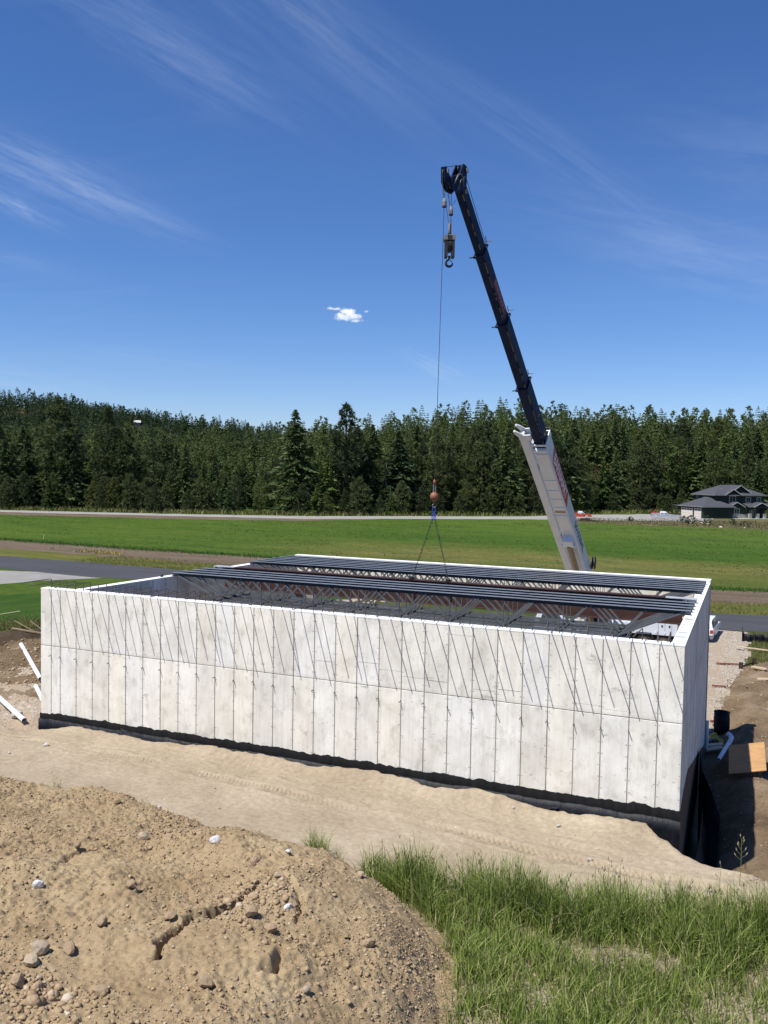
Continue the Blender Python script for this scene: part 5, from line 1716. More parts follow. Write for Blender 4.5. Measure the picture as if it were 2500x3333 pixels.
# white SUV behind the building's right corner, tail towards us
sv = empty('parked_car', (19.62, 41.3, -0.12), math.radians(86), 'white vehicle parked behind the right building corner, red tail lamp showing', 'car')
sv.scale = (1, 1, 0.83)
a1, a2 = arch(1.5, 0.45, 0.45), arch(-1.45, 0.45, 0.45)
prism_y([(2.30, 0.5), (2.36, 0.8), (2.25, 1.02), (1.2, 1.12), (-2.36, 1.16), (-2.46, 1.05), (-2.46, 0.55)] + a2[::-1] + a1[::-1], -0.97, 0.97).build('body', M_CARWHITE, sv, True)
cb = prism_y([(1.15, 1.121), (0.45, 1.82), (-1.85, 1.84), (-2.12, 1.70), (-2.38, 1.161)], -0.94, 0.94, 0.13, 1.3).build('cab', M_CARWHITE, sv, True)
MB().add([(-2.36, -0.74, 1.24), (-2.36, 0.74, 1.24), (-2.15, 0.70, 1.68), (-2.15, -0.70, 1.68)], [(0, 1, 2, 3)]).build('rear_window', M_GLASS, cb, True)
for s in (-1, 1):
    for xa, xb in ((-1.9, -1.0), (-0.9, 0.0), (0.1, 0.7)):
        MB().add([(xa, 0.945*s, 1.2), (xb, 0.945*s, 1.2), (xb - 0.05, 0.825*s, 1.7), (xa + 0.05, 0.825*s, 1.7)], [(0, 1, 2, 3)]).build('side_window', M_GLASS, cb, True)
    for xw in (1.5, -1.45):
        wheel((xw, 0.82*s, 0.38), 0.38, 0.25, sv)
    MB().box(-2.48, -2.36, min(0.78*s, 0.975*s), max(0.78*s, 0.975*s), 0.88, 1.14).build('taillight', M_TAIL, sv, True)
MB().box(-2.60, -2.47, -0.97, 0.97, 0.45, 0.68).build('rear_bumper', M_DARK, sv, True)
MB().box(-2.475, -2.465, -0.28, 0.28, 0.72, 0.86).build('number_plate', M_LETTER, sv, True)
MB().box(-2.62, -2.48, 0.80, 0.99, 0.44, 0.74).box(-2.62, -2.48, -0.99, -0.80, 0.44, 0.74).build('bumper_corner', M_BLOCKGREY, sv, True)

# ------------------------------------------------------------------ odds and ends across the field
def bush(x, y, w, h, label, grp, mat=M_PINE, seed=1):
    z = float(gh(np.array([x]), np.array([y]))[0])
    V = pine_crown(h, w/2, seed, 36, 0.0, 9, 0.7, 0.5*h**0.5)
    o = link('shrub', crown_mesh(V, mat))
    o.data.name = 'shrub'
    o.location = (x, y, z - 0.05)
    tag(o, label, 'shrub', grp)
for k, (x, y, w, h, lb) in enumerate([(8.7, 182.2, 2.6, 1.5, 'dark green shrub left of a pair below the garage'), (10.6, 176.5, 3.0, 1.9, 'dark green shrub right of a pair below the garage'),
                                      (14.1, 173.0, 2.8, 2.0, 'rounded dark shrub below the green house wall'), (19.0, 179.0, 2.2, 1.3, 'low shrub below the house porch'), (-2.6, 180.0, 1.6, 1.0, 'small dark shrub left of the silver pickup'),
                                      (21.4, 174.0, 3.0, 1.1, 'wide low shrub below the right end of the porch')]):
    bush(x, y, w, h, lb, 'shrubs in the weedy strip', M_PINE, 90 + k)
M_GRAVELPILE = mottled('grey_gravel', (0.13, 0.13, 0.135), (0.22, 0.22, 0.22), 3, 0.95, 0.05, 10)
def heap(name, c, rx, ry, h, mat, label, cat, seed=0, n=40):
    g = np.linspace(-1.15, 1.15, n)
    z0 = float(gh(np.array([c[0]]), np.array([c[1]]))[0])
    o = link(name, grid_mesh(name, c[0] + g*rx, c[1] + g*ry, lambda X, Y: z0 - 0.1 + h*np.clip(1 - np.hypot((X - c[0])/rx, (Y - c[1])/ry)*(1 + 0.25*fbm(X, Y, 1.2, 3, 0.5, seed)), 0, 1)**0.9 + 0.06*h*fbm(X, Y, 3.0, 3, 0.6, seed), mat))
    return tag(o, label, cat)
heap('gravel_pile', (6.3, 197.0), 3.0, 2.0, 1.25, M_GRAVELPILE, 'small grey gravel pile between the silver pickup and the garage', 'gravel pile', 3)
m = MB()
r_ = random.Random(8)
for k in range(70):
    x, y = r_.gauss(0, 1.3), r_.gauss(0, 0.6)
    a = r_.uniform(-0.6, 0.6)
    ln = r_.uniform(0.5, 1.6)
    z = r_.uniform(0.05, 0.55)*math.exp(-(x/1.6)**2)
    m.bar((x - ln/2*math.cos(a), y - ln/2*math.sin(a), z), (x + ln/2*math.cos(a), y + ln/2*math.sin(a), z + r_.uniform(0, 0.3)), 0.07, 0.07)
o = m.build('brush_pile', M_BARK, None, True)
o.location = (-11.7, 172.6, 0.93)
tag(o, 'dark pile of branches and logs beside the far road near the boom', 'brush pile')
# boulders in the weedy strip
M_ROCK = mottled('pale_rock', (0.40, 0.37, 0.33), (0.58, 0.55, 0.50), 5, 0.9, 0.03)
def rock_mesh(seed, sub=2, rough=0.28):
    bm = bmesh.new()
    bmesh.ops.create_icosphere(bm, subdivisions=sub, radius=1.0)
    r_ = random.Random(seed)
    ph = [(Vector((r_.gauss(0, 1), r_.gauss(0, 1), r_.gauss(0, 1))).normalized(), r_.uniform(0.55, 0.95)) for _ in range(9)]
    for v in bm.verts:
        d = v.co.normalized()
        q = 1.0
        for n_, c_ in ph:
            t = d.dot(n_)
            if t > 0.2:
                q = min(q, c_/t)
        v.co = d*q*(1 + r_.uniform(-rough, rough)*0.25)
    me = bpy.data.meshes.new('stone')
    bm.to_mesh(me)
    bm.free()
    return me
ROCKS = [rock_mesh(k) for k in range(6)]
def stone(x, y, z, s, mat, label, cat='stone', group=None, name='stone', k=0, flat=0.75):
    me = ROCKS[k % 6].copy()
    me.materials.append(mat)
    o = link(name, me, None, True)
    o.location = (x, y, z)
    o.scale = (s, s*random.uniform(0.75, 1.0), s*flat*random.uniform(0.8, 1.1))
    o.rotation_euler = (random.uniform(-0.3, 0.3), random.uniform(-0.3, 0.3), random.random()*6.28)
    return tag(o, label, cat, group)
for k, (x, y, s) in enumerate([(17.0, 167.0, 0.55), (10.2, 181.0, 0.35), (12.5, 182.5, 0.30), (14.0, 179.5, 0.4), (21.5, 168.5, 0.3)]):
    stone(x, y, 0.95, s, M_ROCK, ['whitest boulder in the weedy strip below the porch', 'leftmost small pale rock in the weeds below the garage', 'small pale rock right of the leftmost one below the garage', 'pale rock beside the rounded shrub below the house', 'small pale rock near the right picture edge in the weeds'][k], 'rock', 'pale rocks below the house', 'boulder', k)
MB().bar((0, 0, -0.2), (0.12, 0.05, 1.2), 0.09, 0.05).build('stake', M_GDOOR, None, True).location = (-72.4, 73.0, 0.0)
tag(bpy.data.objects['stake'], 'leaning white survey stake at the near edge of the green field', 'stake')
# ------------------------------------------------------------------ sand pad in front of the wall
EDX = [-40, -6, -1.0, 0.4, 1.6, 20.3, 20.75, 21.4, 22.0, 22.9, 25.0, 60]
EDY = [-6.5, -3.4, -0.95, -0.42, -0.33, -0.33, -0.95, -1.55, -2.0, -2.35, -3.3, -14]
def pad_edge(x):
    return np.interp(x, EDX, EDY) + fbm(x, x*0, 0.9, 4, 0.55, 12)*0.28 + fbm(x, x*0, 5.0, 2, 0.55, 14)*0.06
TRK = [(-2, -2.35), (3.6, -2.25), (5.7, -2.25), (9.1, -2.55), (11.7, -2.98), (14.2, -2.95), (15.8, -2.85), (17.4, -3.0), (19.2, -3.1), (24, -3.6)]
TRK2 = [(-2, -1.6), (7.3, -1.72), (10, -1.82), (12.3, -1.58), (14.6, -1.68), (16.3, -2.1), (18.3, -2.2), (22, -2.6)]
def pad_z(x, y):
    z = 2.30 + 0.075*np.clip(-y - 1.5, 0, 12) + 0.035*np.clip(-y - 5.5, 0, 12)
    z = z - 0.28*sstep(x, 2.0, 0.2)*sstep(y, -3, -0.5) - 0.12*sstep(x, 13, 19)
    z = z + fbm(x, y, 0.35, 3, 0.5, 31)*0.18 + fbm(x, y, 1.6, 4, 0.5, 32)*0.045
    bz = np.interp(x, [t[0] for t in TRK], [t[1] for t in TRK])
    dy = y - bz
    on = sstep(np.abs(dy), 0.30, 0.22)*sstep(fbm(x, y, 0.5, 2, 0.5, 40), -0.35, -0.10)
    lug = np.sin((x + np.abs(dy)*0.55)*2*math.pi/0.14)*(0.5 + 1.2*sstep(fbm(x, y, 1.5, 3, 0.5, 42), -0.3, 0.3))
    z = z + on*(-0.04 + 0.022*lug) + 0.035*np.exp(-((np.abs(dy) - 0.36)/0.08)**2)*(0.6 + fbm(x, y, 2.0, 3, 0.5, 41))
    bz2 = np.interp(x, [t[0] for t in TRK2], [t[1] for t in TRK2])
    d2 = y - bz2
    on2 = sstep(np.abs(d2), 0.20, 0.13)*sstep(fbm(x, y, 0.5, 2, 0.5, 43), -0.12, 0.15)
    z = z + on2*(-0.03 + 0.020*np.sin((x - np.abs(d2)*0.5)*2*math.pi/0.14)) + 0.03*np.exp(-((d2 - 0.27)/0.10)**2)*(0.5 + fbm(x, y, 1.4, 3, 0.5, 44))
    # fine ripples and a few low scraped windrows
    z = z + 0.05*np.exp(-((dy - 0.95 + 0.3*fbm(x, x*0, 0.3, 2, 0.5, 47))/0.16)**2)*sstep(x, 8, 11)*(0.4 + fbm(x, y, 1.0, 3, 0.5, 48))
    z = z + fbm(x, y, 5.0, 3, 0.55, 33)*0.022
    return z
def pad_full(x, y):
    e = y - pad_edge(x)
    z = pad_z(x, y)
    k = np.where(x > 20.3, 1.55, 2.3)
    z = z + 0.05*np.exp(-((e + 0.25)/0.22)**2)*(x > 0.3) + 0.17*np.exp(-((e + 0.22)/0.42)**2)*sstep(x, 5.5, 9.0)*sstep(x, 20.2, 17.0)*(0.8 + 1.0*fbm(x, x*0, 0.7, 3, 0.5, 46))
    return np.maximum(z - np.clip(e, 0, 9)*k - 0.10*sstep(e, -0.06, 0.05), -0.4)
pxs = np.r_[np.arange(-45, -7, 0.6), np.arange(-7, -1, 0.12), np.arange(-1, 25.5, 0.035), np.arange(25.5, 60, 0.7)]
pys = np.r_[np.arange(-60, -14, 0.8), np.arange(-14, -4, 0.10), np.arange(-4, 0.35, 0.035)]
pys = np.r_[pys, np.arange(0.36, 2.2, 0.12)]
sand = link('sand_pad', grid_mesh('sand_pad', pxs, pys, pad_full, M_SAND, True))
tag(sand, kind='structure')

# ------------------------------------------------------------------ dirt mound
FOOT = np.array([(-8, -9.2), (-2, -8.2), (3, -7.3), (6.5, -6.65), (9.3, -6.35), (11.5, -6.75), (13.4, -6.75), (15.3, -6.95), (16.6, -7.6), (17.55, -8.4), (18.15, -9.4), (18.5, -10.5), (18.75, -12), (18.9, -14), (19.5, -18)])
def foot_dist(x, y):
    sh = x.shape
    p = np.stack([x.ravel(), y.ravel()], -1)
    best = np.full(len(p), 1e9)
    sgn = np.ones(len(p))
    for a, b in zip(FOOT[:-1], FOOT[1:]):
        ab = b - a
        t = np.clip(((p - a)@ab)/(ab@ab), 0, 1)
        q = a + t[:, None]*ab
        d = np.hypot(*(p - q).T)
        cr = ab[0]*(p[:, 1] - a[1]) - ab[1]*(p[:, 0] - a[0])
        m = d < best
        best[m] = d[m]
        sgn[m] = np.where(cr[m] < 0, 1, -1)
    return (best*sgn).reshape(sh)
def seg_d(x, y, pts):
    best = np.full(x.shape, 1e9)
    par = np.zeros(x.shape)
    side = np.zeros(x.shape)
    n = len(pts) - 1
    for k in range(n):
        a, b = np.array(pts[k]), np.array(pts[k + 1])
        ab = b - a
        t = np.clip(((x - a[0])*ab[0] + (y - a[1])*ab[1])/(ab@ab), 0, 1)
        dx, dy = x - a[0] - t*ab[0], y - a[1] - t*ab[1]
        d = np.hypot(dx, dy)
        m = d < best
        best[m] = d[m]
        par[m] = ((k + t)/n)[m]
        side[m] = (ab[0]*dy - ab[1]*dx)[m]
    return best, par, np.sign(side)
CR1 = [(15.53, -13.71), (15.40, -13.35), (15.25, -12.79), (15.19, -12.34), (15.43, -12.26), (15.50, -11.78), (15.52, -11.44), (15.58, -11.20), (15.60, -10.80), (15.70, -10.55)]
CR2 = [(12.30, -12.0), (12.04, -11.43), (12.18, -10.98), (12.18, -10.47), (12.31, -10.23)]
CR3 = [(16.75, -13.04), (16.87, -12.82), (16.74, -12.55)]
CR4 = [(15.94, -10.82), (16.26, -11.08), (16.44, -11.33), (16.54, -11.66)]
def mound_z(x, y):
    f = foot_dist(x, y) + fbm(x, y, 0.8, 3, 0.5, 51)*0.35
    base = pad_z(x, y)
    up = 1.22*(1 - np.exp(-np.clip(f - 0.15, 0, 50)/1.0))
    up = up - 0.35*np.exp(-((f - 0.0)/0.1)**2)*0
    b = 0.22*np.exp(-(((x - 9.4)/1.5)**2 + ((y + 7.6)/1.1)**2)) - 0.20*np.exp(-(((x - 12.3)/0.9)**2 + ((y + 8.6)/1.5)**2)) + 0.25*np.exp(-(((x - 15.0)/1.1)**2 + ((y + 9.3)/1.3)**2)) + 0.22*np.exp(-(((x - 15.9)/0.5)**2 + ((y + 10.6)/0.9)**2))
    z = base + up + (b + fbm(x, y, 0.55, 3, 0.5, 52)*0.30)*sstep(f, 0.1, 1.4)
    rough = sstep(f, -0.15, 0.5)
    patchy = 0.5 + 1.1*sstep(fbm(x, y, 0.9, 3, 0.5, 53), -0.1, 0.35)
    clod = fbm(x, y, 4.5, 4, 0.6, 54)
    z = z + rough*(0.055*clod*patchy + 0.050*np.abs(fbm(x, y, 9.0, 3, 0.6, 55))*patchy + 0.034*fbm(x, y, 15.0, 2, 0.6, 56) + 0.040*np.abs(fbm(x, y, 22.0, 2, 0.6, 59)))
    wx, wy = x + fbm(x, y, 3.5, 4, 0.6, 57)*0.12, y + fbm(x, y, 3.5, 4, 0.6, 58)*0.12
    for pts, w, dep, lift in ((CR1, 0.040, 0.55, 0.02), (CR2, 0.034, 0.16, 0.015), (CR3, 0.05, 0.22, 0.10), (CR4, 0.035, 0.16, 0.04)):
        d, t, s = seg_d(wx, wy, pts)
        taper = np.clip(np.sin(np.clip(t, 0.02, 0.98)*math.pi), 0, 1)**0.5
        z = z - dep*np.exp(-(d/w)**2)*taper
        z = z + lift*np.exp(-(d/0.32)**2)*taper*np.where(s > 0, 1.0, -0.5)*rough
    return np.where(f < -0.35, base - 0.06, np.maximum(z, base - 0.05 + 0*z))
mxs = np.r_[np.arange(-8, 6.4, 0.07), np.arange(6.4, 19.2, 0.021)]
mys = np.r_[np.arange(-19, -15.8, 0.08), np.arange(-15.8, -6.0, 0.022)]
mound = link('dirt_mound', grid_mesh('dirt_mound', mxs, mys, mound_z, M_MOUND, True))
tag(mound, 'big mound of clumpy brown excavated dirt in the left foreground, cracked on top', 'dirt mound')

# ------------------------------------------------------------------ clods and pebbles (too many to count)
def ico(sub):
    bm = bmesh.new()
    bmesh.ops.create_icosphere(bm, subdivisions=sub, radius=1.0)
    V = np.array([v.co[:] for v in bm.verts])
    F = np.array([[v.index for v in f.verts] for f in bm.faces])
    bm.free()
    return V, F
IV, IF = ico(1)
IV0 = np.array([(0, -0.526, 0.851), (0, 0.526, 0.851), (0, 0.526, -0.851), (0, -0.526, -0.851), (-0.851, 0, 0.526), (0.851, 0, 0.526), (0.851, 0, -0.526), (-0.851, 0, -0.526), (-0.526, 0.851, 0), (0.526, 0.851, 0), (0.526, -0.851, 0), (-0.526, -0.851, 0)])
_d = np.linalg.norm(IV0[:, None] - IV0[None], axis=2)
IF0 = np.array([(a, b, c) if np.dot(np.cross(IV0[b] - IV0[a], IV0[c] - IV0[a]), IV0[a]) > 0 else (a, c, b) for a in range(12) for b in range(a + 1, 12) for c in range(b + 1, 12) if _d[a, b] < 1.2 and _d[b, c] < 1.2 and _d[a, c] < 1.2])
def scatter_stones(name, x, y, z, s, mat, seed, label):
    r_ = np.random.default_rng(seed)
    n = len(x)
    V = np.repeat(IV0[None], n, 0)*r_.uniform(0.55, 1.35, (n, len(IV0), 1))
    V = V*np.stack([s*r_.uniform(0.75, 1.25, n), s*r_.uniform(0.75, 1.25, n), s*r_.uniform(0.55, 0.95, n)], -1)[:, None]
    V = V + np.stack([x, y, z], -1)[:, None]
    F = IF0[None] + (np.arange(n)*len(IV0))[:, None, None]
    o = link(name, mesh_np(name, V.reshape(-1, 3), F.reshape(-1, 3), mat, False))
    return tag(o, label, None, None, 'stuff')
M_CLOD = material('dirt_clod', rough=0.97, spec=0.1, fn=lambda nt, b: {
    'Base Color': nt.mix(0.6, nt.ramp(nt.island(), [(0, (0.300, 0.212, 0.124)), (0.7, (0.355, 0.260, 0.158)), (0.97, (0.40, 0.30, 0.19)), (1.0, (0.50, 0.43, 0.34))]), nt.ramp(nt.noise(nt.pos(), 25, 3), [(0.3, (0.75, 0.75, 0.75)), (0.7, (1.2, 1.2, 1.2))]), 'MULTIPLY'),
    'Normal': nt.bump(nt.noise(nt.pos(), 30, 3), 0.6, 0.02)})
N0 = 85000
cx_ = rng.uniform(5.0, 18.6, N0)
cy_ = rng.uniform(-15.8, -6.3, N0)
fd = foot_dist(cx_, cy_)
dens = np.clip(0.35 + 1.6*(fbm(cx_, cy_, 0.55, 3, 0.6, 61)), 0.08, 1)*sstep(fd, -0.35, 0.15)
dens = np.maximum(dens, 0.95*np.exp(-(((cx_ - 15.7)/0.6)**2 + ((cy_ + 11.4)/1.1)**2))*(fd > 0))
dens = np.maximum(dens, 0.9*np.exp(-(((cx_ - 14.9)/0.8)**2 + ((cy_ + 15.0)/0.6)**2)))
kp = rng.random(N0) < dens
cx_, cy_ = cx_[kp], cy_[kp]
cs_ = np.clip(rng.lognormal(-4.5, 0.5, len(cx_)), 0.006, 0.042)*(1 + 1.1*np.exp(-(((cx_ - 15.7)/0.5)**2 + ((cy_ + 11.4)/0.9)**2)) + 1.4*np.exp(-(((cx_ - 14.9)/0.7)**2 + ((cy_ + 15.0)/0.5)**2)))
cz_ = mound_z(cx_, cy_) + cs_*0.15
scatter_stones('dirt_clods', cx_, cy_, cz_, cs_, M_CLOD, 5, 'loose crumbs and clods of dirt strewn over the mound')
ns = 1500
qx, qy = rng.uniform(-1, 23, ns), rng.uniform(-7.5, -0.4, ns)
qs = np.clip(rng.lognormal(-4.6, 0.5, ns), 0.006, 0.04)
scatter_stones('pebbles', qx, qy, pad_full(qx, qy) + qs*0.1, qs, mottled('pad_pebble', (0.30, 0.24, 0.18), (0.50, 0.45, 0.38), 3, 0.95), 6, 'scattered small pebbles on the sand pad')
ns = 2600
qx, qy = rng.uniform(-17, 0, ns), rng.uniform(1, 15, ns)
kd = camd(qx, qy)
k_ = (kd > 36) & (kd < 52.5)
qx, qy = qx[k_], qy[k_]
qs = np.clip(rng.lognormal(-3.2, 0.6, len(qx)), 0.02, 0.20)*sstep(camd(qx, qy), 38, 49) + 0.02
scatter_stones('bank_clods', qx, qy, gh(qx, qy) + qs*0.1, qs, M_CLOD, 7, 'lumps of dirt fallen on the excavation slope at left')
ns = 2500
qx, qy = rng.uniform(21.3, 26, ns), rng.uniform(4, 33, ns)
k_ = qx > xr_bank(qy) + 0.1
qx, qy = qx[k_], qy[k_]
qs = np.clip(rng.lognormal(-3.9, 0.5, len(qx)), 0.01, 0.09)
scatter_stones('bank_clods', qx, qy, gh(qx, qy) + qs*0.1, qs, M_CLOD, 8, 'lumps of dirt on the bank right of the building')
ns = 5000
qx, qy = rng.uniform(21.1, 22.6, ns), rng.uniform(15, 44, ns)
k_ = qx < xr_bank(qy) + 0.15
qx, qy = qx[k_], qy[k_]
qs = np.clip(rng.lognormal(-3.5, 0.4, len(qx)), 0.015, 0.07)
scatter_stones('gravel', qx, qy, gh(qx, qy) + qs*0.1, qs, mottled('path_stone', (0.30, 0.255, 0.20), (0.47, 0.42, 0.36), 2, 0.95), 9, 'coarse pale gravel fill along the right wall')

# single stones one can pick out
M_PALECLOD = mottled('pale_clod', (0.34, 0.265, 0.175), (0.45, 0.365, 0.26), 8, 0.95, 0.02, 20)
M_TANCLOD = mottled('tan_clod', (0.29, 0.205, 0.122), (0.37, 0.27, 0.17), 8, 0.97, 0.02, 20)
M_WHITEST = mottled('whitish_stone', (0.52, 0.50, 0.47), (0.64, 0.62, 0.59), 8, 0.9, 0.01, 20)
for k, (x, y, s, mt, lb) in enumerate([
        (12.38, -9.92, 0.135, M_PALECLOD, 'large pale clod at the right end of the long thin crack'),
        (12.99, -13.07, 0.085, M_WHITEST, 'white-topped stone alone on the left part of the mound'),
        (14.32, -14.49, 0.135, M_PALECLOD, 'lower of two big tan clods at the left of the mound'),
        (14.19, -14.25, 0.13, M_PALECLOD, 'upper of two big tan clods at the left of the mound'),
        (14.47, -14.01, 0.11, M_TANCLOD, 'rounded clod right of the pair of big tan clods'),
        (13.86, -9.80, 0.11, M_WHITEST, 'white stone lying on the mound crest'),
        (15.79, -10.92, 0.070, M_PALECLOD, 'pale pebble beside the top of the dark crack'),
        (16.26, -11.41, 0.075, M_WHITEST, 'small greyish white stone right of the dark crack'),
        (16.37, -12.10, 0.115, M_TANCLOD, 'rounded brown clod right of the big crack'),
        (14.43, -13.35, 0.095, M_TANCLOD, 'single dark-shadowed clod left of the lower crack'),
        (15.02, -12.63, 0.10, M_TANCLOD, 'clod at the bend of the dark crack'),
        (15.40, -14.49, 0.12, M_TANCLOD, 'broken clod near the bottom edge of the mound'),
        (16.47, -13.83, 0.12, M_TANCLOD, 'brown clod alone low on the mound'),
        (17.51, -11.22, 0.11, M_TANCLOD, 'dark clod near the grass on the right flank of the mound'),
        (14.53, -14.92, 0.12, M_TANCLOD, 'clod lying lowest at the left picture edge'),
        (17.37, -12.88, 0.07, M_PALECLOD, 'small pale stone low on the right flank'),
        (15.23, -9.59, 0.06, M_WHITEST, 'tiny white stone on the crest near the grass tuft'),
        (14.13, -12.37, 0.10, M_TANCLOD, 'clod midway between the long thin crack and the dark crack'),
        (10.40, -8.32, 0.10, M_TANCLOD, 'clod on the skyline of the mound crest'),
        (11.99, -11.18, 0.09, M_TANCLOD, 'clod just above the long thin crack'),
        (15.97, -11.98, 0.12, M_TANCLOD, 'round clod wedged under the dark crack'),
        (15.00, -10.32, 0.10, M_TANCLOD, 'clod right beside the upper part of the dark crack'),
        (16.28, -8.82, 0.10, M_PALECLOD, 'pale clod at the mound foot beside tall grass')]):
    z = float(mound_z(np.array([x]), np.array([y]))[0])
    stone(x, y, z + s*0.35, s, mt, lb, 'clod' if mt is not M_WHITEST else 'stone', 'clods and stones on the mound', 'dirt_clod' if mt is not M_WHITEST else 'stone', k)
for k, (x, y, s, lb) in enumerate([(2.58, -2.37, 0.11, 'pale stone on the sand near the left end of the wall'), (2.34, -3.6, 0.06, 'small pale stone by the left picture edge on sand'), (9.15, -5.28, 0.06, 'flat pale stone on the sand behind the mound crest'),
                                   (19.34, -2.88, 0.06, 'small white stone on the sand beside the grass'), (18.28, -1.2, 0.07, 'white stone on sand under the right part of the wall'), (17.0, -0.75, 0.05, 'tiny pale stone near the wall foot')]):
    z = float(pad_full(np.array([x]), np.array([y]))[0])
    stone(x, y, z + s*0.4, s, M_ROCK, lb, 'stone', 'stones on the sand pad', 'stone', k)
st = stone(-6.3, 4.9, 0.32, 0.30, M_ROCK, 'pale rock in the gully of the left excavation slope', 'rock', None, 'stone', 2)

# ------------------------------------------------------------------ foreground grass
def grass_mat(name, stops):
    m = material(name, rough=0.6, spec=0.25, fn=lambda nt, b: {'Base Color': nt.ramp(nt.island(), stops)})
    t = NT(m.node_tree)
    pb = t.n['Principled BSDF']
    tr = t.node('ShaderNodeBsdfTranslucent')
    t.put(tr.inputs['Color'], pb.inputs['Base Color'].links[0].from_socket)
    mx = t.node('ShaderNodeMixShader')
    mx.inputs[0].default_value = 0.22
    t.l.new(pb.outputs[0], mx.inputs[1])
    t.l.new(tr.outputs[0], mx.inputs[2])
    t.l.new(mx.outputs[0], t.n['Material Output'].inputs['Surface'])
    return m
M_BLADE = grass_mat('tall_grass_blades', [(0.0, (0.055, 0.098, 0.014)), (0.25, (0.120, 0.180, 0.028)), (0.60, (0.200, 0.265, 0.052)), (0.84, (0.30, 0.33, 0.10)), (1.0, (0.42, 0.36, 0.19))])
M_DRYBLADE = grass_mat('dry_grass_blades', [(0.0, (0.07, 0.095, 0.02)), (0.5, (0.13, 0.15, 0.035)), (1.0, (0.27, 0.22, 0.10))])
M_WEEDBLADE = grass_mat('weed_blades', [(0.0, (0.055, 0.070, 0.020)), (0.5, (0.115, 0.10, 0.045)), (1.0, (0.20, 0.16, 0.09))])
M_FIELDBLADE = grass_mat('field_blades', [(0.0, (0.055, 0.085, 0.018)), (0.6, (0.085, 0.115, 0.028)), (1.0, (0.13, 0.15, 0.05))])
M_LAWNBLADE = grass_mat('lawn_blades', [(0.0, (0.030, 0.080, 0.010)), (1.0, (0.075, 0.14, 0.022))])
M_SEED = mottled('seed_head', (0.22, 0.19, 0.10), (0.34, 0.29, 0.17), 30, 0.9)
def blades(x, y, z, h, w, lean, r_, segs=3):
    """curved grass blades as numpy strips"""
    n = len(x)
    a = r_.uniform(0, 2*math.pi, n)
    bend = np.stack([np.cos(a), np.sin(a)], -1)*(lean*h)[:, None]
    wa = r_.uniform(0, 2*math.pi, n)
    wd = np.stack([np.cos(wa), np.sin(wa)], -1)
    P = []
    for k in range(segs + 1):
        t = k/segs
        c = np.stack([x, y], -1) + bend*(t**1.9)[..., None] if np.ndim(t) else np.stack([x, y], -1) + bend*(t**1.9)
        zz = z + h*t*(1 - 0.22*lean*t)
        ww = (w*(1 - 0.85*t**1.4))[:, None]*0.5
        for s in (-1, 1):
            P.append(np.concatenate([c + wd*ww*s, zz[:, None]], -1))
    V = np.stack(P, 1)
    m = 2*(segs + 1)
    F = np.array([[2*k, 2*k + 1, 2*k + 3, 2*k + 2] for k in range(segs)])
    return V.reshape(-1, 3), (F[None] + (np.arange(n)*m)[:, None, None]).reshape(-1, 4)
gr_ = np.random.default_rng(77)
NB = 215000
bx_ = gr_.uniform(14.6, 25.5, NB)
by_ = gr_.uniform(-14.5, -4.6, NB)
back = np.interp(bx_, [14.6, 15.4, 17.4, 18.5, 20.0, 21.4, 23.0, 26], [-6.75, -6.35, -6.05, -5.85, -5.55, -5.30, -5.1, -4.9]) + fbm(bx_, bx_*0, 0.9, 3, 0.6, 81)*0.9
fdg = foot_dist(bx_, by_)
inside = sstep(back - by_, -0.15, 0.35)*sstep(-fdg, 0.0, 0.45)*sstep(bx_, 15.0, 15.6)
tall = sstep(back - by_, 2.3, 0.9)
clump = fbm(bx_, by_, 1.1, 3, 0.55, 82)
bare = np.exp(-(((bx_ - 20.15)/0.40)**2 + ((by_ + 8.1)/0.5)**2)) + 0.8*np.exp(-(((bx_ - 21.7)/0.3)**2 + ((by_ + 8.8)/0.3)**2)) + 0.6*np.exp(-(((bx_ - 17.8)/0.2)**2 + ((by_ + 7.5)/0.2)**2)) + 0.7*np.exp(-(((bx_ - 18.9)/0.3)**2 + ((by_ + 8.5)/0.25)**2))
den = inside*np.clip(0.40 + 0.20*tall + 1.1*clump, 0.10, 1)*0.80*(1 - np.clip(bare*0.75, 0, 0.85))
kp = gr_.random(NB) < den
bx_, by_, tall, clump = bx_[kp], by_[kp], tall[kp], clump[kp]
# the densest 45 thousand are plenty
hgt = (0.27 + 0.50*tall*np.clip(0.75 + 1.3*clump, 0.3, 1.4))*gr_.uniform(0.35, 1.30, len(bx_)) + 0.05
V, F = blades(bx_, by_, pad_z(bx_, by_) - 0.02, hgt, gr_.uniform(0.011, 0.028, len(bx_)), gr_.uniform(0.06, 1.0, len(bx_))**1.5, gr_)
tag(link('tall_grass', mesh_np('tall_grass', V, F, M_BLADE, False)), 'tall uncut green grass in the right foreground', None, None, 'stuff')
# taller flowering stems sticking out of it
k_ = np.where((gr_.random(len(bx_)) < 0.028) & (tall > 0.35))[0]
sx_, sy_ = bx_[k_], by_[k_]
sh_ = gr_.uniform(0.55, 0.98, len(k_))*(0.65 + 0.35*tall[k_])
V, F = blades(sx_, sy_, pad_z(sx_, sy_), sh_, np.full(len(k_), 0.013), gr_.uniform(0.03, 0.22, len(k_)), gr_, 4)
nv = 10
tips = V.reshape(len(k_), nv, 3)[:, -2:].mean(1)
V2 = tris(np.repeat(tips, 5, 0) - np.array([0, 0, 0.05]), np.tile([0, 0, 1.0], (len(k_)*5, 1)) + gr_.normal(size=(len(k_)*5, 3))*0.25, gr_.uniform(0.06, 0.13, len(k_)*5), np.full(len(k_)*5, 0.006), gr_)
tag(link('grass_stems', mesh_np('grass_stems', V, F, M_BLADE, False)), 'thin flowering stems standing above the tall grass', None, None, 'stuff')
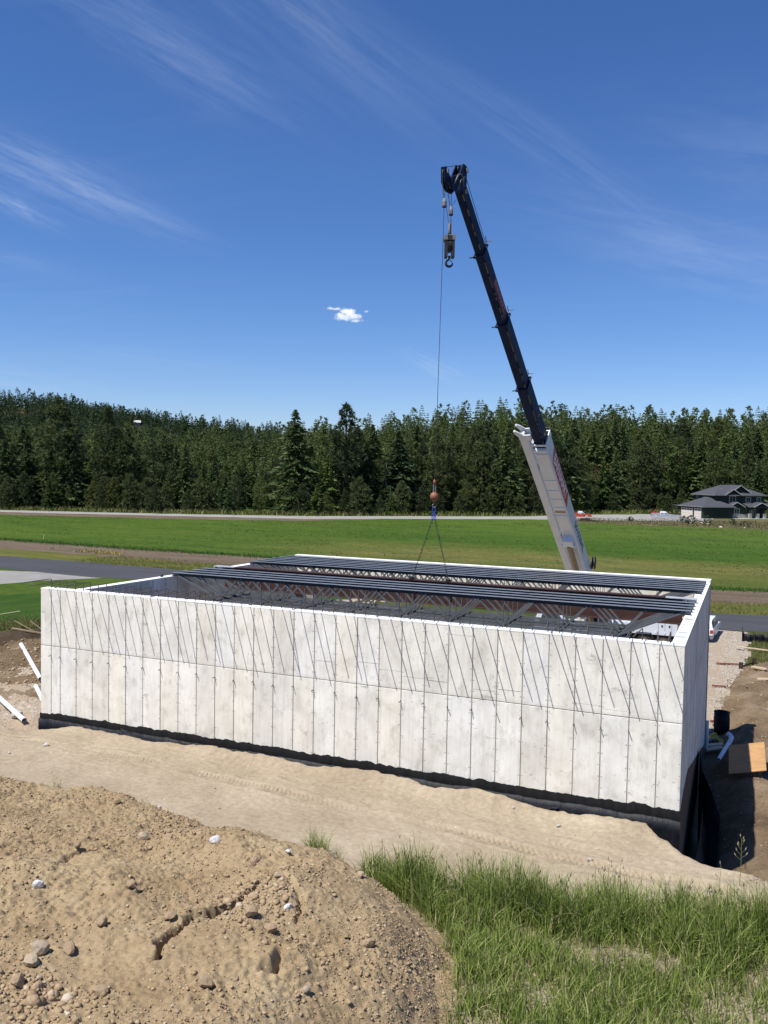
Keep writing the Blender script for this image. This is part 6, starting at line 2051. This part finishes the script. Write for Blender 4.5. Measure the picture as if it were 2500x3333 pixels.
tag(link('grass_seed_heads', mesh_np('grass_seed_heads', V2, np.arange(len(V2)).reshape(-1, 3), M_DRYBLADE, False)), 'seed heads on the grass stems', None, None, 'stuff')
# dry litter between the blades
NL = 30000
lx, ly = gr_.uniform(15, 25, NL), gr_.uniform(-14, -5.6, NL)
k_ = foot_dist(lx, ly) < 0.1
lx, ly = lx[k_], ly[k_]
V, F = blades(lx, ly, pad_z(lx, ly), gr_.uniform(0.03, 0.14, len(lx)), gr_.uniform(0.006, 0.014, len(lx)), gr_.uniform(1.0, 2.6, len(lx)), gr_, 2)
tag(link('dry_grass_litter', mesh_np('dry_grass_litter', V, F, M_DRYBLADE, False)), 'dry short grass and litter between the green clumps', None, None, 'stuff')
def tuft(x, y, zf, n, hh, spread, label, group=None, name='grass_tuft'):
    a = gr_.uniform(0, 6.28, n)
    r = spread*np.sqrt(gr_.random(n))
    X, Y = x + r*np.cos(a), y + r*np.sin(a)
    V, F = blades(X, Y, zf(X, Y) - 0.01, hh*gr_.uniform(0.45, 1.1, n), gr_.uniform(0.006, 0.012, n), gr_.uniform(0.2, 0.9, n), gr_)
    return tag(link(name, mesh_np(name, V, F, M_BLADE, False)), label, 'grass tuft', group)
tuft(13.95, -6.0, pad_z, 230, 0.60, 0.24, 'lone green grass tuft between the mound crest and the tall grass', 'lone grass tufts')
tuft(14.45, -6.2, pad_z, 45, 0.36, 0.20, 'thin sparse grass tuft right of the lone green tuft', 'lone grass tufts')
tuft(6.25, -5.7, pad_z, 26, 0.42, 0.12, 'few grass blades behind the mound at far left', 'lone grass tufts')
tuft(8.85, -5.4, pad_z, 22, 0.40, 0.16, 'few thin blades behind the highest part of the mound', 'lone grass tufts')
def stalk(x, y, h, label, panicle, seed):
    r_ = random.Random(seed)
    z = float(pad_full(np.array([x]), np.array([y]))[0])
    e = empty('grass_stalk', (x, y, z), 0, label, 'grass stalk', 'tall seeding stalks')
    m = MB()
    pts = [(x, y, z), (x + 0.015, y, z + h*0.5), (x + 0.03 + r_.uniform(-.03, .03), y + r_.uniform(-.03, .03), z + h)]
    m.tube(pts, [0.006, 0.005, 0.003], 5)
    m.build('stem', M_BLADE, e)
    m = MB()
    for k in range(panicle):
        f = 1 - 0.42*k/max(panicle - 1, 1)
        c = Vector(pts[1]).lerp(Vector(pts[2]), (f - 0.5)*2) if f > 0.5 else Vector(pts[1])
        side = r_.choice((-1, 1))*(0.02 + 0.09*(k/panicle))
        q = c + Vector((side, r_.uniform(-0.03, 0.03), 0.03))
        m.tube([q, q + Vector((side*0.2, 0, 0.035)), q + Vector((side*0.4, 0, 0.075))], [0.004, 0.013, 0.003], 5)
        m.tube([c - Vector((0, 0, 0.03)), q], 0.002, 4)
    m.build('seed_head', M_SEED, e)
stalk(22.50, -3.1, 1.02, 'tallest seeding grass stalk standing against the dark trench', 9, 1)
stalk(20.05, -5.3, 1.0, 'seeding stalk rising above the grass left of the sand corner', 7, 2)
stalk(20.3, -5.25, 0.95, 'second seeding stalk close right of another above the grass', 4, 3)
stalk(19.95, -5.4, 0.85, 'shorter seeding stalk leaning beside two taller ones', 6, 4)
stalk(22.1, -3.6, 0.62, 'short stalk on the sand edge before the trench', 2, 5)

# grass tufts on lawn edge, verges and strips: softens their outlines
def low_tufts(name, x, y, off, h, w, mat, label, lean=(0.2, 0.9)):
    n = len(x)
    V, F = blades(x, y, gh(x, y) + off - 0.02, h, w, gr_.uniform(*lean, n), gr_, 1)
    tag(link(name, mesh_np(name, V, F, mat, False)), label, None, None, 'stuff')
n = 26000
x = gr_.uniform(-50, 26, n)
u_ = gr_.random(n)
y = np.interp(x, [-60, -38, 20, 26], [54.9, 54.9, 52.5, 53.4]) + u_**1.3*7.5
low_tufts('verge_grass', x, y, 0.0, gr_.uniform(0.08, 0.30, n), gr_.uniform(0.02, 0.06, n), M_DRYBLADE, 'dry yellow-green grass along the far side of the taxiway')
n = 12000
x = gr_.uniform(-78, 26, n)
y = np.interp(x, [-78, -50, -35, 20, 26], [69.2, 69.9, 70.9, 68.9, 70]) + gr_.normal(0, 0.9, n)
low_tufts('field_edge_grass', x, y, 0.0, gr_.uniform(0.12, 0.40, n), gr_.uniform(0.03, 0.09, n), M_LAWNBLADE, 'ragged grass edge where the field meets the tilled strip')
n = 16000
a_ = np.radians(gr_.uniform(-50, -36, n))
d_ = 53.9 + np.abs(gr_.normal(0, 2.4, n))
x, y = CAM[0] + d_*np.sin(a_), CAM[1] + d_*np.cos(a_)
low_tufts('bank_grass', x, y, 0.0, gr_.uniform(0.06, 0.30, n), gr_.uniform(0.015, 0.04, n), M_DRYBLADE, 'rough grass along the lip of the left excavation')
n = 15000
x, y = gr_.uniform(22.0, 26, n), gr_.uniform(32.5, 44.3, n)
k_ = (x > xr_bank(y) + 0.25) & (y > 33.5 - (x - 22)*0.5)
x, y = x[k_], y[k_]
low_tufts('rough_grass', x, y, 0.0, gr_.uniform(0.06, 0.25, len(x)), gr_.uniform(0.012, 0.03, len(x)), M_DRYBLADE, 'rough grass around the silt fence at right')
n = 9000
x, y = gr_.uniform(-14, 45, n), gr_.uniform(164.5, 205, n)
k_ = (y < 190 + 0.3*x) & (y > 163)
x, y = x[k_], y[k_]
low_tufts('weeds', x, y, 0.0, gr_.uniform(0.12, 0.45, len(x)), gr_.uniform(0.08, 0.22, len(x)), M_WEEDBLADE, 'weeds on the rough strip below the house')
n = 9000
x = gr_.uniform(-160, 30, n)
a_ = gr_.uniform(-50, 0, n)
d_ = dr_az(a_) + gr_.normal(3.0, 2.0, n)
x, y = CAM[0] + d_*np.sin(np.radians(a_)), CAM[1] + d_*np.cos(np.radians(a_))
low_tufts('roadside_weeds', x, y, 0.0, gr_.uniform(0.3, 1.3, n), gr_.uniform(0.15, 0.4, n), M_DRYBLADE, 'yellow-green weeds along the forest side of the far road')
n = 42000
x = gr_.uniform(-120, 40, n)
y = 69.5 + gr_.random(n)**0.8*92
k_ = (fbm(x*0.35, y, 0.22, 4, 0.65, 95) > 0.03) & (camd(x, y) < dr_az(np.degrees(np.arctan2(x - CAM[0], y - CAM[1]))) - 22)
x, y = x[k_], y[k_]
sel = (fbm(x*0.3, y, 0.12, 3, 0.6, 96) + gr_.normal(0, 0.12, len(x))) > 0.06
low_tufts('field_tufts', x[~sel], y[~sel], 0.0, gr_.uniform(0.05, 0.16, (~sel).sum()), gr_.uniform(0.10, 0.30, (~sel).sum()), M_FIELDBLADE, 'darker tufts of grass across the green field')
low_tufts('field_tufts', x[sel], y[sel], 0.0, gr_.uniform(0.05, 0.16, sel.sum()), gr_.uniform(0.10, 0.26, sel.sum()), M_WEEDBLADE, 'dry tan tufts across the green field')
M_FLOWER = mottled('yellow_flowers', (0.28, 0.235, 0.03), (0.38, 0.32, 0.05), 5, 0.8)
n = 700
x = gr_.uniform(-64, -44, n)[:]
y = 63.7 + gr_.normal(0, 0.7, n) + (x + 60)*0.03
k_ = fbm(x, y, 0.25, 2, 0.6, 91) > -0.05
x, y = x[k_], y[k_]
low_tufts('yellow_flowers', x, y, 0.02, gr_.uniform(0.12, 0.35, len(x)), gr_.uniform(0.08, 0.16, len(x)), M_FLOWER, 'yellow flowering weeds along the tilled strip')

# ------------------------------------------------------------------ pipes and debris left of the building
M_PVC = mottled('white_pvc', (0.78, 0.78, 0.77), (0.82, 0.82, 0.81), 2, 0.35, 0, None, 0, 0.5)
M_PVCB = mottled('bluish_white_pvc', (0.62, 0.66, 0.74), (0.68, 0.72, 0.79), 2, 0.35, 0, None, 0, 0.5)
def hgt_at(x, y):
    return float(gh(np.array([x]), np.array([y]))[0])
def pipe(p0, p1, r, label, mat=M_PVC, rise=(0, 0)):
    a = Vector((p0[0], p0[1], hgt_at(*p0[:2]) + r*1.1 + rise[0]))
    b = Vector((p1[0], p1[1], hgt_at(*p1[:2]) + r*1.1 + rise[1]))
    e = empty('pvc_pipe', a, 0, label, 'pipe', 'white plastic pipes in the left excavation')
    m = MB()
    m.sm = True
    d = (b - a).normalized()
    m.tube([a, b], r, 18, caps=False)
    m.tube([a + d*0.005, b - d*0.005], r*0.9, 18, caps=False)
    m.build('pipe_body', mat, e)
    m = MB()
    m.sm = True
    m.tube([a - d*0.01, a + d*0.16], r*1.13, 18)
    m.build('bell_end', mat, e)
    return e
pipe((-14.35, 12.95), (-8.9, 8.9), 0.105, 'long upper white pvc pipe sloping down to the wing wall', rise=(0.10, 0.14))
pipe((-8.15, 7.86), (-4.2, 4.9), 0.10, 'short visible white pipe end right beside the wing wall', rise=(0.10, 0.10))
pipe((-10.2, 7.0), (-5.05, 4.15), 0.105, 'lower white pvc pipe running out of the left picture edge', rise=(0.12, 0.10))
M_WOOD = mottled('weathered_board', (0.19, 0.13, 0.08), (0.30, 0.22, 0.14), 4, 0.85)
M_PALEWOOD = mottled('pale_board', (0.52, 0.40, 0.26), (0.64, 0.52, 0.36), 4, 0.8)
M_PLY = material('plywood', rough=0.7, fn=lambda nt, b: {'Base Color': nt.mix(nt.math('MULTIPLY', nt.step(nt.noise(nt.coord('Object'), 2.2, 5, 0.65), 0.45, 0.7), 0.5), nt.ramp(nt.noise(nt.mapping(nt.coord('Object'), (1.5, 14, 1)), 1.0, 5, 0.6, 0.8), [(0.3, (0.36, 0.195, 0.078)), (0.7, (0.50, 0.29, 0.125))]), (0.26, 0.175, 0.10))})
def board(p0, p1, w, t, mat, label, group=None, z0=0.0, z1=0.0, tilt=0.0, name='plank'):
    a = Vector((p0[0], p0[1], hgt_at(*p0) + t*0.6 + z0))
    b = Vector((p1[0], p1[1], hgt_at(*p1) + t*0.6 + z1))
    m = MB().bar(a, b, w, t, (math.sin(tilt), 0, math.cos(tilt)))
    return tag(m.build(name, mat), label, 'plank', group)
board((-16.7, 14.5), (-13.6, 15.6), 0.20, 0.07, M_WOOD, 'weathered plank lying along the foot of the dark topsoil cut', 'planks at the left cut', 0.08, 0.08)
board((-17.2, 15.2), (-15.3, 14.9), 0.05, 0.03, M_WOOD, 'thin pale stick leaning behind the weathered plank', 'planks at the left cut', 0.40, 0.10)
board((-16.4, 15.6), (-14.9, 15.2), 0.035, 0.03, M_WOOD, 'second thin stick resting on the topsoil', 'planks at the left cut', 0.40, 0.14)
board((-22.6, 17.6), (-20.3, 18.6), 0.05, 0.04, M_PALEWOOD, 'yellowish stick lying tilted on the left lawn', None, 0.05, 0.42)

# ------------------------------------------------------------------ things right of the building
e = empty('plastic_barrel', (21.62, 16.6, 0), 0, 'open-topped black plastic barrel by the back right corner', 'barrel')
bz_ = hgt_at(21.62, 16.6)
m = MB()
m.sm = True
m.lathe([(0.01, bz_), (0.30, bz_), (0.325, bz_ + 0.3), (0.325, bz_ + 0.62), (0.30, bz_ + 0.93), (0.285, bz_ + 0.93), (0.29, bz_ + 0.1), (0.01, bz_ + 0.08)], (21.62, 16.6, 0), 24)
m.build('barrel_body', M_PLASTIC, e)
for zz in (0.28, 0.62, 0.91):
    m = MB()
    m.sm = True
    m.lathe([(0.318, zz + bz_ - 0.02), (0.340, zz + bz_), (0.318, zz + bz_ + 0.02)], (21.62, 16.6, 0), 24)
    m.build('hoop', M_PLASTIC, e)
# plywood sheet propped on the sand
a0 = np.array([22.06, 9.6, 0.66])
pu = Vector((1.20, 0.0, 0.30))
pv = Vector((-0.06, 2.0, 0.42))
c_ = Vector(a0) + pu/2 + pv/2
m = MB().obox(c_, pu/2, pv/2, pu.cross(pv).normalized()*0.010)
tag(m.build('plywood_sheet', M_PLY), 'orange-brown plywood sheet lying half in shadow right of the building', 'plywood')
m = MB()
m.bar((22.3, 11.3, hgt_at(22.3, 11.3)), (22.3, 11.3, 1.02), 0.10, 0.10, (1, 0, 0))
m.bar((23.05, 10.0, hgt_at(23.05, 10.0)), (23.05, 10.0, 0.94), 0.10, 0.10, (1, 0, 0))
tag(m.build('wood_block', M_WOOD), 'wooden blocks propping the plywood sheet', 'blocks')
# white pipe with elbow in the shade
pz = hgt_at(21.8, 12.6) + 0.30
e = empty('elbow_pipe', (21.75, 12.2, pz), 0, 'white plastic pipe with an elbow lying in the shade by the plywood', 'pipe')
m = MB()
m.sm = True
m.tube([(21.66, 11.6, pz - 0.05), (21.99, 13.6, pz + 0.08)], 0.075, 16, caps=False)
m.tube([(21.66, 11.6, pz - 0.05), (21.99, 13.6, pz + 0.08)], 0.066, 16, caps=False)
m.build('pipe_body', M_PVCB, e)
m = MB()
m.sm = True
m.tube([(21.97, 13.5, pz + 0.075), (22.04, 13.95, pz + 0.10), (22.06, 14.15, pz + 0.14), (22.0, 14.25, pz + 0.20), (21.90, 14.30, pz + 0.24)], [0.09, 0.088, 0.09, 0.09, 0.095], 16)
m.build('elbow', M_PVCB, e)
# vertical white pipe at the back corner
e = tag(MB().tube([(L + 0.09, 14.12, 0.0), (L + 0.09, 14.12, 1.25)], 0.055, 14).build('riser_pipe', M_PVC), 'thin upright white pipe at the back right corner of the building', 'pipe')
# yellow tarp and offcuts behind
m = MB()
r_ = random.Random(4)
g = []
for i in range(7):
    for j in range(6):
        g.append((21.15 + 0.10*i, 15.0 + 0.16*j, hgt_at(21.3, 15.3) + 0.10 + 0.22*math.exp(-((i - 2)/2.2)**2) + r_.uniform(-0.05, 0.05)))
m.add(g, [(i*6 + j, (i + 1)*6 + j, (i + 1)*6 + j + 1, i*6 + j + 1) for i in range(6) for j in range(5)])
tag(m.build('tarpaulin', mottled('yellow_tarp', (0.40, 0.29, 0.03), (0.50, 0.38, 0.05), 4, 0.7)), 'crumpled yellow tarp beside the black barrel', 'tarp')
for k, (p0, p1, mt, lb) in enumerate([((21.15, 14.35), (21.75, 14.45), M_PALEWOOD, 'pale board offcut at the foot of the back right corner'), ((21.15, 13.75), (21.75, 13.95), M_PALEWOOD, 'second pale offcut nearer along the right wall')]):
    board(p0, p1, 0.30, 0.04, mt, lb, 'offcuts by the right wall', 0.15, 0.18)
M_REDHOSE = mottled('rust_red_stake_bar', (0.17, 0.045, 0.030), (0.24, 0.07, 0.045), 5, 0.8)
board((20.9, 31.6), (22.15, 31.95), 0.13, 0.06, M_REDHOSE, 'rust-red bar lying across the gravel farther up the path', 'red bars across the gravel', 0.05, 0.05, name='red_bar')
board((20.9, 25.55), (21.55, 25.75), 0.11, 0.06, M_REDHOSE, 'short rust-red bar across the gravel nearer the barrel', 'red bars across the gravel', 0.05, 0.05, name='red_bar')
board((21.1, 18.5), (21.5, 18.6), 0.10, 0.06, M_REDHOSE, 'rust-red bar end right behind the black barrel', 'red bars across the gravel', 0.05, 0.05, name='red_bar')
board((21.9, 36.9), (25.5, 36.4), 0.12, 0.06, M_PALEWOOD, 'long pale plank lying in the grass below the silt fence', 'boards on the right bank', 0.20, 0.14)
board((22.85, 29.3), (23.55, 28.5), 0.16, 0.08, M_PALEWOOD, 'pale short board on the brown bank at right', 'boards on the right bank', 0.12, 0.10)
board((23.1, 26.6), (24.3, 26.2), 0.15, 0.08, M_PALEWOOD, 'pale board at the right picture edge on the bank', 'boards on the right bank', 0.12, 0.10)
board((22.15, 26.4), (22.6, 24.4), 0.06, 0.05, M_WOOD, 'thin dark stick lying on the brown bank', 'boards on the right bank', 0.08, 0.08)
# two square stakes with a low rail
m = MB()
zz = hgt_at(22.3, 31.2)
m2 = empty('batter_board', (22.4, 31.5, zz), 0, 'low brown stake board set at the end of the gravel', 'stake board')
for x, y in ((22.25, 31.0), (22.95, 32.4)):
    MB().box(x - 0.12, x + 0.12, y - 0.04, y + 0.04, hgt_at(x, y) - 0.1, hgt_at(x, y) + 0.40).build('stake', M_BARK, m2)
MB().bar((22.3, 31.05, zz + 0.14), (22.9, 32.4, hgt_at(22.95, 32.4) + 0.14), 0.05, 0.09).build('rail', M_BARK, m2)
# silt fence
sf = empty('silt_fence', (22.25, 40.4, 0), 0, 'low black silt fence in the grass right of the building', 'silt fence')
pts = [(22.22, 40.2), (23.0, 40.4), (23.9, 40.55), (24.9, 40.8), (26.2, 41.1)]
V, F = [], []
nn = 60
for k in range(nn):
    t = k/(nn - 1)
    x = 22.22 + 4.0*t
    y = np.interp(x, [p[0] for p in pts], [p[1] for p in pts]) + 0.05*math.sin(t*40) + 0.03*math.sin(t*97)
    z = hgt_at(x, y)
    top = 0.58 - 0.08*abs(math.sin(t*12)) + (0.10 if t < 0.02 else 0)
    V += [(x, y, z - 0.03), (x, y + 0.02*math.sin(t*60), z + top*0.5), (x, y, z + top), (x, y + 0.012, z + top), (x, y + 0.012, z - 0.03)]
for k in range(nn - 1):
    for q in range(4):
        a = k*5 + q
        F.append((a, a + 5, a + 6, a + 1))
link('fabric', mesh_np('fabric', V, F, M_PLASTIC, False), sf)
for x, y in pts:
    MB().box(x - 0.02, x + 0.02, y - 0.06, y - 0.02, hgt_at(x, y) - 0.1, hgt_at(x, y) + (1.05 if x < 22.5 else 0.7)).build('post', M_BARK, sf)

# black drainage sheet hanging loose beside the right wall, and in the trench
def sheet(name, top, bot, label, amp=0.06, n=40, m_=14, seed=0):
    T = np.array(top, float)
    B = np.array(bot, float)
    tt = np.linspace(0, 1, n)
    def rs(A):
        s = np.linspace(0, 1, len(A))
        return np.stack([np.interp(tt, s, A[:, k]) for k in range(3)], -1)
    T, B = rs(T), rs(B)
    u = np.linspace(0, 1, m_)[None, :, None]
    P = T[:, None]*(1 - u) + B[:, None]*u
    ii, jj = np.meshgrid(tt, np.linspace(0, 1, m_), indexing='ij')
    P[..., 0] += fbm(ii*4, jj*2, 1.6, 4, 0.55, seed)*amp*3*np.sin(np.pi*np.clip(jj + 0.15, 0, 1))
    P[..., 2] += fbm(ii*5, jj*2, 1.3, 3, 0.55, seed + 3)*amp
    V = P.reshape(-1, 3)
    i, j = np.meshgrid(np.arange(n - 1), np.arange(m_ - 1), indexing='ij')
    a = (i*m_ + j).ravel()
    F = np.stack([a, a + m_, a + m_ + 1, a + 1], -1)
    return tag(link(name, mesh_np(name, V, F, M_PLASTIC, True)), label, 'plastic sheet', 'black plastic sheets along the wall')
sheet('plastic_sheet', [(21.12, 9.2, 1.60), (21.25, 7.0, 1.75), (21.38, 5.0, 1.55), (21.46, 3.2, 1.25), (21.44, 2.0, 0.95), (21.40, 0.8, 0.6), (21.5, -0.3, 0.45)],
      [(21.12, 9.2, 0.1), (21.2, 7.0, 0.05), (21.3, 5.0, 0.0), (21.5, 3.2, -0.1), (21.75, 2.0, -0.1), (22.0, 0.8, 0.0), (22.5, -0.6, 0.3)], 'black sheet sagging away from the right wall in deep shade', 0.02, 60, 16, 3)
sheet('plastic_sheet', [(21.15, 9.5, 0.75), (21.5, 8.0, 0.6), (21.9, 6.0, 0.42), (21.9, 3.0, 0.25), (22.2, 0.8, 0.35), (22.9, -0.6, 0.55)],
      [(21.1, 9.0, 0.1), (21.3, 7.5, 0.1), (21.5, 5.5, 0.05), (21.6, 3.0, 0.0), (21.8, 0.2, 0.0), (22.3, -1.4, 0.3)], 'black plastic lining the bottom of the trench at right', 0.02, 50, 10, 6)
# loose flap of drainage sheet at the left part of the front wall
fl = [(3.55, -0.10, 2.42), (4.2, -0.12, 2.30), (4.9, -0.22, 2.22), (5.3, -0.24, 2.20), (5.72, -0.20, 2.26)]
fb = [(3.6, -0.20, 2.36), (4.2, -0.50, 2.22), (4.8, -0.62, 2.25), (5.25, -0.60, 2.27), (5.80, -0.34, 2.30)]
sheet('plastic_sheet', fl, fb, 'loose black flap curling onto the sand at the left of the front wall', 0.025, 30, 8, 9)
fl = [(16.3, -0.06, 2.30), (17.0, -0.10, 2.22), (17.6, -0.12, 2.20), (18.1, -0.06, 2.24)]
fb = [(16.4, -0.16, 2.22), (17.0, -0.30, 2.14), (17.6, -0.30, 2.16), (18.0, -0.14, 2.20)]
sheet('plastic_sheet', fl, fb, 'torn black flap at the right part of the front wall foot', 0.02, 24, 6, 12)
# small dark object left on the left wall top
MB().lathe([(0.005, 0), (0.055, 0), (0.055, 0.09), (0.04, 0.11), (0.005, 0.11)], (1.60, 4.55, H + 0.001), 12).build('bolt_cup', M_DARK)
tag(bpy.data.objects['bolt_cup'], 'small dark cup standing on the left wall top before the joists', 'cup')
